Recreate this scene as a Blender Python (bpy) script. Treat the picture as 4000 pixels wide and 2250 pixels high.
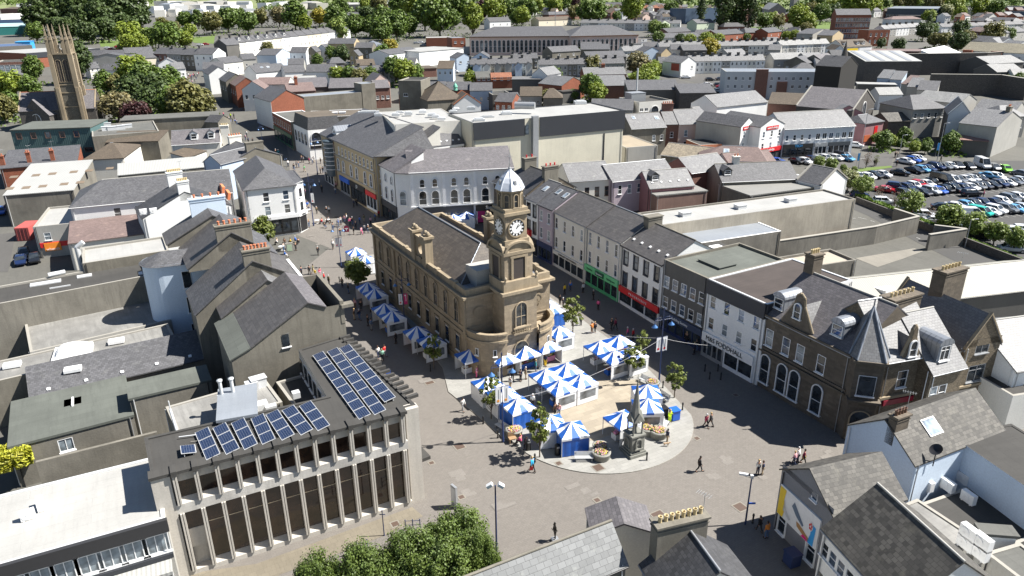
import bpy, bmesh, math, random
from mathutils import Vector, Matrix
random.seed(7)
PI=math.pi; R=math.radians
for o in list(bpy.data.objects): bpy.data.objects.remove(o)
SC=bpy.context.scene; COL=SC.collection
# ------------------------------------------------------------------ camera model (measured from the photograph)
F=2825.; YH=-20.; XV=2069.; CH=43.8
def _cam():
    YV=1125+F*F/(1125-YH)
    n=Vector((XV-2000,YV-1125,F)).normalized()
    y=(Vector((0,0,1))-n*n.z).normalized(); up=-n
    x=y.cross(up)
    return x,y,up
CX,CY,CU=_cam()
def ray(u,v):
    r=Vector((u-2000,v-1125,F)); return Vector((r.dot(CX),r.dot(CY),r.dot(CU)))
def tz(Y):
    if Y<120: return 0.
    if Y<400: return .045*(Y-120)
    return 12.6+.025*(Y-400)
def P3(u,v,h=0.):
    'world point where the pixel ray is h metres above the terrain'
    r=ray(u,v)
    if r.z<0:
        t=(CH-h)/-r.z
        if r.y*t<=120: return Vector((r.x*t,r.y*t,h))
    lo,hi=0.,6.
    for i in range(44):
        m=(lo+hi)/2
        if CH+r.z*m>tz(r.y*m)+h: lo=m
        else: hi=m
    return Vector((r.x*hi,r.y*hi,CH+r.z*hi))
def PD(u,v,Y):
    r=ray(u,v); t=Y/r.y; return Vector((r.x*t,Y,CH+r.z*t))
REG=dict(T=(1400,750,2.07),U=(1850,600,3.623),V=(1750,1050,3.622),W=(1750,1300,2.542),X=(0,0,1.),Q=(0,0,.644))
for _i in range(4):
    REG['ABCD'[_i]]=(_i*1000,0,2.574); REG['EFGH'[_i]]=(_i*1000,500,2.574)
    REG['IJKL'[_i]]=(_i*1000,1000,2.574); REG['MNOP'[_i]]=(_i*1000,1500,1.932)
def pxs(s):
    'picture points; a letter picks the crop the numbers were read in'
    out=[];reg='X'
    for t in s.split():
        if t[0].isalpha(): reg=t[0]; t=t[1:]
        if not t: continue
        a,b=map(float,t.split(',')); r=REG[reg]; out.append((r[0]+a/r[2],r[1]+b/r[2]))
    return out
def P1(s,h=0.): return P3(*pxs(s)[0],h)
# ------------------------------------------------------------------ objects
def link(o,parent=None,loc=None):
    COL.objects.link(o)
    if parent: o.parent=parent
    if loc is not None: o.location=loc
    return o
def empty(name,label,cat,loc=(0,0,0),rz=0,group=None):
    o=bpy.data.objects.new(name,None); COL.objects.link(o); o.empty_display_size=.2
    o.location=loc; o.rotation_euler=(0,0,rz); o['label']=label; o['category']=cat
    if group: o['group']=group
    return o
def tag(o,label=None,cat=None,group=None,kind=None):
    for k,v in (('label',label),('category',cat),('group',group),('kind',kind)):
        if v: o[k]=v
    return o
def copytree(o,parent=None):
    c=o.copy(); COL.objects.link(c)
    if parent: c.parent=parent
    for ch in o.children: copytree(ch,c)
    return c
def setmat(o,name,m):
    'swap a material on this copy only'
    for ch in [o]+list(o.children_recursive):
        if ch.type=='MESH' and ch.name.split('.')[0] in name:
            ch.material_slots[0].link='OBJECT'; ch.material_slots[0].material=m
class MB:
    def __init__(s): s.v=[]; s.f=[]; s.m=[]; s.sm=[]
    def poly(s,pts,mi=0,sm=False):
        n=len(s.v); s.v+= [Vector(p) for p in pts]; s.f.append(tuple(range(n,n+len(pts)))); s.m.append(mi); s.sm.append(sm)
    def mesh(s,vs,fs,mi=0,sm=False):
        n=len(s.v); s.v+=[Vector(p) for p in vs]
        for f in fs: s.f.append(tuple(n+i for i in f)); s.m.append(mi); s.sm.append(sm)
    def box(s,c,d,rz=0,mi=0,M=None):
        c=Vector(c); hx,hy,hz=d[0]/2,d[1]/2,d[2]/2; q=Matrix.Rotation(rz,3,'Z') if M is None else M
        vs=[c+q@Vector((x*hx,y*hy,z*hz)) for z in (-1,1) for x,y in ((-1,-1),(1,-1),(1,1),(-1,1))]
        s.mesh(vs,[(3,2,1,0),(4,5,6,7),(0,1,5,4),(1,2,6,5),(2,3,7,6),(3,0,4,7)],mi)
    def prism(s,poly,z0,z1,mi=0,cap=True):
        n=len(poly); P=[(p[0],p[1]) for p in poly]
        zs0=z0 if isinstance(z0,(list,tuple)) else [z0]*n; zs1=z1 if isinstance(z1,(list,tuple)) else [z1]*n
        vs=[(P[i][0],P[i][1],zs0[i]) for i in range(n)]+[(P[i][0],P[i][1],zs1[i]) for i in range(n)]
        fs=[(i,(i+1)%n,n+(i+1)%n,n+i) for i in range(n)]
        if cap: fs+=[tuple(range(n,2*n)),tuple(range(n-1,-1,-1))]
        s.mesh(vs,fs,mi)
    def tube(s,a,b,r0,r1=None,n=8,mi=0,sm=True,cap=True):
        a=Vector(a);b=Vector(b); r1=r0 if r1 is None else r1; d=(b-a)
        if d.length<1e-6: return
        d.normalize(); q=d.to_track_quat('Z','Y')
        vs=[p+q@Vector((r*math.cos(2*PI*i/n),r*math.sin(2*PI*i/n),0)) for p,r in ((a,r0),(b,r1)) for i in range(n)]
        s.mesh(vs,[(i,(i+1)%n,n+(i+1)%n,n+i) for i in range(n)],mi,sm)
        if cap: s.mesh(vs,[tuple(range(n,2*n)),tuple(range(n-1,-1,-1))],mi)
    def lathe(s,prof,c=(0,0,0),n=16,mi=0,sm=True,a0=0,a1=2*PI,rot=0):
        c=Vector(c); full=abs(a1-a0-2*PI)<1e-6; k=n if full else n+1
        vs=[c+Vector((r*math.cos(rot+a0+(a1-a0)*i/n),r*math.sin(rot+a0+(a1-a0)*i/n),z)) for r,z in prof for i in range(k)]
        fs=[]
        for j in range(len(prof)-1):
            for i in range(n):
                i2=(i+1)%k; fs.append((j*k+i,j*k+i2,(j+1)*k+i2,(j+1)*k+i))
        s.mesh(vs,fs,mi,sm)
    def obj(s,name,mat,parent=None,loc=None,org=None):
        me=s.data(name,mat,org); o=bpy.data.objects.new(name,me); return link(o,parent,loc)
    def data(s,name,mat,org=None):
        me=bpy.data.meshes.new(name); og=Vector(org) if org is not None else Vector((0,0,0))
        me.from_pydata([v-og for v in s.v],[],s.f)
        for m in (mat if isinstance(mat,(list,tuple)) else [mat]): me.materials.append(m)
        me.polygons.foreach_set('material_index',s.m); me.polygons.foreach_set('use_smooth',s.sm)
        uv=me.uv_layers.new(name='UVMap').data; ps=me.polygons
        for f,p in zip(s.f,ps):
            nn=p.normal
            if abs(nn.z)>.985:
                e=s.v[f[1]]-s.v[f[0]]; u=Vector((e.x,e.y,0))
                u=u.normalized() if u.length>1e-5 else Vector((1,0,0)); w=Vector((-u.y,u.x,0))
            else:
                u=Vector((-nn.y,nn.x,0)).normalized(); w=nn.cross(u)
                if abs(nn.z)<.02: w=Vector((0,0,1))
            for li,vi in zip(p.loop_indices,f):
                q=s.v[vi]; uv[li].uv=(q.dot(u),q.dot(w))
        me.validate(); me.update(); return me
# ------------------------------------------------------------------ materials
MAT={}
def nt(name):
    m=bpy.data.materials.new(name); m.use_nodes=True; t=m.node_tree; t.nodes.clear()
    o=t.nodes.new('ShaderNodeOutputMaterial'); b=t.nodes.new('ShaderNodeBsdfPrincipled'); t.links.new(b.outputs[0],o.inputs[0])
    return m,t,b
def N(t,typ,**k):
    n=t.nodes.new(typ)
    for a,v in k.items():
        if a in n.inputs: n.inputs[a].default_value=v
        else: setattr(n,a,v)
    return n
def mixc(t,fac,a,b,mode='MIX'):
    n=t.nodes.new('ShaderNodeMix'); n.data_type='RGBA'; n.blend_type=mode
    for i,x in ((0,fac),(6,a),(7,b)):
        if hasattr(x,'is_output') or isinstance(x,bpy.types.NodeSocket): t.links.new(x,n.inputs[i])
        else: n.inputs[i].default_value=x if i==0 else tuple(x)+((1,) if len(x)==3 else ())
    return n.outputs[2]
def ramp(t,sock,lo,hi,c0=0.,c1=1.):
    n=N(t,'ShaderNodeMapRange'); t.links.new(sock,n.inputs[0])
    for i,x in zip((1,2,3,4),(lo,hi,c0,c1)): n.inputs[i].default_value=x
    return n.outputs[0]
def uvn(t,sc=(1,1,1),obj=False):
    c=N(t,'ShaderNodeTexCoord'); m=N(t,'ShaderNodeMapping'); m.inputs['Scale'].default_value=sc
    t.links.new(c.outputs['Object' if obj else 'UV'],m.inputs[0]); return m.outputs[0]
def noise(t,vec,scale,detail=4,rough=.6):
    n=N(t,'ShaderNodeTexNoise',Scale=scale,Detail=detail,Roughness=rough); t.links.new(vec,n.inputs['Vector']); return n.outputs['Fac']
def mul(c,k): return tuple(min(1,x*k) for x in c[:3])
def mk(name,col,kind='plain',rough=.8,col2=None,a=.5,b=.25,var=.25,bump=.3,stain=.35,metal=0.,sc=1.):
    if name in MAT: return MAT[name]
    m,t,bs=nt(name); bs.inputs['Roughness'].default_value=rough; bs.inputs['Metallic'].default_value=metal
    uv=uvn(t); big=noise(t,uv,.22*sc,5); fine=noise(t,uv,6*sc,3)
    h=None; base=None
    if kind in('tile','brick','flag'):
        br=N(t,'ShaderNodeTexBrick'); t.links.new(uv,br.inputs['Vector'])
        br.inputs['Color1'].default_value=(*mul(col,1-var),1); br.inputs['Color2'].default_value=(*mul(col2 or col,1+var),1)
        br.inputs['Mortar'].default_value=(*mul(col,.45 if kind=='tile' else (.75 if kind=='brick' else .7)),1)
        br.inputs['Scale'].default_value=1; br.inputs['Brick Width'].default_value=a; br.inputs['Row Height'].default_value=b
        br.inputs['Mortar Size'].default_value=.018 if kind=='tile' else .012; br.inputs['Mortar Smooth'].default_value=.2
        base=br.outputs['Color']; h=br.outputs['Fac']; hs=-1
    elif kind in('corr','seam'):
        wv=N(t,'ShaderNodeTexWave',wave_type='BANDS',bands_direction='X'); wv.inputs['Scale'].default_value=1/(a*1.0)*.5*1.0/PI*2 if False else .314/a
        t.links.new(uv,wv.inputs['Vector'])
        f=wv.outputs['Fac']
        if kind=='seam': f=ramp(t,f,.86,.97)
        base=mixc(t,f,mul(col,.97 if kind=='seam' else .8),mul(col,.6 if kind=='seam' else 1.1)); h=f; hs=1
    elif kind=='rubble':
        vo=N(t,'ShaderNodeTexVoronoi'); vo.inputs['Scale'].default_value=1; t.links.new(uvn(t,(1/a,1/b,1)),vo.inputs['Vector'])
        base=mixc(t,ramp(t,vo.outputs['Color'],.1,.9) if False else noise(t,vo.outputs['Position'],1.7,0),mul(col,.5),mul(col2 or col,1.5))
        ve=N(t,'ShaderNodeTexVoronoi',feature='DISTANCE_TO_EDGE'); ve.inputs['Scale'].default_value=1; t.links.new(uvn(t,(1/a,1/b,1)),ve.inputs['Vector'])
        base=mixc(t,ramp(t,ve.outputs['Distance'],.02,.1),mul(col,.4),base); h=ve.outputs['Distance']; hs=1
    else:
        base=mixc(t,fine,mul(col,.88),mul(col,1.1))
    # weathering: broad patches and vertical runs
    dark=mul(col,.55)
    run=noise(t,uvn(t,(1.6,.16,1)),1.3*sc,5,.7)
    c=mixc(t,ramp(t,big,.42,.66,0,min(1,stain)),base,dark)
    c=mixc(t,ramp(t,run,.46,.7,0,min(1,stain)),c,mul(col,.6))
    c=mixc(t,ramp(t,fine,.3,.7,0,.25),c,mul(col,1.25))
    if kind=='tile': lich=noise(t,uv,.7*sc,6,.75); c=mixc(t,ramp(t,lich,.55,.7,0,.55),c,mul((col[0]*1.05,col[1]*1.05,col[2]*.95),1.8))
    t.links.new(c,bs.inputs['Base Color'])
    if h is not None or bump>0:
        bp=N(t,'ShaderNodeBump'); bp.inputs['Strength'].default_value=bump if h is not None else bump*.4; bp.inputs['Distance'].default_value=.04*(hs if h is not None else 1)
        t.links.new(h if h is not None else fine,bp.inputs['Height']); t.links.new(bp.outputs[0],bs.inputs['Normal'])
    MAT[name]=m; return m
def flat(name,col,rough=.6,metal=0.,spec=None,emit=None,coat=0):
    if name in MAT: return MAT[name]
    m,t,bs=nt(name); fine=noise(t,uvn(t,obj=True),3,3)
    t.links.new(mixc(t,fine,mul(col,.85),mul(col,1.12)),bs.inputs['Base Color'])
    bs.inputs['Roughness'].default_value=rough; bs.inputs['Metallic'].default_value=metal; bs.inputs['Coat Weight'].default_value=coat
    if emit: bs.inputs['Emission Color'].default_value=(*emit[:3],1); bs.inputs['Emission Strength'].default_value=emit[3]
    MAT[name]=m; return m
# wall finishes
WH=mk('white_render',(.74,.74,.72),stain=.16); OW=mk('offwhite_render',(.66,.64,.58),stain=.2); CR=mk('cream_render',(.62,.56,.44),stain=.2)
BW=mk('blue_white_render',(.55,.64,.74),stain=.12); LB=mk('pale_blue_render',(.42,.5,.6),stain=.15)
GR=mk('grey_render',(.185,.17,.137),stain=.95); DG=mk('dark_grey_render',(.11,.105,.095),stain=.4); LG=mk('light_grey_render',(.36,.35,.32),stain=.35)
PK=mk('pink_render',(.3,.15,.155),stain=.3); PP=mk('pale_pink_render',(.56,.42,.36),stain=.15); LI=mk('lilac_render',(.4,.34,.38),stain=.15)
PG=mk('pale_green_render',(.5,.56,.42),stain=.15); YS=mk('buff_render',(.42,.33,.2),stain=.3); PEB=mk('pebbledash',(.2,.186,.155),stain=.95,bump=.8)
RB=mk('red_brick',(.26,.085,.045),'brick',a=.23,b=.08,var=.3); BB=mk('brown_brick',(.2,.1,.075),'brick',a=.23,b=.08,var=.3)
SS=mk('sandstone_ashlar',(.315,.252,.172),'brick',a=.9,b=.36,var=.22,stain=.55,bump=.4); SSD=mk('sooty_sandstone',(.125,.102,.075),'brick',a=.7,b=.3,var=.3,stain=.6)
SST=mk('sandstone_trim',(.31,.25,.168),stain=.8); RU=mk('rubble_stone',(.17,.135,.09),'rubble',a=.42,b=.22,stain=.3); BAS=mk('basalt_rubble',(.095,.085,.075),'rubble',a=.5,b=.26,stain=.3)
GS=mk('grey_stone',(.26,.255,.225),'brick',a=.6,b=.3,var=.2,stain=.5)
CON=mk('precast_concrete',(.46,.43,.38),stain=.4,bump=.5); CND=mk('weathered_concrete',(.21,.195,.165),stain=1.)
# roof finishes
SL=mk('natural_slate',(.085,.085,.09),'tile',a=.35,b=.28,var=.3,rough=.65,stain=.25); SLL=mk('pale_slate',(.15,.15,.152),'tile',a=.4,b=.3,var=.2,rough=.55,stain=.3)
SLP=mk('purple_slate',(.118,.11,.115),'tile',a=.4,b=.3,var=.25,rough=.65,stain=.3); SLD=mk('dark_slate',(.055,.055,.058),'tile',a=.35,b=.28,var=.35,rough=.6,stain=.25)
SLB=mk('big_dark_tile',(.085,.08,.078),'tile',a=.6,b=.45,var=.2,rough=.6,stain=.2)
SLW=mk('bleached_slate',(.21,.21,.205),'tile',a=.5,b=.4,var=.14,rough=.6,stain=.25)
SLM=mk('mottled_slate',(.07,.065,.056),'tile',a=.42,b=.33,var=.6,rough=.7,stain=.3)
TB=mk('brown_tile',(.09,.07,.05),'tile',a=.33,b=.34,var=.2,rough=.8); TR=mk('red_tile',(.25,.1,.055),'tile',a=.33,b=.34,var=.2)
TPK=mk('faded_red_slate',(.16,.115,.105),'tile',a=.4,b=.3,var=.2)
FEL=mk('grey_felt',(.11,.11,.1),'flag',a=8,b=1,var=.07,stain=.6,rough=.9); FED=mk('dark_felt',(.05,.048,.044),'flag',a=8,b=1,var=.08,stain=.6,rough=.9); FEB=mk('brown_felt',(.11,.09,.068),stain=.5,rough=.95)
FGN=mk('green_grey_felt',(.1,.108,.094),'flag',a=8,b=1,var=.08,stain=.5,rough=.9)
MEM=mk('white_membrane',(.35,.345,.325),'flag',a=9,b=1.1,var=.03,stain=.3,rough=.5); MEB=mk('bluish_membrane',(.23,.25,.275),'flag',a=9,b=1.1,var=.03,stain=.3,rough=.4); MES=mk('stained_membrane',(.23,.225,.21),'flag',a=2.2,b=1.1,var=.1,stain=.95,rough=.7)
COR=mk('white_corrugated',(.36,.36,.34),'corr',a=.33,stain=.12,rough=.5); COG=mk('grey_corrugated',(.24,.25,.25),'corr',a=.3,stain=.3,rough=.5); CGN=mk('green_corrugated',(.07,.13,.13),'corr',a=.5,stain=.2)
SEA=mk('seamed_grey_metal',(.25,.245,.225),'seam',a=.55,stain=.3,rough=.5); COC=mk('cream_corrugated',(.29,.28,.235),'corr',a=.3,stain=.12,rough=.6)
LEAD=mk('lead_sheet',(.26,.28,.31),'seam',a=.6,stain=.25,rough=.35,metal=.3); RUST=mk('rusty_tin',(.26,.15,.125),'corr',a=.3,stain=.5)
CHAR=mk('charcoal_cladding',(.028,.031,.038),stain=.2,rough=.6)
# small stuff
WHT=flat('white_paint',(.8,.8,.79),.45); BLK=flat('black_paint',(.018,.018,.02),.4); NAV=flat('navy_paint',(.02,.035,.1),.35); GRY=flat('grey_metal',(.35,.36,.37),.4,.4)
LGM=flat('light_grey_metal',(.62,.63,.63),.4,.2); BRN=flat('brown_paint',(.12,.06,.035),.5); TERR=flat('terracotta',(.5,.18,.09),.8); YPOT=flat('buff_clay',(.5,.4,.22),.85)
REDP=flat('red_paint',(.6,.02,.025),.4); GRNP=flat('green_paint',(.1,.45,.2),.4); DGR=flat('dark_green_paint',(.01,.1,.05),.4); BLUP=flat('blue_paint',(.02,.12,.55),.4)
YELP=flat('yellow_paint',(.8,.55,.02),.45); SKYP=flat('sky_blue_paint',(.05,.35,.75),.4); STONE=flat('pale_stone',(.3,.285,.25),.8); WOODM=flat('timber',(.3,.19,.1),.8)
def glass(name,col=(.02,.025,.03),rough=.06):
    if name in MAT: return MAT[name]
    m,t,bs=nt(name); n=noise(t,uvn(t,obj=True),.7,2)
    t.links.new(mixc(t,ramp(t,n,.35,.65),mul(col,.5),mul(col,2.2)),bs.inputs['Base Color']); bs.inputs['Roughness'].default_value=rough
    bs.inputs['Specular IOR Level'].default_value=.8; MAT[name]=m; return m
GL=glass('dark_glass'); GLB=glass('bronze_glass',(.022,.013,.008)); GLL=glass('curtained_glass',(.16,.19,.21),.15); GLM=glass('half_curtained_glass',(.09,.09,.085),.12); GLN=glass('blue_glass',(.05,.07,.1),.05); GLS=glass('skylight_glass',(.2,.24,.28),.1)
WC={}
def winmesh(w,h,st,fm,gm):
    k=(w,h,st,fm.name,gm.name)
    if k in WC: return WC[k]
    f=MB(); t=.07; g=MB()
    if st=='a' or st=='A':
        n=10; r=w/2; hz=h-r
        out=[(-r-.12,0)]+[(-(r+.12)*math.cos(PI*i/n),hz+(r+.12)*math.sin(PI*i/n)) for i in range(n+1)]+[(r+.12,0)]
        inn=[(-r,0)]+[(-r*math.cos(PI*i/n),hz+r*math.sin(PI*i/n)) for i in range(n+1)]+[(r,0)]
        for i in range(len(out)-1):
            a,b,c,d=out[i],out[i+1],inn[i+1],inn[i]
            f.poly([(a[0],-.16,a[1]),(d[0],-.16,d[1]),(c[0],-.16,c[1]),(b[0],-.16,b[1])])
            f.poly([(a[0],0,a[1]),(a[0],-.16,a[1]),(b[0],-.16,b[1]),(b[0],0,b[1])]); f.poly([(d[0],-.16,d[1]),(d[0],0,d[1]),(c[0],0,c[1]),(c[0],-.16,c[1])])
        f.box((0,-.09,-.06),(w+.4,.26,.12)); f.box((0,-.05,hz*.55),(w,.05,.06))
        if st=='A': f.box((0,-.05,h/2),(.07,.05,h-.05))
        g.poly([(p[0],-.03,p[1]) for p in inn])
    else:
        y0,y1=-.02,.09
        for x in (-w/2+t/2,w/2-t/2): f.box((x,.05,h/2),(t,.1,h))
        for z in (t/2,h-t/2): f.box((0,.05,z),(w-2*t,.1,t))
        f.box((0,-.04,-.05),(w+.16,.22,.1))
        if st in 'sd' : f.box((0,.06,h*.5),(w-2*t,.06,.06))
        if st=='c': f.box((0,.06,h/2),(.06,.06,h-2*t))
        if st=='x': f.box((0,.06,h/2),(.06,.06,h-2*t)); f.box((-w/4,.06,h*.7),(w/2-t,.06,.05)); f.box((w/4,.06,h*.7),(w/2-t,.06,.05))
        if st=='q':
            for i in (1,2): f.box((0,.06,h*i/3),(w-2*t,.06,.06))
        if st=='d':
            for s in (-1,1): f.box((s*(w/2+.08),-.02,h/2),(.16,.08,h+.1))
        g.poly([(-w/2+t,.07,t),(w/2-t,.07,t),(w/2-t,.07,h-t),(-w/2+t,.07,h-t)])
    r=(f.data('window',fm),g.data('pane',gm)); WC[k]=r; return r
def inst(name,me,parent,loc,rz=0):
    o=bpy.data.objects.new(name,me); COL.objects.link(o); o.parent=parent; o.location=loc; o.rotation_euler=(0,0,rz); return o
def roofsolid(mb,polys,th=.14):
    'closed sheet from top polygons'
    cnt={}
    key=lambda p:(round(p[0],3),round(p[1],3),round(p[2],3))
    for P in polys:
        mb.poly(P); mb.poly([(p[0],p[1],p[2]-th) for p in reversed(P)])
        for i in range(len(P)):
            a,b=key(P[i]),key(P[(i+1)%len(P)]); cnt[(a,b)]=1
    for (a,b) in cnt:
        if (b,a) not in cnt: mb.poly([a,(a[0],a[1],a[2]-th),(b[0],b[1],b[2]-th),b])
class Bld: pass
WR=random.Random(99)
ALLB=[]
def bld(name,label,pts,h,roof='g',rise=2.5,d=None,wall=WH,rm=SL,win='',wm=None,gm=None,ch=(),rl=(),dm=(),vents=0,hip=(0,0),ov=.25,gov=.1,cop=None,par=.5,group=None,cat='building',z=None,pm=None,rect=True,world=None,band=None,base=None,dormm=None,ridge=None,cap=None):
    b=Bld(); b.h=h
    if world: Q=[Vector((p[0],p[1],0)) for p in world]
    else:
        pp=pxs(pts) if isinstance(pts,str) else pts
        Q=[P3(u,v,h) for u,v in pp] if z is None else [P3(u,v,0) if False else (lambda r:Vector((r.x*(CH-z-h)/-r.z,r.y*(CH-z-h)/-r.z,0)))(ray(u,v)) for u,v in pp]
    Q=[Vector((q.x,q.y,0)) for q in Q]
    if len(Q)==2 or (len(Q)==3 and rect):
        u=(Q[1]-Q[0]).normalized(); n=Vector((-u.y,u.x,0)); dd=d if len(Q)==2 else (Q[2]-Q[0]).dot(n)
        Q=[Q[0],Q[1],Q[1]+n*dd,Q[0]+n*dd]
        if dd<0: Q=[Q[3],Q[2],Q[1],Q[0]]
    n=len(Q); cen=sum(Q,Vector())/n
    zb=tz(cen.y) if z is None else z; zg=min(tz(q.y) for q in Q)-.6
    if base is not None: zg=base
    ze=zb+h; root=empty(name,label,cat,(cen.x,cen.y,zb),0,group); org=root.location.copy()
    b.root=root; b.Q=Q; b.z=zb; b.ze=ze; b.org=org
    wins=[]
    for s in win.split():
        f,rest=s.split(':'); a=rest.split(','); nn=int(a[0]); w,hh=float(a[1]),float(a[2]); zz=[float(q) for q in a[3].split('/')]
        st=a[4] if len(a)>4 and a[4] else 's'; x0,x1=(map(float,a[5].split('-')) if len(a)>5 else (0,1))
        wins.append((int(f),nn,w,hh,zz,st,x0,x1))
    W=MB(); wm=wm or WHT; gm=gm or GL
    flatr=roof[0]=='f'; top=ze
    L=[(Q[(i+1)%n]-Q[i]).length for i in range(n)]
    def ridgez(): return ze+rise
    for i in range(n):
        a,c=Q[i],Q[(i+1)%n]; u=(c-a).normalized(); Li=L[i]; nrm=Vector((u.y,-u.x,0)); holes=[]
        for (f,nn,w,hh,zz,st,x0,x1) in wins:
            if f!=i: continue
            for k in range(nn):
                xc=Li*(x0+(x1-x0)*(k+.5)/nn)
                for zq in zz:
                    fm_,gm_=wm,(gm if gm is not GL else WR.choice([GL,GL,GLM,GLL,GLN]))
                    if st=='x': fm_,gm_=(GRY if wm is WHT else wm),GL
                    fd,gd=winmesh(w,hh,st,fm_,gm_); loc=a+u*xc+Vector((0,0,zb+zq))-org; rz=math.atan2(u.y,u.x)
                    wo=inst('window' if st!='x' else 'shop_window',fd,root,loc,rz); inst('pane',gd,wo,(0,0,0))
                    if st not in 'aA': holes.append((xc-w/2,xc+w/2,zq+zb,zq+zb+hh))
        xs=sorted({0,Li}|{q for H in holes for q in H[:2]}); zs=sorted({zg,top}|{q for H in holes for q in H[2:]})
        PT=lambda x,zv,dep=0:(a+u*x-nrm*dep+Vector((0,0,zv)))
        for xi in range(len(xs)-1):
            for zi in range(len(zs)-1):
                mx,mz=(xs[xi]+xs[xi+1])/2,(zs[zi]+zs[zi+1])/2
                if any(H[0]<mx<H[1] and H[2]<mz<H[3] for H in holes): continue
                if zs[zi+1]-zs[zi]<1e-4 or xs[xi+1]-xs[xi]<1e-4: continue
                W.poly([PT(xs[xi],zs[zi]),PT(xs[xi+1],zs[zi]),PT(xs[xi+1],zs[zi+1]),PT(xs[xi],zs[zi+1])])
        for x0,x1,z0,z1 in holes:
            D=.14
            W.poly([PT(x0,z0),PT(x0,z0,D),PT(x1,z0,D),PT(x1,z0)]); W.poly([PT(x0,z1),PT(x1,z1),PT(x1,z1,D),PT(x0,z1,D)])
            W.poly([PT(x0,z0),PT(x0,z1),PT(x0,z1,D),PT(x0,z0,D)]); W.poly([PT(x1,z0),PT(x1,z0,D),PT(x1,z1,D),PT(x1,z1)])
    # local map
    def loc(x,y,zv):
        if n==4:
            s=x/max(L[0],.01); t=y/max((L[1]+L[3])/2,.01); A=Q[0].lerp(Q[1],s) if 0<=s<=1 else Q[0]+(Q[1]-Q[0])*s; Bq=Q[3]+(Q[2]-Q[3])*s
            p=A+(Bq-A)*t
        else: p=Q[0]+(Q[1]-Q[0])*(x/L[0])
        return (p.x,p.y,zv)
    b.loc=loc; Lx=L[0]; Ly=(L[1]+L[3])/2 if n==4 else 0; b.Lx=Lx; b.Ly=Ly
    RM=MB(); polys=[]
    if flatr:
        zr=ze-par
        inset=.3
        if par>0:
            I=[]
            for i in range(n):
                p,q,r=Q[i-1],Q[i],Q[(i+1)%n]; u1=(q-p).normalized(); u2=(r-q).normalized(); n1=Vector((-u1.y,u1.x,0)); n2=Vector((-u2.y,u2.x,0))
                k=inset/max(.25,1+n1.dot(n2)); I.append(q+(n1+n2)*k)
            cpm=MB()
            for i in range(n):
                j=(i+1)%n
                cpm.poly([(Q[i].x,Q[i].y,ze),(Q[j].x,Q[j].y,ze),(I[j].x,I[j].y,ze),(I[i].x,I[i].y,ze)]); cpm.poly([(I[i].x,I[i].y,ze),(I[j].x,I[j].y,ze),(I[j].x,I[j].y,zr),(I[i].x,I[i].y,zr)])
            cpm.obj('parapet',pm or STONE,root,(0,0,0),org)
            RM.poly([(q.x,q.y,zr) for q in I])
        else:
            O=[]
            for i in range(n):
                p,q,r=Q[i-1],Q[i],Q[(i+1)%n]; u1=(q-p).normalized(); u2=(r-q).normalized(); n1=Vector((-u1.y,u1.x,0)); n2=Vector((-u2.y,u2.x,0))
                k=-ov/max(.25,1+n1.dot(n2)); O.append(q+(n1+n2)*k)
            roofsolid(RM,[[(q.x,q.y,ze+.12) for q in O]],.25)
        b.roofz=lambda x,y:zr
    else:
        T=lambda x,y,zv:loc(x,y,zv)
        if roof=='g' or roof=='h':
            ha,hb=hip if roof=='h' else (-gov,-gov); sl=rise/(Ly/2); e=ze-ov*sl; m=Ly/2
            ra,rb=(ha,Lx-hb); rz_=ze+rise; oa=ov if ha>0 else gov; ob=ov if hb>0 else gov
            ea=e if ha>0 else None
            A0,A1,B1,B0=T(-oa,-ov,e),T(Lx+ob,-ov,e),T(Lx+ob,Ly+ov,e),T(-oa,Ly+ov,e); Ra,Rb=T(ra,m,rz_),T(rb,m,rz_)
            polys=[[A0,A1,Rb,Ra],[B1,B0,Ra,Rb]]
            if ha>0: polys.append([B0,A0,Ra])
            else: W.poly([T(0,Ly,ze),T(0,0,ze),T(0,m,ze+rise)])
            if hb>0: polys.append([A1,B1,Rb])
            else: W.poly([T(Lx,0,ze),T(Lx,Ly,ze),T(Lx,m,ze+rise)])
            b.roofz=lambda x,y:ze+rise*(1-abs(y-m)/m)
            if cen.y<215 and zb<4:
                gt=MB(); gt.tube(Vector(A0)-Vector((0,0,.12)),Vector(A1)-Vector((0,0,.12)),.07,n=6); gt.obj('gutter',WR.choice([BLK,GRY,WHT]),root,(0,0,0),org)
                if not ridge: rt=MB(); rt.tube(Ra,Rb,.1,n=6); rt.obj('ridge',WR.choice([GRY,GR,LG]),root,(0,0,0),org)
            if ridge: mbr=MB(); mbr.tube(Ra,Rb,.11,n=6); mbr.obj('ridge',ridge,root,(0,0,0),org)
            if cop:
                cm=MB()
                for xx,ok in ((0,ha<=0),(Lx,hb<=0)):
                    if not ok: continue
                    for y0 in (-.1,Ly+.1):
                        p=Vector(T(xx,y0,ze-.1*sl)); q=Vector(T(xx,m,ze+rise)); dq=(q-p)
                        u=(Q[1]-Q[0]).normalized(); s=u*.17; up=Vector((0,0,.26))
                        cm.mesh([p-s,p+s,q+s,q-s,p-s+up,p+s+up,q+s+up,q-s+up],[(0,1,5,4),(1,2,6,5),(2,3,7,6),(3,0,4,7),(4,5,6,7),(3,2,1,0)])
                cm.obj('coping',cop,root,(0,0,0),org)
        elif roof=='G' or roof=='H':
            ha,hb=hip if roof=='H' else (-gov,-gov); sl=rise/(Lx/2); e=ze-ov*sl; m=Lx/2; oa=ov if ha>0 else gov; ob=ov if hb>0 else gov
            A0,A1,B1,B0=T(-ov,-oa,e),T(Lx+ov,-oa,e),T(Lx+ov,Ly+ob,e),T(-ov,Ly+ob,e); Ra,Rb=T(m,ha,ze+rise),T(m,Ly-hb,ze+rise)
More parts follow.
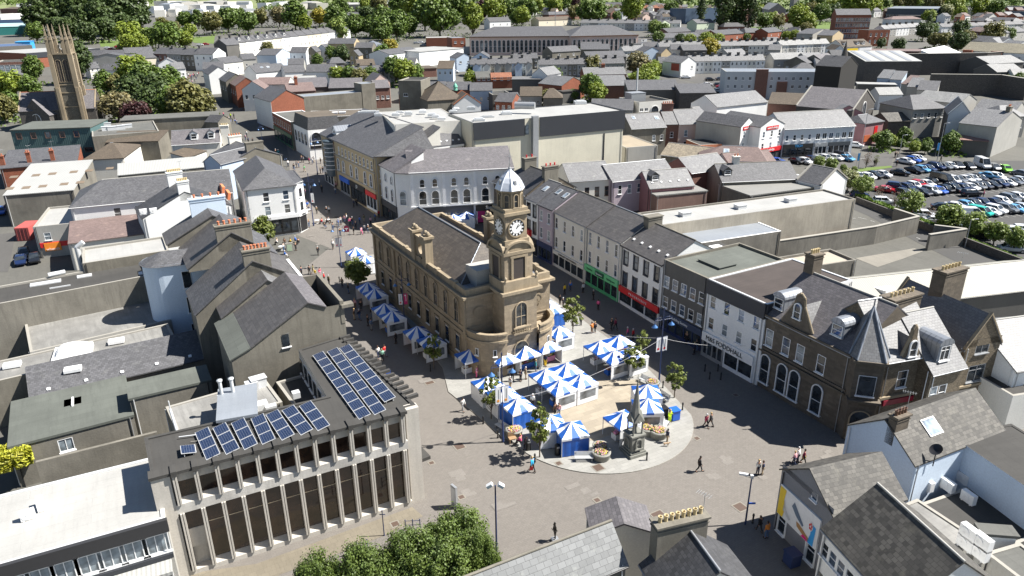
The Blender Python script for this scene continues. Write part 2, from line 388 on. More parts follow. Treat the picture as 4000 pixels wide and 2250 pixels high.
            polys=[[B0,A0,Ra,Rb],[A1,B1,Rb,Ra]]
            if ha>0: polys.append([A0,A1,Ra])
            else: W.poly([T(0,0,ze),T(Lx,0,ze),T(m,0,ze+rise)])
            if hb>0: polys.append([B1,B0,Rb])
            else: W.poly([T(Lx,Ly,ze),T(0,Ly,ze),T(m,Ly,ze+rise)])
            b.roofz=lambda x,y:ze+rise*(1-abs(x-m)/m)
            if cop:
                cm=MB(); v=(Q[3]-Q[0]).normalized()*.17; up=Vector((0,0,.26))
                for yy in (0,Ly):
                    for x0 in (-.1,Lx+.1):
                        p=Vector(T(x0,yy,ze-.1*sl)); q=Vector(T(m,yy,ze+rise))
                        cm.mesh([p-v,p+v,q+v,q-v,p-v+up,p+v+up,q+v+up,q-v+up],[(0,1,5,4),(1,2,6,5),(2,3,7,6),(3,0,4,7),(4,5,6,7),(3,2,1,0)])
                cm.obj('coping',cop,root,(0,0,0),org)
        elif roof=='m':
            sl=rise/Ly; polys=[[T(-gov,-ov,ze-ov*sl),T(Lx+gov,-ov,ze-ov*sl),T(Lx+gov,Ly+ov,ze+rise+ov*sl),T(-gov,Ly+ov,ze+rise+ov*sl)]]
            W.poly([T(Lx,0,ze),T(Lx,Ly,ze),T(Lx,Ly,ze+rise)]); W.poly([T(0,Ly,ze),T(0,0,ze),T(0,Ly,ze+rise)]); W.poly([T(Lx,Ly,ze),T(0,Ly,ze),T(0,Ly,ze+rise),T(Lx,Ly,ze+rise)])
            b.roofz=lambda x,y:ze+rise*y/Ly
        roofsolid(RM,polys)
    if zb<3 and h>4.5 and n==4 and cen.y<215:
        for i in range(n):
            u_=(Q[(i+1)%n]-Q[i]).normalized(); nv=Vector((u_.y,-u_.x,0))
            if nv.y<.3:
                for x_ in ([.35,L[i]-.35] if L[i]>7 else [.35]):
                    q_=Q[i]+u_*x_+nv*.09; dp=MB(); dp.tube((q_.x,q_.y,zg),(q_.x,q_.y,ze-.1),.055,n=6); dp.obj('downpipe',WR.choice([BLK,GRY,LGM]),root,(0,0,0),org)
    W.obj('wall',wall,root,(0,0,0),org); ro=RM.obj('roof',rm,root,(0,0,0),org); b.roof=ro
    for c in ch:
        x,y,w,dp,hh,np_=c[:6]; cm_=c[6] if len(c)>6 else GR; rot=math.atan2((Q[1]-Q[0]).y,(Q[1]-Q[0]).x)
        p=Vector(loc(x*Lx,y*Ly,0)); z1=(ze+rise if not flatr else ze)+hh
        c_=MB(); c_.box((p.x,p.y,(ze-.3+z1)/2),(w,dp,z1-ze+.3),rot); c_.box((p.x,p.y,z1+.07),(w+.22,dp+.22,.14),rot); c_.box((p.x,p.y,z1-.2),(w+.1,dp+.1,.1),rot)
        co=c_.obj('chimney',cm_,root,(0,0,0),org)
        if np_:
            ax=Vector((math.cos(rot),math.sin(rot),0)) if w>=dp else Vector((-math.sin(rot),math.cos(rot),0)); LL=max(w,dp)
            me=potmesh(c[7] if len(c)>7 else TERR)
            for k in range(np_): q=p+ax*LL*((k+.5)/np_-.5); inst('chimney_pot',me,co,Vector((q.x,q.y,z1+.14))-org,k)
    for r in rl:
        x,y,w,l=r[:4]; add_roofbit(b,'skylight',x*Lx,y*Ly,w,l,.1,LGM,GLS)
    for k in range(vents): add_roofbit(b,'roof_vent',Lx*(k+.5)/vents,Ly*.14,.35,.35,.14,WHT,None)
    for D_ in dm: dormer(b,*D_)
    ALLB.append(b); return b
POT={}
def potmesh(m):
    if m.name in POT: return POT[m.name]
    a=MB(); a.lathe([(.15,0),(.13,.3),(.16,.42),(.17,.5),(.12,.5),(.1,.3)],n=9); POT[m.name]=a.data('chimney_pot',m); return POT[m.name]
def add_roofbit(b,name,x,y,w,l,t,m,gm):
    e=.3; p=Vector(b.loc(x,y,b.roofz(x,y))); px_=Vector(b.loc(x+e,y,b.roofz(x+e,y)))-p; py_=Vector(b.loc(x,y+e,b.roofz(x,y+e)))-p
    u=px_.normalized(); v=py_.normalized(); nn=u.cross(v).normalized(); M=Matrix((u,v,nn)).transposed()
    a=MB(); a.box(p+nn*t/2,(w,l,t),M=M); o=a.obj(name,m,b.root,(0,0,0),b.org)
    if gm: g=MB(); g.box(p+nn*(t+.012),(w-.2,l-.2,.02),M=M); g.obj('pane',gm,o,(0,0,0),b.org)
    return o
def dormer(b,x,y,w,h,dep=2.2,wall=None,rm=None,st='s',gab=True,curve=False):
    'x in 0..1 along the eave; front face y metres behind the eave line'
    p0=Vector(b.loc(x*b.Lx,y,0)); f=Vector(b.loc(x*b.Lx,y+1,0))-p0; f.normalize(); s=Vector((f.y,-f.x,0)); z0=b.roofz(x*b.Lx,y)-.1; z1=z0+h
    a=MB(); A,B_=p0-s*w/2,p0+s*w/2; C_,D_=B_+f*dep,A+f*dep; up=lambda v,zz:(v.x,v.y,zz)
    a.prism([A,B_,C_,D_],z0,z1); pk=z1+(w*.35)
    if gab: a.poly([up(A,z1),up(B_,z1),up(p0,pk)])
    wm_=wall or WH; o=a.obj('dormer',wm_,b.root,(0,0,0),b.org); r=MB()
    if curve:
        n=8; e=.12
        pr=[(-(w/2+e)*math.cos(PI*i/n),(w/2+e)*.75*math.sin(PI*i/n)) for i in range(n+1)]
        for i in range(n):
            q=[p0+s*pr[i][0],p0+s*pr[i+1][0]]
            r.poly([up(q[0]-f*e,z1+pr[i][1]),up(q[1]-f*e,z1+pr[i+1][1]),up(q[1]+f*(dep+.6),z1+pr[i+1][1]),up(q[0]+f*(dep+.6),z1+pr[i][1])],sm=True)
        r.poly([up(p0+s*pr[i][0]-f*e,z1+pr[i][1]) for i in range(n+1)])
    elif gab:
        e=.15; E=[A-s*e-f*e,p0-f*e,B_+s*e-f*e]; G=[v+f*(dep+1.2) for v in E]; lo=z1-e*.7
        roofsolid(r,[[up(G[0],lo),up(E[0],lo),up(E[1],pk+.05),up(G[1],pk+.05)],[up(E[2],lo),up(G[2],lo),up(G[1],pk+.05),up(E[1],pk+.05)]],.08)
    else:
        e=.15; roofsolid(r,[[up(A-s*e-f*e,z1),up(B_+s*e-f*e,z1),up(C_+s*e+f*.5,z1+.25),up(D_-s*e+f*.5,z1+.25)]],.1)
    r.obj('dormer_roof',rm or b.roof.data.materials[0],o,(0,0,0),b.org)
    ww=min(w-.3,1.3); fd,gd=winmesh(round(ww,2),round(h-.35,2),st,WHT,GL); wo=inst('window',fd,o,p0-f*.1+Vector((0,0,z0+.25))-b.org,math.atan2(s.y,s.x)); inst('pane',gd,wo,(0,0,0))
def part(b,name,mb,mat,parent=None): return mb.obj(name,mat,parent or b.root,(0,0,0),b.org)
def face(b,i):
    a=b.Q[i]; c=b.Q[(i+1)%len(b.Q)]; u=(c-a).normalized(); return a,u,Vector((u.y,-u.x,0)),(c-a).length
def facebox(b,name,i,x0,x1,z0,z1,out,mat,back=0.,parent=None):
    a,u,nn,Li=face(b,i); p=a+u*((x0+x1)/2)+nn*((out-back)/2); m=MB(); m.box((p.x,p.y,b.z+(z0+z1)/2),(x1-x0,out+back,z1-z0),math.atan2(u.y,u.x)); return part(b,name,m,mat,parent)
def textmesh(s,size,depth=.02,ext=None):
    c=bpy.data.curves.new('t','FONT'); c.body=s; c.size=size; c.extrude=depth; c.align_x='CENTER'; c.align_y='CENTER'
    o=bpy.data.objects.new('t',c); COL.objects.link(o); me=bpy.data.meshes.new_from_object(o); bpy.data.objects.remove(o); return me
def text(parent,s,size,loc,rz,mat,name='lettering',wide=1.,bold=0,tilt=PI/2):
    me=textmesh(s,size); me.materials.clear(); me.materials.append(mat)
    o=bpy.data.objects.new(name,me); COL.objects.link(o); o.parent=parent; o.location=loc; o.rotation_euler=(tilt,0,rz); o.scale=(wide,1,1); return o
def sign(b,i,x0,x1,z0,z1,mat,txt=None,tm=None,out=.12,size=None,name='shop_sign',wide=1.):
    o=facebox(b,name,i,x0,x1,z0,z1,out,mat); a,u,nn,Li=face(b,i)
    if txt:
        p=a+u*((x0+x1)/2)+nn*(out+.03); text(o,txt,size or (z1-z0)*.7,Vector((p.x,p.y,b.z+(z0+z1)/2))-b.org,math.atan2(u.y,u.x),tm or WHT,wide=wide)
    return o
def shopfront(b,i,x0,x1,fz0,fz1,fm,txt=None,tm=None,fr=None,bays=3,size=None,wide=1.,gz=.5):
    'glazed shop window with frame, stall riser and sign band'
    s=sign(b,i,x0,x1,fz0,fz1,fm,txt,tm,.28,size,wide=wide); a,u,nn,Li=face(b,i); rz=math.atan2(u.y,u.x)
    m=MB(); g=MB(); wd=(x1-x0)/bays
    for k in range(bays+1):
        p=a+u*(x0+.06+(x1-x0-.12)*k/bays)+nn*.08; m.box((p.x,p.y,b.z+fz0/2),(.16,.16,fz0),rz)
    p=a+u*((x0+x1)/2)+nn*.06
    m.box((p.x,p.y,b.z+gz/2),(x1-x0,.12,gz),rz); q=p-nn*.03; g.box((q.x,q.y,b.z+(gz+fz0)/2),(x1-x0-.1,.06,fz0-gz),rz)
    o=part(b,'shop_window',m,fr or fm); part(b,'pane',g,GL,o); return s
def acunit(b,p,rz,sc=1.):
    if 'ac' not in WC:
        m=MB(); m.box((0,0,.38),(.9,.35,.7)); m.lathe([(.27,0),(.27,.03),(.22,.03),(.05,.03)],n=14,sm=False); n0=len(m.v)
        for k in range(n0-56,n0): v=m.v[k]; m.v[k]=Vector((v.x-.12,-.175-v.z,.38+v.y))
        m.box((-.3,0,.02),(.06,.4,.06)); m.box((.3,0,.02),(.06,.4,.06)); WC['ac']=m.data('air_conditioner',WHT)
    o=inst('air_conditioner',WC['ac'],b.root,Vector(p)-b.org,rz); o.scale=(sc,sc,sc); return o
def roofbox(b,x,y,w,l,t,m=WHT,name='roof_vent',rot=0):
    p=Vector(b.loc(x*b.Lx,y*b.Ly,b.roofz(x*b.Lx,y*b.Ly))); a=MB(); r=math.atan2((b.Q[1]-b.Q[0]).y,(b.Q[1]-b.Q[0]).x)+rot
    a.box((p.x,p.y,p.z+t/2),(w,l,t),r); a.box((p.x,p.y,p.z+t+.03),(w+.16,l+.16,.06),r); return part(b,name,a,m)
def streetwall(name,label,pts,h,mat,t=.35,cap=STONE,cat='wall',group=None,z=None,hb=0,world=None):
    P=[Vector((x,y,tz(y))) for x,y in world] if world else [P3(u,v,hb) for u,v in pxs(pts)]; root=empty(name,label,cat,(P[0].x,P[0].y,tz(P[0].y)),0,group); m=MB(); c=MB()
    for a,e in zip(P,P[1:]):
        u=(e-a); u.z=0; u.normalize(); s=Vector((-u.y,u.x,0))*t/2; za,ze=tz(a.y)-.3,tz(e.y)-.3
        m.prism([a-s,e-s,e+s,a+s],[za,ze,ze,za],[za+.3+h,ze+.3+h,ze+.3+h,za+.3+h]); s2=s*1.25
        if cap: c.prism([a-s2,e-s2,e+s2,a+s2],[za+.3+h,ze+.3+h]+[ze+.3+h,za+.3+h],[za+.38+h,ze+.38+h,ze+.38+h,za+.38+h])
    og=root.location.copy(); m.obj('wall' if cat=='wall' else 'panel',mat,root,(0,0,0),og)
    if cap: c.obj('coping',cap,root,(0,0,0),og)
    return root
# ------------------------------------------------------------------ people
def skin(vs,es,rs,root=0,lv=1):
    me=bpy.data.meshes.new('s'); me.from_pydata(vs,es,[]); o=bpy.data.objects.new('s',me); COL.objects.link(o); md=o.modifiers.new('k','SKIN'); md.use_smooth_shade=True
    for i,r in enumerate(rs): me.skin_vertices[0].data[i].radius=(r,r) if not isinstance(r,tuple) else r
    me.skin_vertices[0].data[root].use_root=True; sb=o.modifiers.new('b','SUBSURF'); sb.levels=lv; bpy.context.view_layer.update()
    dg=bpy.context.evaluated_depsgraph_get(); r=bpy.data.meshes.new_from_object(o.evaluated_get(dg)); bpy.data.objects.remove(o); r.polygons.foreach_set('use_smooth',[True]*len(r.polygons)); r.materials.append(SKN); return r
SKN=flat('skin',(.42,.24,.16),.6)
def pose(kind):
    P={}; sit=kind=='sit'; dz=-.43 if sit else 0
    P['pel']=(0,0,.93+dz); P['wai']=(0.01,0,1.08+dz); P['che']=(0.03,0,1.3+dz); P['nek']=(.03,0,1.46+dz); P['hd0']=(.05,0,1.54+dz); P['hd1']=(.06,0,1.66+dz)
    a={'walk':(.28,-.24),'walk2':(-.2,.26),'stand':(.03,-.03),'talk':(.02,-.06),'sit':(0,0)}[kind]
    for s,n,d in ((1,'l',a[0]),(-1,'r',a[1])):
        P[n+'hip']=(0,s*.1,.88+dz); 
        if sit: P[n+'kne']=(.42,s*.13,.5); P[n+'ank']=(.46,s*.13,.09); P[n+'toe']=(.62,s*.14,.04)
        else: P[n+'kne']=(d*.5+.04,s*.1,.49); P[n+'ank']=(d*1.05-(.06 if d<-.1 else 0),s*.1,.09+(.05 if d<-.1 else 0)); P[n+'toe']=(P[n+'ank'][0]+.16,s*.12,.04)
        P[n+'sho']=(.02,s*.185,1.41+dz); sw=-d*.7
        if kind=='talk' and s>0: P[n+'elb']=(.05,s*.25,1.14); P[n+'wri']=(.28,s*.12,1.22)
        elif sit: P[n+'elb']=(.1,s*.24,1.14+dz); P[n+'wri']=(.33,s*.16,1.06+dz)
        else: P[n+'elb']=(sw*.5,s*.24,1.13); P[n+'wri']=(sw+.06,s*.25,.88)
        w,e=Vector(P[n+'wri']),Vector(P[n+'elb']); P[n+'plm']=tuple(w+(w-e).normalized()*.07)
    return P
def figure(kind):
    P=pose(kind); names=list(P); idx={n:i for i,n in enumerate(names)}
    E=[('pel','wai'),('wai','che'),('che','nek'),('nek','hd0'),('hd0','hd1')]
    for n in 'lr': E+=[('pel',n+'hip'),(n+'hip',n+'kne'),(n+'kne',n+'ank'),(n+'ank',n+'toe'),('che',n+'sho'),(n+'sho',n+'elb'),(n+'elb',n+'wri'),(n+'wri',n+'plm')]
    Rr=dict(pel=.13,wai=.115,che=.135,nek=.055,hd0=.075,hd1=.09,hip=.085,kne=.058,ank=.042,toe=.038,sho=.06,elb=.042,wri=.028,plm=.03)
    rs=[Rr.get(n,Rr.get(n[1:],.05)) for n in names]; body=skin([P[n] for n in names],[(idx[a],idx[b]) for a,b in E],rs,0)
    f=MB()
    for n,s in (('l',1),('r',-1)):
        w,q=Vector(P[n+'wri']),Vector(P[n+'plm']); d=(q-w).normalized(); sd=Vector((1,0,0))-d*d.x; sd=sd.normalized() if sd.length>.1 else Vector((0,0,1)); inn=d.cross(sd)*(.3 if s>0 else -.3)
        for k,(off,l) in enumerate(((-.027,.055),(-.009,.066),(.009,.07),(.026,.06))): a=q+sd*off+d*.02; m_=a+d*l*.5; f.tube(a,m_,.009,.008,5); f.tube(m_,m_+(d+inn).normalized()*l*.5,.008,.006,5)
        f.tube(w+sd*.025+d*.03,w+sd*.06+d*.06,.011,.009,5); f.tube(w+sd*.06+d*.06,w+sd*.062+d*.095,.009,.007,5)
    h=Vector(P['hd1']); f.tube(h+Vector((.085,0,-.02)),h+Vector((.115,0,-.045)),.012,.016,5)
    for s in (-1,1): f.box(h+Vector((0,s*.093,-.03)),(.035,.018,.055))
    bm=bmesh.new(); bm.from_mesh(body); t=f.data('t',SKN); bm.from_mesh(t); bm.to_mesh(body); bm.free(); body.materials.clear(); body.materials.append(SKN); body.name='body'
    face_=MB(); [face_.box(h+Vector((.088,s*.034,-.01)),(.012,.02,.011)) for s in (-1,1)]; face_.box(h+Vector((.086,0,-.075)),(.012,.04,.008)); fc=face_.data('face',flat('dark_feature',(.06,.03,.025),.6))
    tn=['pel','wai','che','nek']+[n+j for n in 'lr' for j in ('sho','elb','wri')]; ti={n:i for i,n in enumerate(tn)}
    te=[('pel','wai'),('wai','che'),('che','nek')]+[e for n in 'lr' for e in (('che',n+'sho'),(n+'sho',n+'elb'),(n+'elb',n+'wri'))]
    tr=dict(pel=.155,wai=.145,che=.16,nek=.06,sho=.078,elb=.058,wri=.042); top=skin([P[n] for n in tn],[(ti[a],ti[b]) for a,b in te],[tr.get(n,tr.get(n[1:])) for n in tn],1); top.name='top'
    ln=['pel']+[n+j for n in 'lr' for j in ('hip','kne','ank')]; li={n:i for i,n in enumerate(ln)}; le=[e for n in 'lr' for e in (('pel',n+'hip'),(n+'hip',n+'kne'),(n+'kne',n+'ank'))]
    lr=dict(pel=.142,hip=.1,kne=.075,ank=.06); leg=skin([P[n] for n in ln],[(li[a],li[b]) for a,b in le],[lr.get(n,lr.get(n[1:])) for n in ln],0); leg.name='trousers'
    hs=[]
    for long in (0,1):
        m=MB(); c=h+Vector((-.022,0,.012)); m.lathe([(.001,.1),(.06,.09),(.095,.05),(.104,0),(.1,-.06 if not long else -.05),(.075,-.1 if not long else -.16),(.03,-.11 if not long else -.2)],c,12); hs.append(m.data('hair',SKN))
    sh=[]
    for n in 'lr': a,b=Vector(P[n+'ank']),Vector(P[n+'toe']); m=MB(); q=(a+b)/2; m.box((q.x-.01,q.y,min(a.z,b.z)+.005),(.27,.095,.075)); sh.append(m.data('shoe',SKN))
    return dict(body=body,face=fc,top=top,leg=leg,hair=hs,shoe=sh)
FIG={k_:figure(k_) for k_ in ('walk','walk2','stand','talk','sit')}
DOG=skin([(0,0,.32),(.2,0,.34),(.32,0,.42),(.4,0,.47),(.5,0,.44),(-.2,0,.32),(-.32,0,.42),(.18,.06,.18),(.18,.06,.02),(.18,-.06,.18),(.18,-.06,.02),(-.2,.06,.2),(-.24,.06,.12),(-.2,.06,.02),(-.2,-.06,.2),(-.24,-.06,.12),(-.2,-.06,.02)],[(0,1),(1,2),(2,3),(3,4),(0,5),(5,6),(1,7),(7,8),(1,9),(9,10),(5,11),(11,12),(12,13),(5,14),(14,15),(15,16)],[.1,.11,.07,.07,.035,.09,.02,.035,.025,.035,.025,.045,.025,.022,.045,.025,.022])
A1=R(29.); A2=R(119.)
# ------------------------------------------------------------------ ground sheets
def sheet(name,poly,mat,lift,kind='structure',label=None,cat=None):
    bm=bmesh.new(); vs=[bm.verts.new((p[0],p[1],0)) for p in poly]; bm.faces.new(vs)
    for y in (120,400): bmesh.ops.bisect_plane(bm,geom=bm.verts[:]+bm.edges[:]+bm.faces[:],plane_co=(0,y,0),plane_no=(0,1,0))
    bmesh.ops.triangulate(bm,faces=bm.faces)
    if sum(f.normal.z for f in bm.faces)<0: bmesh.ops.reverse_faces(bm,faces=bm.faces)
    for v in bm.verts: v.co.z=tz(v.co.y)+lift
    me=bpy.data.meshes.new(name); bm.to_mesh(me); bm.free(); uv=me.uv_layers.new(name='UVMap').data
    c,s_=math.cos(A1),math.sin(A1)
    for l in me.loops: v=me.vertices[l.vertex_index].co; uv[l.index].uv=(v.x*c+v.y*s_,-v.x*s_+v.y*c)
    me.materials.append(mat); o=bpy.data.objects.new(name,me); COL.objects.link(o); o['kind']=kind
    if label: o['label']=label
    return o
def gpoly(pts): return [P3(u,v,0) for u,v in pxs(pts)]
GRD=mk('town_ground',(.1,.097,.085),stain=.5,rough=.95,sc=.3); PAV=mk('brown_block_paving',(.152,.138,.122),'flag',a=.4,b=.2,var=.07,stain=.16,rough=.85,sc=.5)
GRN_=mk('pale_granite_paving',(.26,.255,.235),'flag',a=.9,b=.45,var=.1,stain=.2,rough=.75); BUF=mk('buff_granite_paving',(.29,.25,.19),'flag',a=1.2,b=.6,var=.14,stain=.2,rough=.75)
SLABS=mk('concrete_slab_paving',(.17,.148,.11),'flag',a=.6,b=.6,var=.08,stain=.35); ASP=mk('asphalt',(.058,.057,.055),stain=.25,rough=.9,sc=.5); ASP2=mk('old_asphalt',(.08,.077,.072),stain=.3,rough=.9,sc=.5); GRS=mk('grass',(.1,.15,.03),stain=.35,rough=.95,sc=.4); YARD=mk('concrete_yard',(.2,.185,.155),stain=.4)
sheet('ground',[(-2600,-60),(2600,-60),(2600,5200),(-2600,5200)],GRD,0)
def merge(a,*bs):
    for b in bs:
        d=b.org-a.org
        for c in list(b.root.children): c.parent=a.root; c.location=c.location+d
        bpy.data.objects.remove(b.root)
    return a
REG['Y']=(560,780,1.2798); REG['Z']=(560,380,1.575)
def PL(P0,ang,uv):
    'where a pixel ray meets the upright plane through P0 running at angle ang'
    r=ray(*uv); d=Vector((math.cos(ang),math.sin(ang),0)); n=Vector((-d.y,d.x,0)); o=Vector((0,0,CH))
    t=(Vector((P0[0],P0[1],0))-o).dot(n)/r.dot(n); p=o+r*t; return (p-Vector((P0[0],P0[1],0))).dot(d),p.z
def prof(name,label,P0,ang,pts,depth,wall,rms,inset=0.,ov=.2,win='',ch=(),group=None,cat='building',rl=(),front=True):
    'building whose front outline (pixels in the plane through P0) is run straight back by depth'
    pr=[PL(P0,ang,q) for q in pxs(pts)]; d=Vector((math.cos(ang),math.sin(ang),0)); n=Vector((-d.y,d.x,0)); P0=Vector((P0[0],P0[1],0))
    zb=tz(P0.y); zg=zb-.6; Q=[P0+d*pr[0][0],P0+d*pr[-1][0]]; Q+= [Q[1]+n*depth,Q[0]+n*depth]; cen=sum(Q,Vector())/4
    b=Bld(); b.Q=Q; b.z=zb; b.ze=min(pr[0][1],pr[-1][1]); b.h=b.ze-zb; b.root=empty(name,label,cat,(cen.x,cen.y,zb),0,group); b.org=b.root.location.copy(); b.pr=pr
    W=MB(); at=lambda s,z,k:(P0+d*s+n*k+Vector((0,0,z)))
    f=([at(pr[0][0],zg,0)] if not inset else [at(pr[0][0],pr[0][1]-.5,0),at(pr[0][0]+inset,pr[0][1]-.5,0),at(pr[0][0]+inset,zg,0)])+[at(pr[-1][0],zg,0)]+[at(s,z,0) for s,z in reversed(pr)]; W.poly(f); W.poly([q+n*depth for q in reversed(f)])
    if inset: W.poly([at(pr[0][0]+inset,zg,0),at(pr[0][0]+inset,pr[0][1]-.5,0),at(pr[0][0]+inset,pr[0][1]-.5,depth),at(pr[0][0]+inset,zg,depth)]); W.poly([at(pr[0][0],pr[0][1]-.5,0),at(pr[0][0]+inset,pr[0][1]-.5,0),at(pr[0][0]+inset,pr[0][1]-.5,depth),at(pr[0][0],pr[0][1]-.5,depth)])
    for a,c in ((pr[0],1),(pr[-1],0)):
        zq=zg if not(c and inset) else a[1]-.5; q=[at(a[0],zq,0),at(a[0],a[1],0),at(a[0],a[1],depth),at(a[0],zq,depth)]; W.poly(q if c else q[::-1])
    part(b,'wall',W,wall)
    for i,(a,c) in enumerate(zip(pr,pr[1:])):
        rm=rms[i%len(rms)]
        if rm is None: continue
        m=MB(); L=math.hypot(c[0]-a[0],c[1]-a[1]); us,uz=(c[0]-a[0])/L,(c[1]-a[1])/L; e0=ov if i==0 else 0; e1=ov if i==len(pr)-2 else 0
        roofsolid(m,[[at(a[0]-us*e0,a[1]-uz*e0+.1,-.15),at(c[0]+us*e1,c[1]+uz*e1+.1,-.15),at(c[0]+us*e1,c[1]+uz*e1+.1,depth+.1),at(a[0]-us*e0,a[1]-uz*e0+.1,depth+.1)]],.12); part(b,'roof',m,rm)
    b.Lx=(Q[1]-Q[0]).length; b.Ly=depth
    def rz(x,y):
        s=pr[0][0]+x
        for a,c in zip(pr,pr[1:]):
            if a[0]<=s<=c[0]+1e-6: return a[1]+(c[1]-a[1])*(s-a[0])/max(.01,c[0]-a[0])
        return pr[-1][1]
    b.roofz=rz; b.loc=lambda x,y,z:tuple((P0+d*(pr[0][0]+x)+n*y)[:2])+(z,)
    for s in win.split():
        fi,rest=s.split(':'); u,v,w,hh=map(float,rest.split(',')[:4]); st=(rest.split(',')+['s'])[4]
        fd,gd=winmesh(w,hh,st,WHT,GL); o=inst('window',fd,b.root,at(u,v,-.04)-b.org,ang); inst('pane',gd,o,(0,-.12,0))
    for c in ch: chim(b,*c)
    ALLB.append(b); return b
AR=random.Random(31)
def chim(b,x,y,z0,w,dp,z1,np_,mat=GR,pm=TERR,ang=None):
    'chimney at metres x along, y back'
    p=Vector(b.loc(x,y,0)); u=(b.Q[1]-b.Q[0]); rot=math.atan2(u.y,u.x) if ang is None else ang
    m=MB(); m.box((p.x,p.y,(z0+z1)/2),(w,dp,z1-z0),rot); m.box((p.x,p.y,z1+.08),(w+.25,dp+.25,.16),rot); m.box((p.x,p.y,z1-.3),(w+.12,dp+.12,.1),rot)
    o=part(b,'chimney',m,mat); ax=Vector((math.cos(rot),math.sin(rot),0)) if w>=dp else Vector((-math.sin(rot),math.cos(rot),0))
    if np_ and p.y<190 and AR.random()<.75:
        q=p+ax*max(w,dp)*.46; m=MB(); zt_=z1+AR.uniform(1.6,2.4); m.tube((q.x,q.y,z1-.5),(q.x,q.y,zt_),.025,n=4); a_=AR.random()*3; e_=Vector((math.cos(a_),math.sin(a_),0)); f_=Vector((-e_.y,e_.x,0)); t_=Vector((q.x,q.y,zt_-.1)); m.tube(t_-e_*.5,t_+e_*.6,.016,n=4); [m.tube(t_+e_*s_-f_*.28,t_+e_*s_+f_*.28,.012,n=3) for s_ in (-.4,-.2,0,.2,.4,.55)]; part(b,'aerial',m,GRY)
    for k in range(np_): q=p+ax*max(w,dp)*.92*((k+.5)/np_-.5); inst('chimney_pot',potmesh(pm),o,Vector((q.x,q.y,z1+.15))-b.org,k)
    return o

# ---- terrace on the left of the square: three slated buildings stepping back up the street
Pc=P1('J925,790',10)
g1=prof('slate_roofed_building','grey rendered building with one white window in its big gable above the solar panels',Pc,A1,'Y440,800 Y535,742 Y820,515 Y915,536 Y1000,520',9.98,GR,[FGN,SLB,SLP,None])
P_=Pc+Vector((math.cos(A2),math.sin(A2),0))*9.98
g1b=prof('link','part',P_,A1,'Y395,590 Y620,402 Y700,440',3.5,GR,[SLB,SLL]); merge(g1,g1b); ALLB.remove(g1b); P_=P_+Vector((math.cos(A2),math.sin(A2),0))*3.5
s,zv=PL(Pc,A1,pxs('Y716,735')[0]); fd,gd=winmesh(.85,1.5,'s',WHT,GL); _o=inst('window',fd,g1.root,Vector((Pc.x+math.cos(A1)*s,Pc.y+math.sin(A1)*s,zv))-g1.org,A1); inst('pane',gd,_o,(0,-.12,0))
s,zv=PL(Pc,A1,pxs('Y1000,520')[0]); m=MB(); n_=Vector((math.cos(A2),math.sin(A2),0)); d_=Vector((math.cos(A1),math.sin(A1),0)); q=Pc+d_*(s-.2)+n_*4.6; m.box((q.x,q.y,zv-.9),(.4,9.3,2.6),A1); q=Pc+d_*(s+.35)+n_*.1; m.box((q.x,q.y,zv-.2),(1.3,.9,.35),A1); part(g1,'parapet',m,GR)
g2=prof('slate_roofed_building','dark slate roofed building with a seven pot chimney left of the square',P_,A1,'Y262,575 Y545,308 Y780,385',8.27,GR,[SL,SLB])
chim(g2,PL(P_,A1,pxs('Y570,300')[0])[0]-g2.pr[0][0],.5,g2.pr[1][1]-3.,3.0,1.0,g2.pr[1][1]+1.2,7,GR)
m=MB(); a_=P_+d_*(g2.pr[-1][0]+.1)+n_*3.; m.box((a_.x,a_.y,g2.pr[-1][1]),(.35,7,.5),A1); part(g2,'gutter',m,WHT)
P_=P_+n_*8.27
g3=prof('slate_roofed_building','slate roofed building with a six pot chimney on its front party wall left of the square',P_,A1,'Y225,345 Y440,165 Y668,272',9.17,GR,[SLB,SL],inset=5.5)
chim(g3,PL(P_,A1,pxs('Y455,170')[0])[0]-g3.pr[0][0],.5,g3.pr[1][1]-2.5,4.2,1.,g3.pr[1][1]+.9,6,GR)
P_=P_+n_*9.17
g4=prof('slate_roofed_building','low slate roofed building behind with a blue white chimney of four pots',P_,A1,'Y120,225 Y345,80 Y515,140',5.5,GR,[SLB,SL],inset=6)
chim(g4,PL(P_,A1,pxs('Y345,55')[0])[0]-g4.pr[0][0],4.5,g4.pr[1][1]-2.,4.6,.8,g4.pr[1][1]+1.4,4,BW)
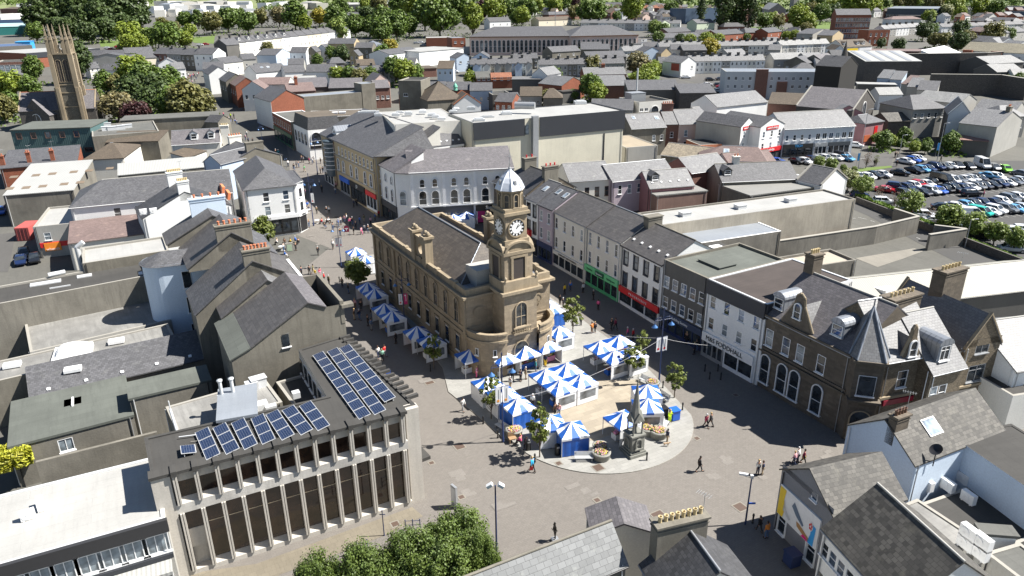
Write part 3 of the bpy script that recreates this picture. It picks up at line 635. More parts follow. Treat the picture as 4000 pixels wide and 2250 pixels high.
# ---- stone shopfront ornaments of the street side are out of sight
# round ended white wing
hT=12.6
def roundwing():
    a=P1('I1830,175',hT); dd=R(20); u=Vector((math.cos(dd),math.sin(dd),0)); v=Vector((-u.y,u.x,0)); r=2.5
    lft=P1('I1590,100',hT); Lw=(a-lft).dot(u)+5.5; c=lft+v*r+u*.3; c.z=0
    poly=[c+u*Lw-v*r,c+u*Lw+v*r]+[c+v*r*math.cos(PI*i/14)-u*r*math.sin(PI*i/14) for i in range(15)]
    root=empty('round_ended_house','pale blue white house with a tall round end and conical slate cap beside the flat roofs','building',(c.x,c.y,0)); og=root.location.copy(); m=MB()
    n=len(poly)
    for i in range(n):
        p,q=poly[i],poly[(i+1)%n]; m.mesh([(p.x,p.y,-.5),(q.x,q.y,-.5),(q.x,q.y,hT),(p.x,p.y,hT)],[(0,1,2,3)],0,i>2 and i<n-1)
    m.obj('wall',BW,root,(0,0,0),og); rm=MB(); e=.3; zt=hT+1.1
    pc=[c+v*(r+e)*math.cos(PI*i/14)-u*(r+e)*math.sin(PI*i/14) for i in range(15)]
    for p,q in zip(pc,pc[1:]): rm.poly([(p.x,p.y,hT-.15),(c.x,c.y,zt),(q.x,q.y,hT-.15)][::-1])
    for sg in (1,-1):
        p0=c+v*sg*(r+e); p1=p0+u*Lw; c1=c+u*Lw; q=[(p0.x,p0.y,hT-.15),(p1.x,p1.y,hT-.15),(c1.x,c1.y,zt),(c.x,c.y,zt)]; rm.poly(q if sg<0 else q[::-1])
    rm.obj('roof',SL,root,(0,0,0),og)
    b=Bld(); b.root=root; b.org=og
    for k,z in ((1.7,9.2),(1.85,5.7),(2.0,1.9)):
        for s_ in (0,):
            fd,gd=winmesh(1.1,2.3,'q',WHT,GL); p=c+u*(2.7)-v*(r+.05)+Vector((0,0,z)); o=inst('window',fd,root,p-og,dd); inst('pane',gd,o,(0,-.12,0))
roundwing()
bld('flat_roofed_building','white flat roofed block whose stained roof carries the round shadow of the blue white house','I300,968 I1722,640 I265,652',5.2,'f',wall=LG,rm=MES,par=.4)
bld('flat_roofed_building','long dark felt roofed building with a tall stained concrete wall','I-220,520 I1502,192 I-100,318',8.6,'f',wall=PEB,rm=FED,par=.25,pm=STONE)
bx=bld('flat_roofed_building','narrow white roofed block beyond the dark felt roof, silver flue at its left end','E830,1362 E1700,1228 E760,1215',9.8,'f',wall=GR,rm=MEM,par=.3)
bD=bld('flat_roofed_building','low building with a blotchy felt roof and a white domed rooflight','I-250,1310 I1772,838 I-220,1100',5.6,'f',wall=GR,rm=MES,par=.15)
def dome(b,s,w,h):
    p=P1(s,b.h); m=MB(); n=12
    for i in range(n):
        for j in range(5):
            def q(i,j):
                a=2*PI*i/n+PI/4; t=j/5; rr=w/2*(1-t**2)**.5; k=1/max(abs(math.cos(a)),abs(math.sin(a)))**(1-t*.8); return (p.x+rr*k*math.cos(a+A1-.1),p.y+rr*k*math.sin(a+A1-.1),b.ze+.25+h*t)
            m.mesh([q(i,j),q(i+1,j),q(i+1,j+1),q(i,j+1)],[(0,1,2,3)],0,True)
    m.box((p.x,p.y,b.ze+.1),(w*1.15,w*1.15,.5),A1-.1); part(b,'domed_rooflight',m,WHT)
dome(bD,'I735,985',3.4,1.1)
for s_ in ('I1172,865','I125,1105','I735,1150'):
    p=P1(s_,5.6); m=MB(); m.box((p.x,p.y,bD.ze+.15),(1.7,1.1,.35),A1-.1); part(bD,'skylight',m,WHT)
bld('slate_roofed_building','long low building with a pale slate slope and five white roof vents','I300,1432 I2085,1010',4.6,'m',1.7,d=4.2,wall=PEB,rm=SL,vents=5)
bld('flat_roofed_building','grey green felt roofed yard building with a small white window below its eave','M65,480 M1005,238 M222,110',4.6,'f',wall=PEB,rm=FGN,par=0,ov=.1,win='0:1,1.3,1.4,2.6,c,.38-.46')
bld('flat_roofed_building','narrow grey felt strip roof above a long pebbledash wall','I1300,1442 I2118,1250 I1262,1285',6.2,'f',wall=PEB,rm=FGN,par=0,ov=.1)
bld('flat_roofed_building','low pebbledash block with a sloping capped wall between yard roofs and the white roof','M270,602 M1185,372 M262,590',3.6,'f',wall=PEB,rm=PEB,par=0,ov=0)
bW=bld('shop_building','white flat roofed shop block with a dark ribbed fascia and blinds in its upper windows','M-260,1437 M1247,1012 M1108,560',7.1,'f',wall=LG,rm=MEM,par=.12,pm=LGM,win='0:8,1.9,1.7,4.1,c,.02-.98',gm=GLL)
facebox(bW,'fascia',0,-.2,face(bW,0)[3]+.1,6.05,7.15,.35,flat('dark_ribbed_board',(.03,.03,.032),.6)); facebox(bW,'canopy',0,face(bW,0)[3]*.45,face(bW,0)[3]-.2,3.2,3.5,1.8,COR); facebox(bW,'band',0,0,face(bW,0)[3],3.55,3.95,.3,CHAR)
p=P1('M215,1010',7.1); acunit(bW,(p.x,p.y,7.0),A1+.1,1.1); p=P1('M310,930',7.1); acunit(bW,(p.x,p.y,7.0),A1+1.6,1.2)
# ---- mid left
gp=bld('public_house','white gabled public house with a dark slate roof and two wide chimneys of buff pots','E1440,925 E2318,772',8.2,'G',3.6,d=8.5,wall=WH,rm=SLD,gov=.05)
chim(gp,gp.Lx*.5,.45,gp.ze+2,1.9,.9,gp.ze+5.3,6,WH,YPOT); chim(gp,gp.Lx*.5,8.1,gp.ze+2,2.6,.9,gp.ze+5.5,8,WH,YPOT)
for k,(a_,c_) in enumerate((('E2225,570','E2215,600'),('E2285,640','E2275,690'))):
    p=P1(a_,9.5); m=MB(); m.box((p.x,p.y,gp.ze+.9),(.5,3.2,1.3),A1-.35,M=Matrix.Rotation(A1,3,'Z')@Matrix.Rotation(.25,3,'Y')); part(gp,'upstand',m,flat('orange_flashing',(.7,.22,.09)))
gn=bld('hipped_building','long white building with a wide grey hipped slate roof joining the corner shop','E712,822 E2340,640 E742,622',8.0,'h',3.,wall=WH,rm=SL,hip=(5,0),win='0:2,1.2,2.1,4.9,s,.2-.46')
nx=bld('corner_shop','three storey pale corner shop with a hipped slate roof and black shopfront at the street corner','Z622,580 Z935,540',9.6,'H',2.6,d=18,wall=WH,rm=SL,hip=(4.6,0),ov=.35,win='0:2,1.1,1.8,4.0/6.7,s,.2-.98')
a,u,nn,Li=face(nx,0)
# splayed corner with its own windows
cw=MB(); e0=a+u*Li; v=-nn; e1=e0+(u*1.7+v*1.7); cw.poly([(e0.x,e0.y,0),(e1.x,e1.y,0),(e1.x,e1.y,nx.ze),(e0.x,e0.y,nx.ze)]); e2=e1+v*11; cw.poly([(e1.x,e1.y,0),(e2.x,e2.y,0),(e2.x,e2.y,nx.ze),(e1.x,e1.y,nx.ze)]); part(nx,'corner_wall',cw,WH)
uu=(e1-e0).normalized(); ra=math.atan2(uu.y,uu.x); rb=math.atan2(v.y,v.x)
for z_ in (4.0,6.7):
    fd,gd=winmesh(1.0,1.8,'s',WHT,GL); o=inst('window',fd,nx.root,(e0+e1)/2+Vector((0,0,nx.z+z_))-nx.org-Vector((-uu.y,uu.x,0))*.04,ra); inst('pane',gd,o,(0,-.1,0))
e3=e0+v*12.5; cm=MB(); cm.poly([(e0.x,e0.y,nx.ze-.02),(e1.x+.3,e1.y-.2,nx.ze-.12),(e2.x+.3,e2.y,nx.ze-.12),(e3.x,e3.y,nx.ze-.02)]); part(nx,'roof_edge',cm,SL)
DKC=flat('black_shopfront',(.02,.02,.022),.3)
shopfront(nx,0,Li*.12,Li,3.1,3.75,WHT,None,None,DKC,5); text(nx.root,'next',.75,Vector((a+u*Li*.36+nn*.4+Vector((0,0,nx.z+3.45))))-nx.org,math.atan2(u.y,u.x),BLK)
m=MB(); q=(e0+e1)/2+Vector((uu.y,-uu.x,0))*.1; m.box((q.x,q.y,nx.z+3.4),((e1-e0).length+.3,.3,.65),ra); part(nx,'shop_sign',m,WHT); text(nx.root,'next',.7,Vector((q.x,q.y,nx.z+3.4))+Vector((uu.y,-uu.x,0))*.2-nx.org,ra,BLK)
m=MB(); q=(e0+e1)/2+Vector((uu.y,-uu.x,0))*.03; m.box((q.x,q.y,nx.z+1.5),((e1-e0).length-.3,.1,3),ra); part(nx,'door',m,BLK)
nb=bld('slate_roofed_building','slate roofed building up the street with a six pot chimney, left of the pedestrian street','Z412,348 Z540,410',7.6,'g',2.4,d=12,wall=GR,rm=SL,ch=((.05,.5,1,3,1.1,5,OW),(.95,.5,1,4,1.2,0,GR)))
bld('slate_roofed_building','small blue grey gabled building with slate slopes beside the corner shop roof','Z470,415 Z700,345',8.5,'g',1.6,d=5.,wall=LB,rm=SL)
bd=bld('dormer_house','pink grey slate roofed house with two white gabled dormers near the street','Z175,298 Z470,275',7.,'g',2.6,d=10,wall=OW,rm=SLP,dm=((.47,1.2,1.9,1.7),(.83,1.2,1.7,1.7)),ch=())
chim(bd,bd.Lx*1.13,3.5,7,2,1.,bd.ze+3.3,4,OW,YPOT)
bld('tiled_building','low brown tiled lean to below the dormer house','Z265,380 Z490,278 ',5.2,'m',1.,d=4,wall=OW,rm=TB)
bl=bld('workshop','white corrugated workshop with a dozen square rooflights','E40,705 E740,640 E0,440',6.,'m',1.6,wall=PEB,rm=COR,ov=.15)
SQ=flat('brown_rooflight',(.2,.15,.1),.4)
for s_ in '140,495 362,475 527,458 740,437 895,422 1102,398 95,600 260,588 427,572 642,548 803,530'.split():
    p=P1('E'+s_,6.9); y=(Vector((p.x,p.y,0))-bl.Q[0]).dot(Vector((-(bl.Q[1]-bl.Q[0]).normalized().y,(bl.Q[1]-bl.Q[0]).normalized().x,0))); x=(Vector((p.x,p.y,0))-bl.Q[0]).dot((bl.Q[1]-bl.Q[0]).normalized())
    add_roofbit(bl,'rooflight',x,y,1.5,1.7,.06,SQ,None)
bl2=bld('workshop','narrow white corrugated roof continuing behind the hipped building','E1190,490 E2105,385 E1195,402',6.2,'m',1.,wall=PEB,rm=COR,ov=.1)
br=bld('terraced_building','grey slate building with red ridge tiles and three brick chimneys behind the white workshop','E5,425 E775,345 E10,292',4.6,'m',1.6,wall=RB,rm=SL,ch=())
chim(br,.3,2.6,5,1,.9,br.ze+2.3,2,RB); chim(br,br.Lx*.36,3,5,.9,.8,br.ze+2.6,2,RB); chim(br,br.Lx*.67,3,5,.9,.8,br.ze+2.6,2,RB)
bld('tiled_building','brown tiled pyramid roofed outbuilding beside the brick chimneys','E840,335 E1235,312 E805,180',5.2,'h',2.2,wall=OW,rm=TB,hip=(4,4))
bg=bld('metal_shed','green ribbed metal warehouse with a mossy flat roof in front of the church','A105,1325 A905,1290 A130,1225',7.7,'f',wall=CGN,rm=FGN,par=0,ov=.15,win='0:3,2.2,1.2,1.2,q,.55-1 0:5,1.1,1.6,5.3,,.0-.9'.replace(',,',',d,'),wm=flat('rusty_frame',(.16,.1,.08)))
bld('flat_roofed_building','grey flat roofed shop with white ducts and air conditioners on top','A930,1395 A1600,1325 A925,1250',6.5,'f',wall=GR,rm=FEL,par=.3)
rr=ALLB[-1]
for x,y,w,l,t in ((.2,.5,1.6,1.2,1.1),(.32,.5,2.6,1.5,1.),(.45,.5,2.,1.4,1.1),(.55,.6,2.4,1.3,.9),(.15,.9,5,.8,.9)): roofbox(rr,x,y,w,l,t,LGM,'duct')
bld('tiled_building','brown corrugated tile roof beside the pink slate dormer house','A1060,1440 A1590,1420 A1060,1365',5.5,'m',1.2,wall=GR,rm=TB)
bld('flat_roofed_building','long low grey roofed shop backing onto the churchyard trees','A1210,1230 A2185,1165 A1210,1170',6.,'f',wall=GR,rm=FEL,par=0,ov=.2)
bld('slate_roofed_building','small dark slate roof with a white gable beside the street','A2060,1225 A2190,1232 ',5.,'g',1.6,d=6,wall=GR,rm=SLD)
ws=bld('takeaway_shop','pale flat roofed corner unit with peeling paint and an orange takeaway sign','E335,1015 E770,965 E435,790',5.6,'f',wall=LG,rm=MEM,par=.35,win='0:1,1.1,1.4,2.9,s,.1-.45')
a,u,nn,Li=face(ws,0); sign(ws,0,.3,Li*.95,1.6,2.5,REDP)
o=facebox(ws,'sign_panel',0,1.,3.6,.9,2.4,.18,flat('orange_paint',(.9,.28,.03))); text(o,'whoosh',.65,Vector(a+u*2.3+nn*.24+Vector((0,0,1.25+ws.z)))-ws.org,math.atan2(u.y,u.x),WHT)
bld('slate_roofed_building','narrow brown slate roof with red ridge behind the takeaway','E690,1170 E1470,1060 E640,1020',4.8,'m',1.3,wall=OW,rm=TPK)
cn=empty('shipping_container','red shipping container standing by the stained workshop wall','container',P1('E265,1120',0),R(9)); m=MB(); m.box((0,1.6,1.3),(2.5,5,2.6)); m.obj('body',flat('container_red',(.4,.09,.08),.6),cn)
for x in (-.62,.62):
    m=MB(); m.box((x,-.93,1.3),(1.15,.06,2.4)); [m.box((x+dx,-.98,1.3),(.05,.05,2.4)) for dx in (-.3,.3)]; m.obj('door',flat('container_door',(.3,.07,.065),.6),cn)

# loose roof fittings on the near left roofs
def fitting(lab_b,q,h,w,l,t,m,name,rot=0.):
    p=P1(q,h); a=MB(); a.box((p.x,p.y,h+t/2),(w,l,t),A1+rot); part(lab_b,name,a,m)
_n4=[b for b in ALLB if b.root['label'].startswith('grey green felt')][0]
fitting(_n4,'M550,140',4.6,1.6,1.6,.12,LGM,'roof_vent'); fitting(_n4,'M550,140',4.7,.2,1.9,.2,WHT,'roof_vent')
_n8=[b for b in ALLB if b.root['label'].startswith('long dark felt')][0]
for q,w_,l_ in (('I460,275',3.6,1.2),('I850,205',1.8,1.),('I1415,180',.5,1.2),('I605,315',2.4,.15)): fitting(_n8,q,8.35,w_,l_,.15,LGM,'skylight')
m=MB(); p0_,p1_=P1('I490,215',8.6),P1('I660,180',8.6); m.tube((p0_.x,p0_.y,8.9),(p1_.x,p1_.y,8.9),.32,n=10); part(_n8,'duct',m,LGM)
m=MB(); p0_=P1('E770,1195',10.6); m.tube((p0_.x,p0_.y,2),(p0_.x,p0_.y,10.6),.35,n=12); m.tube((p0_.x,p0_.y,10.5),(p0_.x+.9,p0_.y+.3,11.2),.35,n=12); part(bx,'flue',m,LGM)
for q_ in ('E1495,1105','E1595,1095'): p=P1(q_,5.4); acunit(bx,(p.x,p.y,9.6),A1,1.3)
REG['S']=(2950,1050,1.1695); REG['a']=(1230,380,1.5747)
def xy(v): return (v[0],v[1])
# ---- paving
oval=[(-26,124),(-23.7,116.5),(-21.3,108.3),(-17.4,100.2),(-8.9,81.2),(-7.7,75.2),(-4.1,70),(-1.1,65.4),(1.1,62.6),(3.5,60.3),(6.4,59.2),(9.6,59),(13.2,60.7),(16.4,63.4),(18.3,66.6),(19.5,69.8),(19.6,73.5)]
oval=[(-26,124),(-23.7,116.5),(-21.3,108.3),(-17.4,100.2),(-8.9,81.2),(-7.7,75.2),(-4.1,70),(-1.1,65.4)]+[(9.3+10.6*math.cos(t),69.6+10.6*math.sin(t)) for t in [R(205+155*i/28) for i in range(29)]]
oval+=[xy(p) for p in gpoly('K1390,1160 K1020,870 K700,640 K330,380')]+[(-3,119),(-12,128)]
sheet('paving',[(-45,40),(60,30),(60,60),(48,75),(30,85),(12,118),(-8,150),(-12,170),(-30,200),(-66,262),(-92,330),(-112,420),(-125,420),(-104,330),(-82,262),(-70,225),(-60,195),(-50,160),(-42,135),(-34,128),(-38,110),(-20,70),(-28,46)],PAV,.012)
sheet('plaza',oval,GRN_,.09)
sheet('plaza_inner',[xy(p) for p in gpoly('W1080,1010 W1000,700 W1450,480 W1900,470 W2000,720 W1800,960 W1440,1080')],BUF,.1)
kb=MB()
for a,b in zip(oval,oval[1:]+oval[:1]):
    u=Vector((b[0]-a[0],b[1]-a[1],0)).normalized()*.001; kb.prism([a,b,(b[0]*.997+.03,b[1]*.997+.2),(a[0]*.997+.03,a[1]*.997+.2)],[tz(a[1])-.2,tz(b[1])-.2,tz(b[1])-.2,tz(a[1])-.2],[tz(a[1])+.1,tz(b[1])+.1,tz(b[1])+.1,tz(a[1])+.1])
ko=kb.obj('kerb',STONE); ko['kind']='structure'
sheet('pavement',[xy(p) for p in gpoly('M1300,1449 N0,1360 N1180,930 N1260,1000 N1010,1130 N600,1290 N180,1440 N100,1560 M1300,1700')],SLABS,.03)
# ---- concrete office
FL=P1('M1140,715',10); FR=P1('N1130,210',10); SR=P1('N1200,112',10); BR=P1('J880,800',10); BL=P1('J425,940',10); IC=P1('J710,1410',10); LB_=P1('M1085,405',10)
FL.z=0; uo=(FR-FL); uo.z=0; Lo=uo.length; uo.normalize(); vo=Vector((-uo.y,uo.x,0)); ro=math.atan2(uo.y,uo.x)
of=bld('office_building','concrete office with a two tier column front and solar panels on its roof','',10.,'f',world=[FL+vo*.7,FR+vo*.7+uo*1.2,BR,BL,IC,LB_],wall=CON,rm=FED,par=.12,pm=FED)
def ob(m,x0,x1,y0,y1,z0,z1): p=FL+uo*(x0+x1)/2+vo*(y0+y1)/2; m.box((p.x,p.y,(z0+z1)/2),(x1-x0,y1-y0,z1-z0),ro)
nb_=12; x0=1.55; bw=(Lo-x0-.35)/nb_
m=MB(); ob(m,-.1,x0-.3,.0,1,-.5,9.9); part(of,'end_panel',m,CON); m=MB(); ob(m,Lo+.05,Lo+1.3,.3,1.2,-.5,9.95); part(of,'end_panel',m,CON)
m=MB(); ob(m,x0-.3,Lo,0,.75,6.15,7.0); part(of,'beam',m,mk('stained_beam',(.5,.48,.44),stain=.85,bump=.5)); m=MB(); ob(m,x0-.3,Lo,0,.75,-.5,.45); part(of,'plinth',m,CON)
m=MB(); ob(m,-.2,Lo+.1,-.1,1,9.82,10.08); part(of,'roof_edge',m,FED)
m=MB(); ob(m,x0-.3,Lo,.35,.7,8.9,9.85); part(of,'spandrel',m,CON)
for k in range(nb_+1):
    x=x0+bw*k
    for z0,z1,t in ((7,9.95,.26),(.45,6.15,.26)):
        m=MB(); ob(m,x-.16,x-.03,-.15,.6,z0,z1); ob(m,x+.03,x+.16,-.15,.6,z0,z1); ob(m,x-.05,x+.05,-.02,.6,z0,z1); part(of,'column',m,CON)
    m=MB(); ob(m,x-.2,x+.2,-.25,.9,9.75,10.22); part(of,'roof_block',m,FED)
    if k<nb_:
        for z0,z1,nm in ((7.35,8.95,0),(.8,6.2,1)):
            if nm and k==0: z0=4.2
            m=MB(); ob(m,x+.1,x+bw-.1,.5,.62,z0,z1); w_=part(of,'window',m,flat('bronze_frame',(.05,.035,.025),.4)); g=MB(); ob(g,x+.16,x+bw-.16,.46,.5,z0+.06,z1-.06); part(of,'pane',g,GLB,w_)
            if nm and k: 
                g=MB(); [ob(g,x+.25,x+bw*(.5 if q<4 else .9),.42,.45,q,q+.07) for q in (4.4,)]; part(of,'light_fitting',g,flat('pale_ceiling',(.5,.42,.3),.6),w_)
            # sloping sill
            q=MB(); A_=FL+uo*(x+.16); B_=FL+uo*(x+bw-.16); z2=z0-.02; z3=7. if not nm else .45
            if nm and k==0: ob(q,x+.16,x+bw-.16,.4,.6,2.4,4.2)
            else: q.mesh([A_+Vector((0,0,z3)),B_+Vector((0,0,z3)),B_+vo*.5+Vector((0,0,z2)),A_+vo*.5+Vector((0,0,z2))],[(0,1,2,3)])
            part(of,'sill',q,CON)
# brackets along the right wing
rw=(BR-SR); rw.z=0; n_=17; rw2=rw.normalized(); rr_=math.atan2(rw2.y,rw2.x); ow=Vector((rw2.y,-rw2.x,0))
for k in range(n_):
    q=SR+rw*((k+.6)/n_); m=MB(); m.box((q.x,q.y,9.98),(.32,1.15,.3),rr_); part(of,'roof_block',m,FED)
# courtyard wall windows on the inner face of the right wing
for k in range(6):
    q=BL+(IC-BL)*((k+.5)/6); d_=(IC-BL).normalized(); nn_=Vector((-d_.y,d_.x,0))*-1; fd,gd=winmesh(1.3,1.9,'q',WHT,GL); ra_=math.atan2(d_.y,d_.x)
    o=inst('window',fd,of.root,Vector((q.x,q.y,7.4))-of.org+Vector((d_.y,-d_.x,0))*.05,ra_); inst('pane',gd,o,(0,-.12,0))
# solar panels : rows of tilted modules
def panelmesh():
    f=MB(); M=Matrix.Rotation(R(12),3,'Y'); f.box((0,0,.28),(1.0,1.62,.05),M=M); f.box((.3,0,.1),(.05,1.5,.2)); f.box((-.3,0,.18),(.05,1.5,.3)); c=MB(); c.box((0,0,.312),(.92,1.54,.012),M=M)
    return f.data('solar_panel',LGM),c.data('cells',SOL)
def solarmat():
    m,t,bs=nt('solar_cells'); br=N(t,'ShaderNodeTexBrick'); br.offset=0; t.links.new(uvn(t),br.inputs['Vector'])
    for a_,v_ in (('Scale',1),('Brick Width',.165),('Row Height',.165),('Mortar Size',.008)): br.inputs[a_].default_value=v_
    br.inputs['Color1'].default_value=(.008,.018,.05,1); br.inputs['Color2'].default_value=(.012,.024,.065,1); br.inputs['Mortar'].default_value=(.12,.14,.18,1)
    t.links.new(br.outputs[0],bs.inputs['Base Color']); bs.inputs['Roughness'].default_value=.15; return m
SOL=solarmat(); PF,PC=panelmesh()
def panels(lst,rz,h=10.):
    k=0
    for s_ in lst:
        for q in s_.split():
            p=P1(q,h+.25); o=inst('solar_panel',PF,of.root,Vector((p.x,p.y,h-.08))-of.org,rz); inst('cells',PC,o,(0,0,0)); k+=1
rzp=R(29)
def line(a,b,n): 
    (x0,y0),=pxs(a); (x1,y1),=pxs(b); A_=P3(x0,y0,10.2); B_=P3(x1,y1,10.2); return [A_.lerp(B_,i/max(1,n-1)) for i in range(n)]
for a,b,n in (('M1420,492','M1420,492',1),('M1535,378','M1595,515',3),('M1670,342','M1740,475',3),('M1808,306','M1877,440',3),('N22,272','N82,402',3),('N138,242','N222,370',3),('N262,208','N360,332',3),('N392,175','N488,300',3),
              ('J643,1008','N800,217',9),('J788,970','N915,184',9),('J912,935','N988,90',8)):
    P_=line(a,b,n); dl=(P_[-1]-P_[0]) if n>1 else vo; sp=(dl.length/(n-1) if n>1 else 1.3); rzz=math.atan2(-dl.x,dl.y) if n>1 else ro
    for p in P_: o=inst('solar_panel',PF,of.root,Vector((p.x,p.y,9.92))-of.org,rzz); o.scale=(1.12,sp/1.68,1); inst('cells',PC,o,(0,0,0))
# rooftop plant beside the office
pl=bld('plant_room','pale stained flat roofed plant room with two metal flues beside the solar panels','M1645,278 M1932,228 M1570,65',10.3,'f',wall=LG,rm=MEB,par=0,ov=.15)
for q in ('I2215,1310','I2330,1290'):
    p=P1(q,11.2); m=MB(); m.tube((p.x,p.y,10.3),(p.x,p.y,11.6),.16,n=10); m.lathe([(.16,11.6),(.26,11.75),(.26,11.85),(0,11.9)],(p.x,p.y,0),10); part(pl,'flue',m,LGM)
yd=bld('flat_roofed_building','low dirty flat roof with pipes and loose plant behind the office','M1340,375 N200,135 M1290,160',8.2,'f',wall=GR,rm=MES,par=.1)
for x,y,w,l,t in ((.55,.5,1.6,1.,.9),(.72,.3,.8,.7,.6),(.9,.8,1.4,.9,1.)): roofbox(yd,x,y,w,l,t,LGM,'roof_box')
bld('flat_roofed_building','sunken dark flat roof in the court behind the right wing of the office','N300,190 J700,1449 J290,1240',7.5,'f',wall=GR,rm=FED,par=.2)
bs_=MB(); 
cn_=facebox(of,'canopy',1,1.,5.2,3.,3.35,1.6,FED)
# ---- town hall
HO=Vector((-5.6,80.35,0)); ha=Vector((math.cos(R(30)),math.sin(R(30)),0)); hb=Vector((-ha.y,ha.x,0)); HW=11.9; HL=32.; rh=R(30)
th=empty('town_hall','sandstone town hall with a hipped slate roof and a white domed clock tower','town hall',HO+ha*HW/2+hb*HL/2,0); hog=th.location.copy(); TH=Bld(); TH.root=th; TH.org=hog; TH.z=0
def hp(t,s,z=0): q=HO+ha*t+hb*s; return Vector((q.x,q.y,z))
def hbx(m,t0,t1,s0,s1,z0,z1): q=hp((t0+t1)/2,(s0+s1)/2); m.box((q.x,q.y,(z0+z1)/2),(t1-t0,s1-s0,z1-z0),rh)
m=MB(); hbx(m,0,HW,0,HL,-.5,9.9); part(TH,'wall',m,SS)
m=MB(); hbx(m,-.12,HW+.12,-.12,HL+.12,-.4,.9); hbx(m,-.18,HW+.18,-.18,HL+.18,4.75,5.15); hbx(m,-.1,HW+.1,-.1,HL+.1,5.75,5.9); part(TH,'string_course',m,SST)
m=MB(); hbx(m,-.3,HW+.3,-.3,HL+.3,9.75,9.95); hbx(m,-.6,HW+.6,-.6,HL+.6,9.95,10.25)
for k in range(64): hbx(m,-.5,-.02,k*.5+.1,k*.5+.3,9.6,9.8)
part(TH,'cornice',m,SST)
m=MB()
for a in ((-.1,.35,-.1,HL+.1),(HW-.35,HW+.1,-.1,HL+.1),(.35,HW-.35,-.1,.35),(.35,HW-.35,HL-.35,HL+.1)): hbx(m,a[0],a[1],a[2],a[3],10.25,11.05)
for s in (3,8.2,13.5,18.7,24,29): hbx(m,-.16,.4,s-.4,s+.4,10.25,11.2); hbx(m,HW-.4,HW+.16,s-.4,s+.4,10.25,11.2)
part(TH,'parapet',m,SST)
zr=10.5; zp=13.9; A_=[hp(.9,3,zr),hp(HW-.9,3,zr),hp(HW-.9,HL-1,zr),hp(.9,HL-1,zr)]; q0=hp(HW/2,7.2,zp); q1=hp(HW/2,HL-4.5,zp)
m=MB(); roofsolid(m,[[A_[3],A_[0],q0,q1],[A_[1],A_[2],q1,q0],[A_[0],A_[1],q0],[A_[2],A_[3],q1]],.12); part(TH,'roof',m,mk('hall_slate',(.085,.072,.06),'tile',a=.5,b=.42,var=.25,rough=.7,stain=.3))
m=MB(); hbx(m,.35,HW-.35,.35,HL-.35,10.2,10.42); part(TH,'gutter_roof',m,LEAD); m=MB(); m.tube(q0,q1,.1,n=6); m.tube(q0,A_[0],.08,n=5); m.tube(q1,A_[3],.08,n=5); part(TH,'ridge',m,LEAD)
m=MB(); hbx(m,2.2,HW-2.2,1.2,4.2,10.4,12.6); part(TH,'roof_block',m,LG)
def archwin(parent,t,s,z,w,h,rot,st='A'):
    fd,gd=winmesh(w,h,st,WHT if st!='A' else STONE2,GL); o=inst('window',fd,parent,hp(t,s,z)-hog,rot); inst('pane',gd,o,(0,0,0)); return o
STONE2=flat('carved_surround',(.36,.29,.2),.8)
def pilaster(s0,side,z0,z1,w=.35): m=MB(); t=-.13 if side<0 else HW+.13; hbx(m,t-.1,t+.1,s0-w/2,s0+w/2,z0,z1); return m
ys=[2.6,5.7,8.8,11.9,15.0,18.1,21.2,25.6,29.0]
for s in ys:
    for side,rot in ((-.02,rh-PI/2),(HW+.02,rh+PI/2)):
        archwin(th,side,s,5.95,1.15,3.1,rot); fd,gd=winmesh(1.05,2.1,'s',WHT,GL)
        sgn=-1 if side<0 else 1
        o=inst('window',fd,th,hp(side+sgn*.03,s,1.9)-hog,rot); inst('pane',gd,o,(0,-.11,0))
        m=MB(); hbx(m,side-.1,side+.1,s-.8,s-.62,1.7,4.2); hbx(m,side-.1,side+.1,s+.62,s+.8,1.7,4.2); hbx(m,side-.14,side+.14,s-.85,s+.85,4.2,4.4); part(TH,'window_surround',m,SST)
for s in (.35,23.4,31.6):
    for side in (-1,1): part(TH,'pilaster',pilaster(s,side,.9,9.75,.6),SST)
# paired ornamental chimneys
for side in (.3,HW-.3):
    for s in (11.6,15.4): 
        m=MB(); hbx(m,side-.55,side+.55,s-.55,s+.55,10.2,14.3); hbx(m,side-.75,side+.75,s-.75,s+.75,14.3,14.6); hbx(m,side-.4,side+.4,s-.4,s+.4,14.6,14.8)
        for e in (-.35,.35): q=hp(side,s+e,14.8); m.lathe([(.28,0),(.28,.25),(.14,.45),(0,.5)],q,10)
        part(TH,'chimney',m,SST)
    m=MB(); q=hp(side,13.5,12.3)
    R1_,R2_=.72,1.35; rr=Matrix.Rotation(rh,3,'Z')
    for i in range(20):
        a0,a1=2*PI*i/20,2*PI*(i+1)/20
        def sq(a,r,k): 
            y,z=r*math.cos(a),r*math.sin(a)
            if k: mx=max(abs(y),abs(z)); y,z=y/mx*R2_,z/mx*R2_*1.15
            return y,z
        for dx in (-.22,.22):
            v=[q+rr@Vector((dx,)+sq(a0,R1_,0)),q+rr@Vector((dx,)+sq(a1,R1_,0)),q+rr@Vector((dx,)+sq(a1,1,1)),q+rr@Vector((dx,)+sq(a0,1,1))]; m.poly(v if dx>0 else v[::-1])
        v=[q+rr@Vector((dx,)+sq(a,R1_,0)) for dx,a in ((-.22,a0),(.22,a0),(.22,a1),(-.22,a1))]; m.poly(v)
    hbx(m,side-.35,side+.35,12.1,14.9,13.7,14.0); hbx(m,side-.3,side+.3,12.1,14.9,10.2,10.9); part(TH,'ring_screen',m,SST)
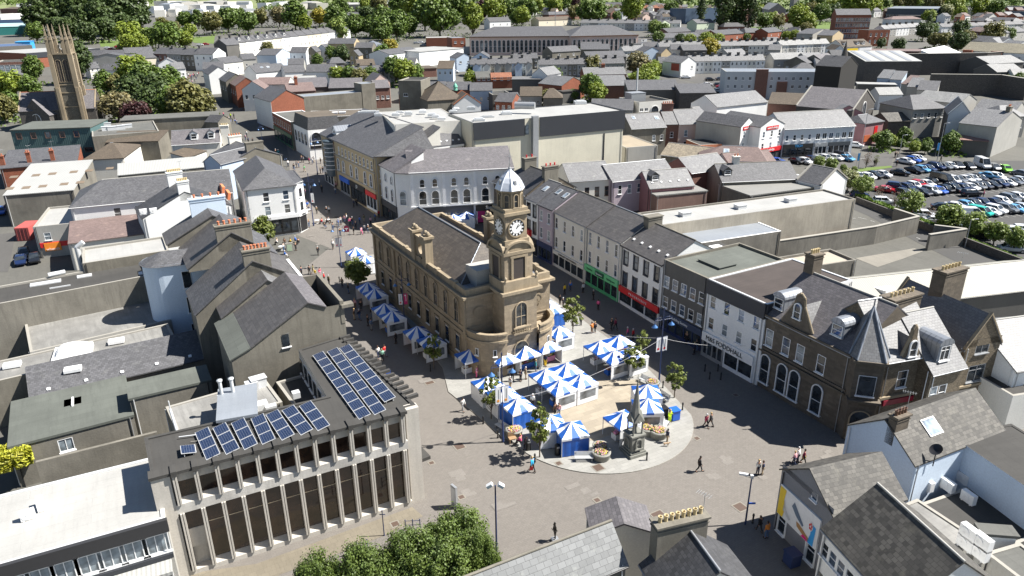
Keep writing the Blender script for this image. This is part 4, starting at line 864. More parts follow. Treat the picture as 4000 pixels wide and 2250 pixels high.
# tower
tc=HW/2
def tbx(m,w,d,s0,z0,z1): hbx(m,tc-w/2,tc+w/2,s0,s0+d,z0,z1)
tw=MB(); tbx(tw,4.6,3.4,-3,-.5,10.6); hbx(tw,tc-2.45,tc+2.45,-3.15,.3,-.5,.9); hbx(tw,tc-2.4,tc+2.4,-3.1,.3,4.9,5.3); tbx(tw,3.9,3.9,-2.55,11.2,15.7); tbx(tw,2.9,2.9,-2.05,16,20); tow=part(TH,'tower',tw,SS)
m=MB(); tbx(m,5.6,4.2,-3.5,10.6,10.95); tbx(m,5.1,3.8,-3.25,10.35,10.6); tbx(m,4.8,3.6,-3.1,10.95,12.2); part(TH,'cornice',m,SST,tow)
m=MB(); tbx(m,4.3,4.3,-2.75,15.3,15.7); part(TH,'cornice',m,SST,tow); m=MB(); tbx(m,3.5,3.5,-2.35,20.,20.35); tbx(m,3.1,3.1,-2.15,20.35,20.75); part(TH,'cornice',m,SST,tow); m=MB(); tbx(m,3.3,3.3,-2.25,16.,17.0); part(TH,'cornice',m,SST,tow)
cs=hp(tc,-.6)
for k in range(4):   # curved pediments, belfry openings, clock faces
    a=rh-PI/2+k*PI/2; dv=Vector((math.cos(a),math.sin(a),0)); sv=Vector((-dv.y,dv.x,0)); m=MB()
    n=12; arc=[(-1.95*math.cos(PI*i/n),15.7+1.25*math.sin(PI*i/n)) for i in range(n+1)]
    P_=lambda x,z,d: Vector((cs.x,cs.y,z))+sv*x+dv*d
    for i in range(n):
        (x0_,z0_),(x1_,z1_)=arc[i],arc[i+1]
        m.poly([P_(x0_,z0_,2.15),P_(x1_,z1_,2.15),P_(x1_,z1_,1.3),P_(x0_,z0_,1.3)][::1],sm=True)
        m.poly([P_(x0_,z0_,2.15),P_(x1_,z1_,2.15),P_(x1_*.85,15.7+(z1_-15.7)*.82,2.15),P_(x0_*.85,15.7+(z0_-15.7)*.82,2.15)])
    m.poly([P_(x,z,1.9) for x,z in arc]); part(TH,'pediment',m,SST,tow)
    m=MB(); q=P_(0,0,1.97); aa=a+PI/2; m.box((q.x,q.y,13.4),(1.5,.08,2.7),aa); lo_=part(TH,'louvre',m,flat('dark_louvre',(.05,.04,.035),.7),tow)
    m=MB(); [m.box((P_(x,0,2.02).x,P_(x,0,2.02).y,13.4),(.3,.2,3.1),aa) for x in (-.95,.95)]; m.box((q.x,q.y,15.05),(2.4,.3,.3),aa); m.box((q.x,q.y,11.95),(2.2,.3,.25),aa); part(TH,'surround',m,SST,tow)
    # clock
    c=P_(0,18.4,1.47); D=MB(); n=32
    ring=[(1.02*math.cos(2*PI*i/n),1.02*math.sin(2*PI*i/n)) for i in range(n)]
    D.poly([c+dv*.06+sv*x+Vector((0,0,z)) for x,z in ring]); D.obj
    ck=part(TH,'clock_face',D,flat('clock_black',(.02,.02,.022),.4),tow)
    w_=MB(); w_.poly([c+dv*.08+sv*x*.66+Vector((0,0,z*.66)) for x,z in ring])
    for i in range(12):
        t=2*PI*i/12; w_.mesh([c+dv*.08+sv*(rr2*math.sin(t+o))+Vector((0,0,rr2*math.cos(t+o))) for rr2,o in ((.72,-.14),(.96,-.1),(.96,.1),(.72,.14))],[(3,2,1,0)])
    part(TH,'numerals',w_,WHT,ck); h_=MB()
    for t,l,wd in ((R(32),.5,.1),(R(58),.78,.07)): ds=sv*(-math.sin(t) if False else math.sin(t))+Vector((0,0,math.cos(t))); pn=dv.cross(ds)*wd/2; h_.poly([c+dv*.1-pn-ds*.12,c+dv*.1+pn-ds*.12,c+dv*.1+pn+ds*l,c+dv*.1-pn+ds*l]); h_.poly([c+dv*.1+pn-ds*.12,c+dv*.1-pn-ds*.12,c+dv*.1-pn+ds*l,c+dv*.1+pn+ds*l])
    part(TH,'clock_hands',h_,BLK,ck)
    fr=MB(); 
    for i in range(n):
        (ax,az),(bx_,bz)=ring[i],ring[(i+1)%n]; 
        for r0,r1,d0,d1 in ((1.0,1.14,.14,.14),(1.14,1.14,.14,0),(1.0,1.0,.04,.14)): fr.poly([c+dv*d0+sv*ax*r0+Vector((0,0,az*r0)),c+dv*d0+sv*bx_*r0+Vector((0,0,bz*r0)),c+dv*d1+sv*bx_*r1+Vector((0,0,bz*r1)),c+dv*d1+sv*ax*r1+Vector((0,0,az*r1))])
    part(TH,'clock_surround',fr,SST,tow)
# octagonal lantern and dome
m=MB(); m.lathe([(1.45,20.7),(1.45,22.6),(1.7,22.7),(1.7,22.85)],(cs.x,cs.y,0),8,sm=False,rot=rh+PI/8); [m.box((cs.x+1.45*math.cos(rh+PI/8+k*PI/4),cs.y+1.45*math.sin(rh+PI/8+k*PI/4),21.7),(.22,.22,2.0),rh+PI/8+k*PI/4) for k in range(8)]; lan=part(TH,'lantern',m,SST,tow)
for k in range(8):
    a=rh+k*PI/4; fd,gd=winmesh(.5,1.5,'a',SST,GL); o=inst('arched_opening',fd,lan,Vector((cs.x+1.34*math.cos(a),cs.y+1.34*math.sin(a),20.85))-hog,a+PI/2); inst('pane',gd,o,(0,0,0))
m=MB(); pr=[(1.75,22.85),(1.62,23.15),(1.35,23.7),(1.0,24.2),(.6,24.6),(.25,24.9),(.14,25.1)]; m.lathe(pr,(cs.x,cs.y,0),8,sm=False,rot=rh+PI/8); m.lathe([(0,22.84),(1.75,22.85)],(cs.x,cs.y,0),8,rot=rh+PI/8)
for k in range(8):
    a=rh+PI/8+k*PI/4
    for (r0,z0),(r1,z1) in zip(pr,pr[1:]): m.tube((cs.x+r0*math.cos(a),cs.y+r0*math.sin(a),z0),(cs.x+r1*math.cos(a),cs.y+r1*math.sin(a),z1),.06,n=5)
dm_=part(TH,'dome',m,flat('leaded_dome_white',(.62,.65,.7),.35),tow)
for k in range(4):
    a=rh-PI/2+k*PI/2+PI/8*0; q=Vector((cs.x+1.22*math.cos(a),cs.y+1.22*math.sin(a),23.7)); m=MB(); m.box(q,(.3,.3,.55),a); part(TH,'dome_vent',m,GRY,dm_)
m=MB(); m.lathe([(.14,25.05),(.2,25.2),(.1,25.35)],(cs.x,cs.y,0),8); m.tube((cs.x,cs.y,25.3),(cs.x,cs.y,27.8),.045,.02,6); m.tube((cs.x-.35,cs.y,26.6),(cs.x+.35,cs.y,26.6),.025,n=5); m.tube((cs.x,cs.y-.35,26.6),(cs.x,cs.y+.35,26.6),.025,n=5); part(TH,'weather_vane',m,GRY,tow)
# tower front window, door arch and balcony
archwin(th,tc,-3.03,6.1,1.5,3.1,rh); 
fd,gd=winmesh(1.9,3.6,'a',SST,GL); o=inst('door_arch',fd,th,hp(tc,-3.03,.4)-hog,rh); inst('pane',gd,o,(0,0,0))
m=MB(); hbx(m,tc-1.25,tc+1.25,-3.5,-3,5.2,5.4); hbx(m,tc-1.25,tc+1.25,-3.5,-3.35,5.95,6.1); [hbx(m,tc-1.1+k*.31,tc-1.0+k*.31,-3.47,-3.38,5.4,5.95) for k in range(8)]; part(TH,'balcony',m,SST)
m=MB(); [m.lathe([(.16,0),(.1,.2),(.22,.4),(.22,.55),(0,.75)],hp(tc+x,-3.05,12.2),10) for x in (-2.15,2.15)]; part(TH,'ball_finial',m,SST)
# rounded corner bays
for sg in (-1,1):
    cx_=tc+sg*2.3; m=MB(); c=hp(cx_,0); r=3.55; n=10; a0=(rh-PI/2) if sg>0 else (rh-PI)
    arc=[(c.x+r*math.cos(a0+PI/2*i/n),c.y+r*math.sin(a0+PI/2*i/n)) for i in range(n+1)]
    for (ax,ay),(bx_,by) in zip(arc,arc[1:]): m.mesh([(ax,ay,-.5),(bx_,by,-.5),(bx_,by,5.0),(ax,ay,5.0)],[(0,1,2,3)],0,True)
    m.poly([(c.x,c.y,4.6)]+[(x,y,4.6) for x,y in arc]); bay=part(TH,'corner_bay',m,SS)
    m=MB()
    for r0,r1,z0,z1 in ((r-.1,r+.3,4.7,5.0),(r-.1,r+.12,5.0,5.7),(r-.25,r+.25,5.7,5.9)):
        m.lathe([(r0,z0),(r1,z0),(r1,z1),(r0,z1),(r0,z0)],(c.x,c.y,0),n,sm=False,a0=a0,a1=a0+PI/2)
    part(TH,'bay_parapet',m,SST,bay)
    for f in (.3,.72):
        a=a0+PI/2*f; fd,gd=winmesh(.45,.9,'s',WHT,GL); o=inst('window',fd,bay,Vector((c.x+(r+.04)*math.cos(a),c.y+(r+.04)*math.sin(a),2.9))-hog,a+PI/2); inst('pane',gd,o,(0,-.1,0))
# carved roundels
for t,s,rot in ((1.7,-.05,rh-PI/2+PI/2),(HW-1.7,-.05,rh)):
    c=hp(t,s,7.8); dv=-hb; sv=ha; m=MB()
    for r0,r1,d in ((.55,.75,.16),(.2,.55,.08),(0,.2,.14)):
        for i in range(16): a0_,a1_=2*PI*i/16,2*PI*(i+1)/16; m.poly([c+dv*d+sv*r*math.cos(a)+Vector((0,0,r*math.sin(a))) for r,a in ((r0,a0_),(r1,a0_),(r1,a1_),(r0,a1_))])
    part(TH,'carved_roundel',m,SST)

# roof rail, cables and loose gear on the office roof and the dirty yard roof
m=MB(); pa,pb=P1('M1275,150',10),P1('M1345,370',10); m.tube((pa.x,pa.y,9.4),(pb.x,pb.y,9.4),.12,n=6); m.tube((pa.x,pa.y,8.2),(pa.x,pa.y,10.3),.06,n=5); part(yd,'pipe_rack',m,LGM)
m=MB(); pa,pb=P1('M1350,400',10.1),P1('M1490,382',10.1); m.tube(pa,pb,.05,n=5); part(of,'conduit',m,LGM)
for a_,b_ in (('N440,375','N900,255'),('J1105,935','J1105,1449'),('M1440,435','M1490,430')):
    pa,pb=P1(a_,10.02),P1(b_,10.02)
    if 'J' in a_: continue
    m=MB(); m.tube(pa,pb,.03,n=4); part(of,'conduit',m,STONE)
for q_,w_,l_,t_ in (('N20,160',1.6,1.,.7),('N110,160',1.,.6,.5),('N300,65',.7,.7,.6),('I2530,1300',1.2,.8,.9)): p=P1(q_,8.6); m=MB(); m.box((p.x,p.y,8.1+t_/2),(w_,l_,t_),A1); part(yd,'roof_box',m,LGM)
# ------------------------------------------------------------------ white and buff retail complex behind the town hall
def arches(b,f,n,x0,x1,z,w,h,st='a'):
    a,u,nn,Li=face(b,f); rz=math.atan2(u.y,u.x)
    for k in range(n):
        x=Li*(x0+(x1-x0)*(k+.5)/n); fd,gd=winmesh(w,h,st,WHT,GL); o=inst('window',fd,b.root,a+u*x+nn*.03+Vector((0,0,b.z+z))-b.org,rz); inst('pane',gd,o,(0,0,0))
sd=bld('chemist_shop','long white shop range with round arched windows and a purple slate roof behind the town hall','a576,468 a1222,430',11.2,'m',2.8,d=6.2,wall=WH,rm=SLP,ov=.45)
for k in range(3):
    arches(sd,0,2,.06+.3*k,.06+.3*k+.24,4.6,1.35,2.7,'a'); arches(sd,0,2,.06+.3*k,.06+.3*k+.24,8.1,.85,1.55,'a')
for k in range(4): facebox(sd,'pilaster',0,.2+k*sd.Lx*.3,.8+k*sd.Lx*.3,0,10.9,.14,WHT)
facebox(sd,'cornice',0,0,sd.Lx,10.75,11.1,.4,WHT); facebox(sd,'sill_band',0,0,sd.Lx,4.1,4.35,.3,WHT)
shopfront(sd,0,sd.Lx*.05,sd.Lx*.6,2.7,3.9,CHAR,None,None,CHAR,6); shopfront(sd,0,sd.Lx*.62,sd.Lx,2.7,3.9,BLK,'Superdrug',WHT,BLK,4,1.0,wide=.9)
m=facebox(sd,'poster',0,sd.Lx*.64,sd.Lx*.76,.3,2.6,.16,flat('magenta_poster',(.6,.03,.2),.5))
sl=bld('chemist_shop','left flank','a365,385 a492,462',11.2,'m',3.2,d=6.2,wall=WH,rm=SLP,ov=.45); arches(sl,0,3,.12,.95,4.6,1.,2.4,'a'); arches(sl,0,3,.12,.95,8.1,.75,1.5,'a'); shopfront(sl,0,.2,sl.Lx,2.7,3.9,CHAR,None,None,CHAR,4)
# splayed corner
q0,q1=sl.Q[1],sd.Q[0]; r0,r1=sl.Q[2],sd.Q[3]; zt=sd.ze
m=MB(); m.poly([(q0.x,q0.y,0),(q1.x,q1.y,0),(q1.x,q1.y,zt),(q0.x,q0.y,zt)]); part(sd,'corner_wall',m,WH); uu=(q1-q0).normalized(); on=Vector((uu.y,-uu.x,0))*.45
m=MB(); roofsolid(m,[[(q0.x+on.x,q0.y+on.y,zt-.2),(q1.x+on.x,q1.y+on.y,zt-.2),(r1.x,r1.y,zt+2.8),((r0.x+r1.x)/2,(r0.y+r1.y)/2,zt+2.9),(r0.x,r0.y,zt+3.1)]]); part(sd,'roof',m,SLP)
fd,gd=winmesh(1.3,2.7,'a',WHT,GLL); o=inst('window',fd,sd.root,(q0+q1)/2+Vector((0,0,sd.z+4.6))+on*.08-sd.org,math.atan2(uu.y,uu.x)); inst('pane',gd,o,(0,0,0)); merge(sd,sl)
jd=bld('sports_shop','three storey buff shop row with a vast dark slate roof along the pedestrian street','a32,205 a365,385',12.0,'m',4.6,d=11,wall=YS,rm=SL,ov=.4,win='0:4,.9,1.7,8.9,s,.03-.3 0:10,.9,1.7,8.9,s,.33-.98')
for k in range(4): arches(jd,0,2,.04+.245*k,.04+.245*k+.2,5.2,1.1,2.5,'a')
for z in (4.7,8.3,11.4): facebox(jd,'string_course',0,0,jd.Lx,z,z+.2,.15,STONE)
facebox(jd,'pipe',0,jd.Lx*.27,jd.Lx*.275,1,11.6,.15,BRN); shopfront(jd,0,.3,jd.Lx*.2,2.9,4.1,WHT,None,None,WHT,3); shopfront(jd,0,jd.Lx*.34,jd.Lx*.52,2.9,4.,BLUP,None,None,GRY,3); shopfront(jd,0,jd.Lx*.54,jd.Lx*.8,2.9,4.1,BLK,'JD',WHT,BLK,4,1.); shopfront(jd,0,jd.Lx*.82,jd.Lx*.99,2.9,3.9,REDP,None,None,WHT,3)
# curved oriel
a,u,nn,Li=face(jd,0); c=a+u*Li*.2; m=MB(); m.lathe([(1.5,3),(1.6,4.4),(1.6,10.8),(1.9,11.0),(1.9,11.3),(0,11.4)],(c.x,c.y,jd.z),16); og=part(jd,'bay_window',m,flat('oriel_glass',(.1,.13,.15),.1)); m=MB()
for z in (4.6,5.6,6.6,7.6,8.6,9.6,10.6): m.lathe([(1.6,z),(1.68,z),(1.68,z+.12),(1.6,z+.12)],(c.x,c.y,jd.z),16,sm=False)
part(jd,'bay_bars',m,WHT,og); dormer(jd,.2,1.2,2.6,1.0,3.,WHT,LEAD)
rt_=bld('retail_block','great white roofed retail block with a cream wall below a charcoal band','a972,178 C1125,1107 C785,1006',16.8,'f',wall=mk('cream_panel',(.6,.565,.45),stain=.25),rm=MEM,par=.15,pm=CHAR)
L0=face(rt_,0)[3]; L1=face(rt_,1)[3]
facebox(rt_,'cladding_band',0,L0*.42,L0+.3,12.6,16.86,.2,CHAR); facebox(rt_,'cladding_band',0,0,L0*.32,13.2,16.8,.3,CHAR); facebox(rt_,'cladding_band',1,0,L1,12.6,16.86,.2,CHAR); facebox(rt_,'duct',0,L0*.365,L0*.4,2,17.3,1.0,GRY)
facebox(rt_,'window',0,L0*.325,L0*.345,13.4,15.4,.32,GLL); facebox(rt_,'drain_slot',0,L0*.86,L0*.868,5,12,.1,BLK)
m=MB(); p=P1('a1285,75',17.5); m.tube((p.x-2,p.y,17.6+3),(p.x+2.5,p.y-1,17.6+3),.8,n=12); part(rt_,'duct',m,GRY)
lf=bld('retail_block','left roof','a487,183 a906,150 a268,90',16.5,'f',wall=OW,rm=MEM,par=.05); 
sk=bld('retail_block','inner slope','a612,322 a916,277',12.6,'m',3.7,d=6.6,wall=OW,rm=SL,ov=.2,vents=8)
m=MB(); 
for x0_,y0_ in ((.0,0),): facebox(sk,'white_band',0,0,sk.Lx,11.9,12.5,.15,WHT)
jw=bld('retail_block','link slope','a458,236 a612,320',12.6,'m',3.7,d=6.,wall=OW,rm=SL,ov=.1)
merge(rt_,lf,sk,jw)
m=MB(); Lj,Wj=jd.Lx,jd.Ly; roofsolid(m,[[jd.loc(Lj-.05,-.3,jd.ze-.1),jd.loc(Lj+5.5,Wj+.5,jd.ze-.2),jd.loc(Lj-.05,Wj,jd.ze+4.62)]]); part(jd,'roof',m,SL)
for s_,w,l,t in (('a390,115',2.2,1.4,.7),('a497,115',2.2,1.4,.7),('a575,105',2.2,1.6,.8),('a520,92',2.4,1.,.4),('a662,92',2,1.4,.9),('a720,118',2.4,1.4,.7),('a745,130',2.2,1.4,.6),('a780,145',2,1.2,.6),('a850,88',2.4,1.4,.5),('a868,75',2,1.2,.8),('a960,68',2.4,1.,.9),('a1178,105',3.,2.,.8),('a1010,155',3,1.8,.6),('C685,1015',3.6,2.4,1.),('a330,90',6,1.2,.5),('a1060,130',4,.3,.4)):
    p=P1(s_,16.8); m=MB(); w*=.8; l*=.8; t*=.7; m.box((p.x,p.y,rt_.ze-.1+t/2),(w,l,t),R(8)); m.box((p.x,p.y,rt_.ze+t-.05),(w*.7,l*.7,.25),R(8)); part(rt_,'roof_unit',m,LGM if w!=1.6 else WHT)
# shops with the dark mansard farther up the street
mn=bld('mansard_shop','white arched corner shop with a black mansard roof and brown gravel flat top','B520,1325 B860,1290 B760,1205 B372,1238',7.6,'f',wall=WH,rm=FEB,par=.05,rect=False)
q=mn.Q; m=MB(); T_=[v+(sum(q,Vector())/4-v).normalized()*1.1 for v in q]; m2=[]
for i in range(4): j=(i+1)%4; m.poly([(q[i].x,q[i].y,mn.ze),(q[j].x,q[j].y,mn.ze),(T_[j].x,T_[j].y,mn.ze+3.2),(T_[i].x,T_[i].y,mn.ze+3.2)])
part(mn,'mansard',m,SLD); m=MB(); m.poly([(v.x,v.y,mn.ze+3.2) for v in T_]); part(mn,'roof',m,FEB)
arches(mn,0,1,.05,.4,3.6,2.6,3.3,'a'); arches(mn,3,4,.05,.95,3.4,1.9,3.,'a'); sign(mn,0,.3,face(mn,0)[3]-.2,2.6,3.4,BLK)
rdk=bld('flat_roofed_building','long brown gravel flat roof with pale rooflights behind the mansard','B545,1195 B1090,1165 B440,1115',9.5,'f',wall=DG,rm=FEB,par=.15,pm=WHT)
for x in (.1,.3,.45,.6): roofbox(rdk,x,.5,1.8,1.2,.4,WHT,'skylight')
bld('brick_shop','red brick upper floor with many small windows above a green shopfront in the street','B160,1120 B350,1245',7.5,'f',d=9,wall=GR,rm=FEL,par=.2,pm=WHT); facebox(ALLB[-1],'brick_front',0,0,ALLB[-1].Lx,3.9,7.3,.05,RB); _b=ALLB[-1]; _a,_u,_n,_L=face(_b,0); [ (lambda o:inst('pane',winmesh(.7,1.7,'s',WHT,GL)[1],o,(0,-.1,0)))(inst('window',winmesh(.7,1.7,'s',WHT,GL)[0],_b.root,_a+_u*_L*(k+.5)/10+_n*.07+Vector((0,0,_b.z+4.8))-_b.org,math.atan2(_u.y,_u.x))) for k in range(10)]; shopfront(ALLB[-1],0,.3,ALLB[-1].Lx-.3,2.8,3.8,DGR,None,None,DGR,5)
bld('gabled_building','slate roofed building with a bare red brick gable and white street wall','B150,1035 B478,985 B330,915 B-20,965',8.6,'G',3.0,rect=False,wall=RB,rm=SL,gov=.15,win='3:8,.8,1.4,3.6/6,s'); g_=ALLB[-1]; facebox(g_,'street_wall',3,0,face(g_,3)[3],0,8.5,.06,WH)
bld('flat_roofed_building','long blank grey rendered hall with a pale flat roof and two roof domes','B478,985 B1060,925 B420,950',8.6,'f',wall=GR,rm=MEB,par=.15)
bld('flat_roofed_building','grey rendered stair block rising over the pale flat roof','B1060,850 B1195,835',11.,'f',d=6,wall=GR,rm=MEB,par=.15)
bld('flat_roofed_building','tall grey rendered box with one window beside a small red brick gable','B1430,815 B1655,820',13.5,'f',d=10,wall=GR,rm=FED,par=.3,win='0:1,1.4,1,8.6,c,.2-.4')
bld('gabled_building','small red brick gable against the grey rendered box','B1450,960 B1662,950',7.0,'G',2.2,d=8,wall=RB,rm=SL,cop=STONE)
bld('tiled_building','big brown tiled pyramid roof with a green copper cap above the white roof','B1725,1020 B2080,990',8.6,'h',4.8,d=13,wall=GR,rm=TB,hip=(6,6)); 
p=P1('B2005,905',14.2); m=MB(); m.lathe([(.6,0),(.5,.8),(.7,1.),(.5,1.5),(.2,1.9),(0,2.3)],(p.x,p.y,ALLB[-1].ze+4.5),8,sm=False); part(ALLB[-1],'cupola',m,flat('copper_green',(.15,.42,.3),.6))
bld('gabled_building','white pedimented gable with ball finials behind the white roof','B1990,1060 B2260,1045',7.5,'G',3.0,d=9,wall=WH,rm=TB,cop=TERR)
# ------------------------------------------------------------------ right hand street row
BLKT=flat('black_text',(.02,.02,.02),.5)
r0=bld('corner_building','brown stone corner building with a slate roof and tall chimneys behind the clock tower','U275,372 U735,605',9.6,'h',3.2,d=11,wall=SSD,rm=SLD,hip=(4,0),cop=None)
chim(r0,4.5,5.5,9,1.2,2.6,r0.ze+4.6,2,GR,REDP); chim(r0,r0.Lx-.4,5.5,9,1.,3.,r0.ze+4.4,3,GR,REDP)
m=MB(); p=Vector(r0.loc(r0.Lx,0,0)); q=Vector(r0.loc(r0.Lx,5.5,0)); 
s1=bld('shop_building','narrow white shop with tall dark windows beyond the clock tower','G140,700 G258,755',10.,'g',2.6,d=10,wall=WH,rm=SL,win='0:2,.9,2.3,7./3.9,d',wm=flat('dark_frame',(.03,.03,.035),.4),rl=((.5,.3,1.,1.3),)); sign(s1,0,.1,face(s1,0)[3]*.5,3.2,4.4,REDP,None,None,.6); shopfront(s1,0,.1,s1.Lx-.1,2.2,3.1,BLK,None,None,BLK,2)
s2=bld('shop_building','lilac grey shop above a dark blue shopfront in the right hand row','G258,755 G410,825',10.,'g',2.6,d=10,wall=LI,rm=SL,win='0:2,.9,1.9,7.1/4,s',rl=((.3,.35,1.,1.3),(.8,.33,1.,1.3))); shopfront(s2,0,.1,s2.Lx-.1,2.4,3.3,NAV,None,None,NAV,3)
s3=bld('shop_building','cream shop with eight bracketed sash windows over a rescue charity shopfront','G410,825 G750,985',9.8,'g',2.7,d=10.5,wall=OW,rm=SLB,win='0:4,.85,1.9,6.9/3.5,s',cop=None); shopfront(s3,0,.4,s3.Lx-.3,2.35,3.,OW,'COMMUNITY RESCUE SERVICE',BLKT,OW,5,.42)
s4=bld('shop_building','pale cream shop with eight sash windows above a bright green opticians front','G750,985 G1100,1148',9.7,'g',2.7,d=10.5,wall=OW,rm=SLB,win='0:4,.8,2.0,7.0/3.8,s'); sg_=shopfront(s4,0,.1,s4.Lx-.1,2.4,3.5,flat('bright_green',(.14,.55,.25),.5),None,None,GRNP,5)
a,u,nn,Li=face(s4,0); rz=math.atan2(u.y,u.x)
for x,t in ((.18,'Opticians'),(.8,'Hearing care')): text(sg_,t,.42,a+u*Li*x+nn*.33+Vector((0,0,2.95))-s4.org,rz,DGR)
m=MB(); q=a+u*Li*.48+nn*.36; m.box((q.x,q.y,3.),(2.2,.14,.75),rz); part(s4,'logo_panel',m,DGR,sg_); text(sg_,'Specsavers',.38,q+nn*.09+Vector((0,0,3.))-s4.org,rz,WHT)
s5=bld('shop_building','white shop with eight dark surrounded windows above a red shop sign','G1105,1165 G1520,1372',9.4,'g',2.7,d=10.5,wall=WH,rm=SLB,win='0:4,1.,2.2,6.5/3.2,d',wm=flat('slate_surround',(.05,.055,.07),.5),vents=5); shopfront(s5,0,.1,s5.Lx-.1,2.0,2.95,REDP,'P R O G R E S S I V E',WHT,WHT,3,.5)
chim(s5,.3,5.2,8,2.6,1.2,s5.ze+3.6,0,GR,ang=rz+PI/2)
s6=bld('shop_building','brown grey flat fronted block with ten casement windows over a building society','K1530,32 K1975,228',10.3,'f',d=14,wall=DG,rm=FGN,par=.35,pm=GR,win='0:5,1.05,1.6,6.5/3.5,s'); shopfront(s6,0,.1,s6.Lx-.1,2.2,3.1,flat('slate_blue_sign',(.04,.06,.11),.4),'Building Society',WHT,NAV,5,.5)
s7=bld('food_hall','white food hall with a charcoal top band and eight sash windows','K1975,228 K2565,488',10.6,'f',d=15,wall=WH,rm=mk('dark_brown_felt',(.06,.048,.043),stain=.6,rough=.95),par=.12,pm=LGM,win='0:4,.95,1.6,7.0/4.1,s')
facebox(s7,'cladding_band',0,0,s7.Lx,8.75,10.62,.28,CHAR); facebox(s7,'cladding_band',1,0,3,8.75,10.62,.2,CHAR)
shopfront(s7,0,.1,s7.Lx*.4,2.3,3.5,WHT,None,None,GRY,4); shopfront(s7,0,s7.Lx*.42,s7.Lx*.92,2.3,3.5,WHT,None,None,WHT,2); a,u,nn,Li=face(s7,0)
text(s7.root,'M&S FOODHALL',.85,a+u*Li*.42+nn*.33+Vector((0,0,2.9))-s7.org,math.atan2(u.y,u.x),BLKT,wide=1.); roofbox(s6,.5,.4,4,3,.25,FGN,'hatch')
# ------------------------------------------------------------------ corner bank in dark sandstone
bk=bld('stone_bank','dark sandstone corner bank with shaped gables, lead capped dormers and tall chimneys','L-35,560 L850,985',9.5,'h',4.2,d=11.5,wall=SSD,rm=SLP,hip=(0,0),ov=.3,win='0:1,1.1,2.1,5.6,s,.04-.16 0:2,1.1,2.1,5.6,s,.22-.56 0:1,1.1,2.1,5.6,s,.62-.8')
a,u,nn,Li=face(bk,0); rz=math.atan2(u.y,u.x)
arches(bk,0,1,.05,.15,.8,1.3,3.6); arches(bk,0,2,.24,.54,.8,1.3,3.6); arches(bk,0,1,.66,.8,.8,1.3,3.4)
for z,o_ in ((4.7,.25),(9.2,.35),(5.1,.15)): facebox(bk,'string_course',0,0,Li,z,z+.22,o_,SSD)
dormer(bk,.1,.8,1.6,1.6,2.2,LEAD,LEAD,curve=True,gab=False); dormer(bk,.77,.8,1.6,1.6,2.2,LEAD,LEAD,curve=True,gab=False)
def shapedgable(b,f,x0,x1,z0,pk,mat,wz=None,dep=5.,rm=SLP,ww=.8):
    a,u,nn,Li=face(b,f); rz=math.atan2(u.y,u.x); P=lambda x,z,d:a+u*x-nn*d+Vector((0,0,b.z+z)); xm=(x0+x1)/2; w=(x1-x0)
    pr=[(x0,z0),(x0,z0+.9),(xm-w*.15,pk-1.3),(xm-w*.12,pk-.4),(xm,pk),(xm+w*.12,pk-.4),(xm+w*.15,pk-1.3),(x1,z0+.9),(x1,z0)]
    m=MB(); F=[P(x,z,-.12) for x,z in pr]; K=[P(x,z,.35) for x,z in pr]; m.poly(F[::-1]); m.poly(K)
    for i in range(len(F)-1): m.poly([F[i],F[i+1],K[i+1],K[i]])
    g=part(b,'gable',m,mat); r=MB(); pz=pk-1.4; roofsolid(r,[[P(x0+.1,z0+.3,.35),P(xm,pz,.35),P(xm,pz,dep),P(x0+.1,z0+.3,dep)][::-1],[P(x1-.1,z0+.3,.35),P(xm,pz,.35),P(xm,pz,dep),P(x1-.1,z0+.3,dep)]],.1); part(b,'roof',r,rm,g)
    if wz: fd,gd=winmesh(ww,1.7,'a',WHT,GL); o=inst('window',fd,g,P(xm,wz,-.16)-b.org,rz); inst('pane',gd,o,(0,0,0))
    c=MB()
    for (xa,za),(xb,zb) in zip(pr[1:],pr[2:-1]): c.tube(P(xa,za+.05,.1),P(xb,zb+.05,.1),.2,n=4)
    part(b,'coping',c,SST,g)
shapedgable(bk,0,Li*.215,Li*.57,8.6,13.4,SSD,10.6,5.5,SLL)
br_=bld('stone_bank','right range','L1190,1040 L1735,945',9.3,'g',4.4,d=10,wall=RU,rm=SLL,ov=.3,win='0:1,1.3,2.,5.6,s,.2-.55')
shapedgable(br_,0,br_.Lx*.28,br_.Lx*.58,8.4,12.6,RU,9.3,4,SLL); chim(br_,br_.Lx*.45+2.3,4.8,9,1.7,4.4,br_.ze+4.4,6,SSD,YPOT,ang=rz)
bw_=bld('stone_bank','wing','L1650,1165 L1985,1085',8.0,'g',4.4,d=10,wall=RU,rm=SLL,ov=.3,win='0:2,1.1,1.9,4.2,s,.05-.6'); dormer(bw_,.42,.6,1.8,2.,2.4,LEAD,LEAD,'x',curve=True,gab=False)
bg_=bld('stone_bank','gable wing','L1985,930 L2340,860',8.6,'G',3.6,d=11,wall=RU,rm=SLL,ov=.2,win='0:1,2.4,2.,4.2,x,.1-.9 0:1,1.9,1.8,7.6,x,.1-.9',cop=SST); chim(bg_,bg_.Lx*.8,7.,8,1.6,3.8,bg_.ze+6.0,6,SSD,YPOT,ang=rz)
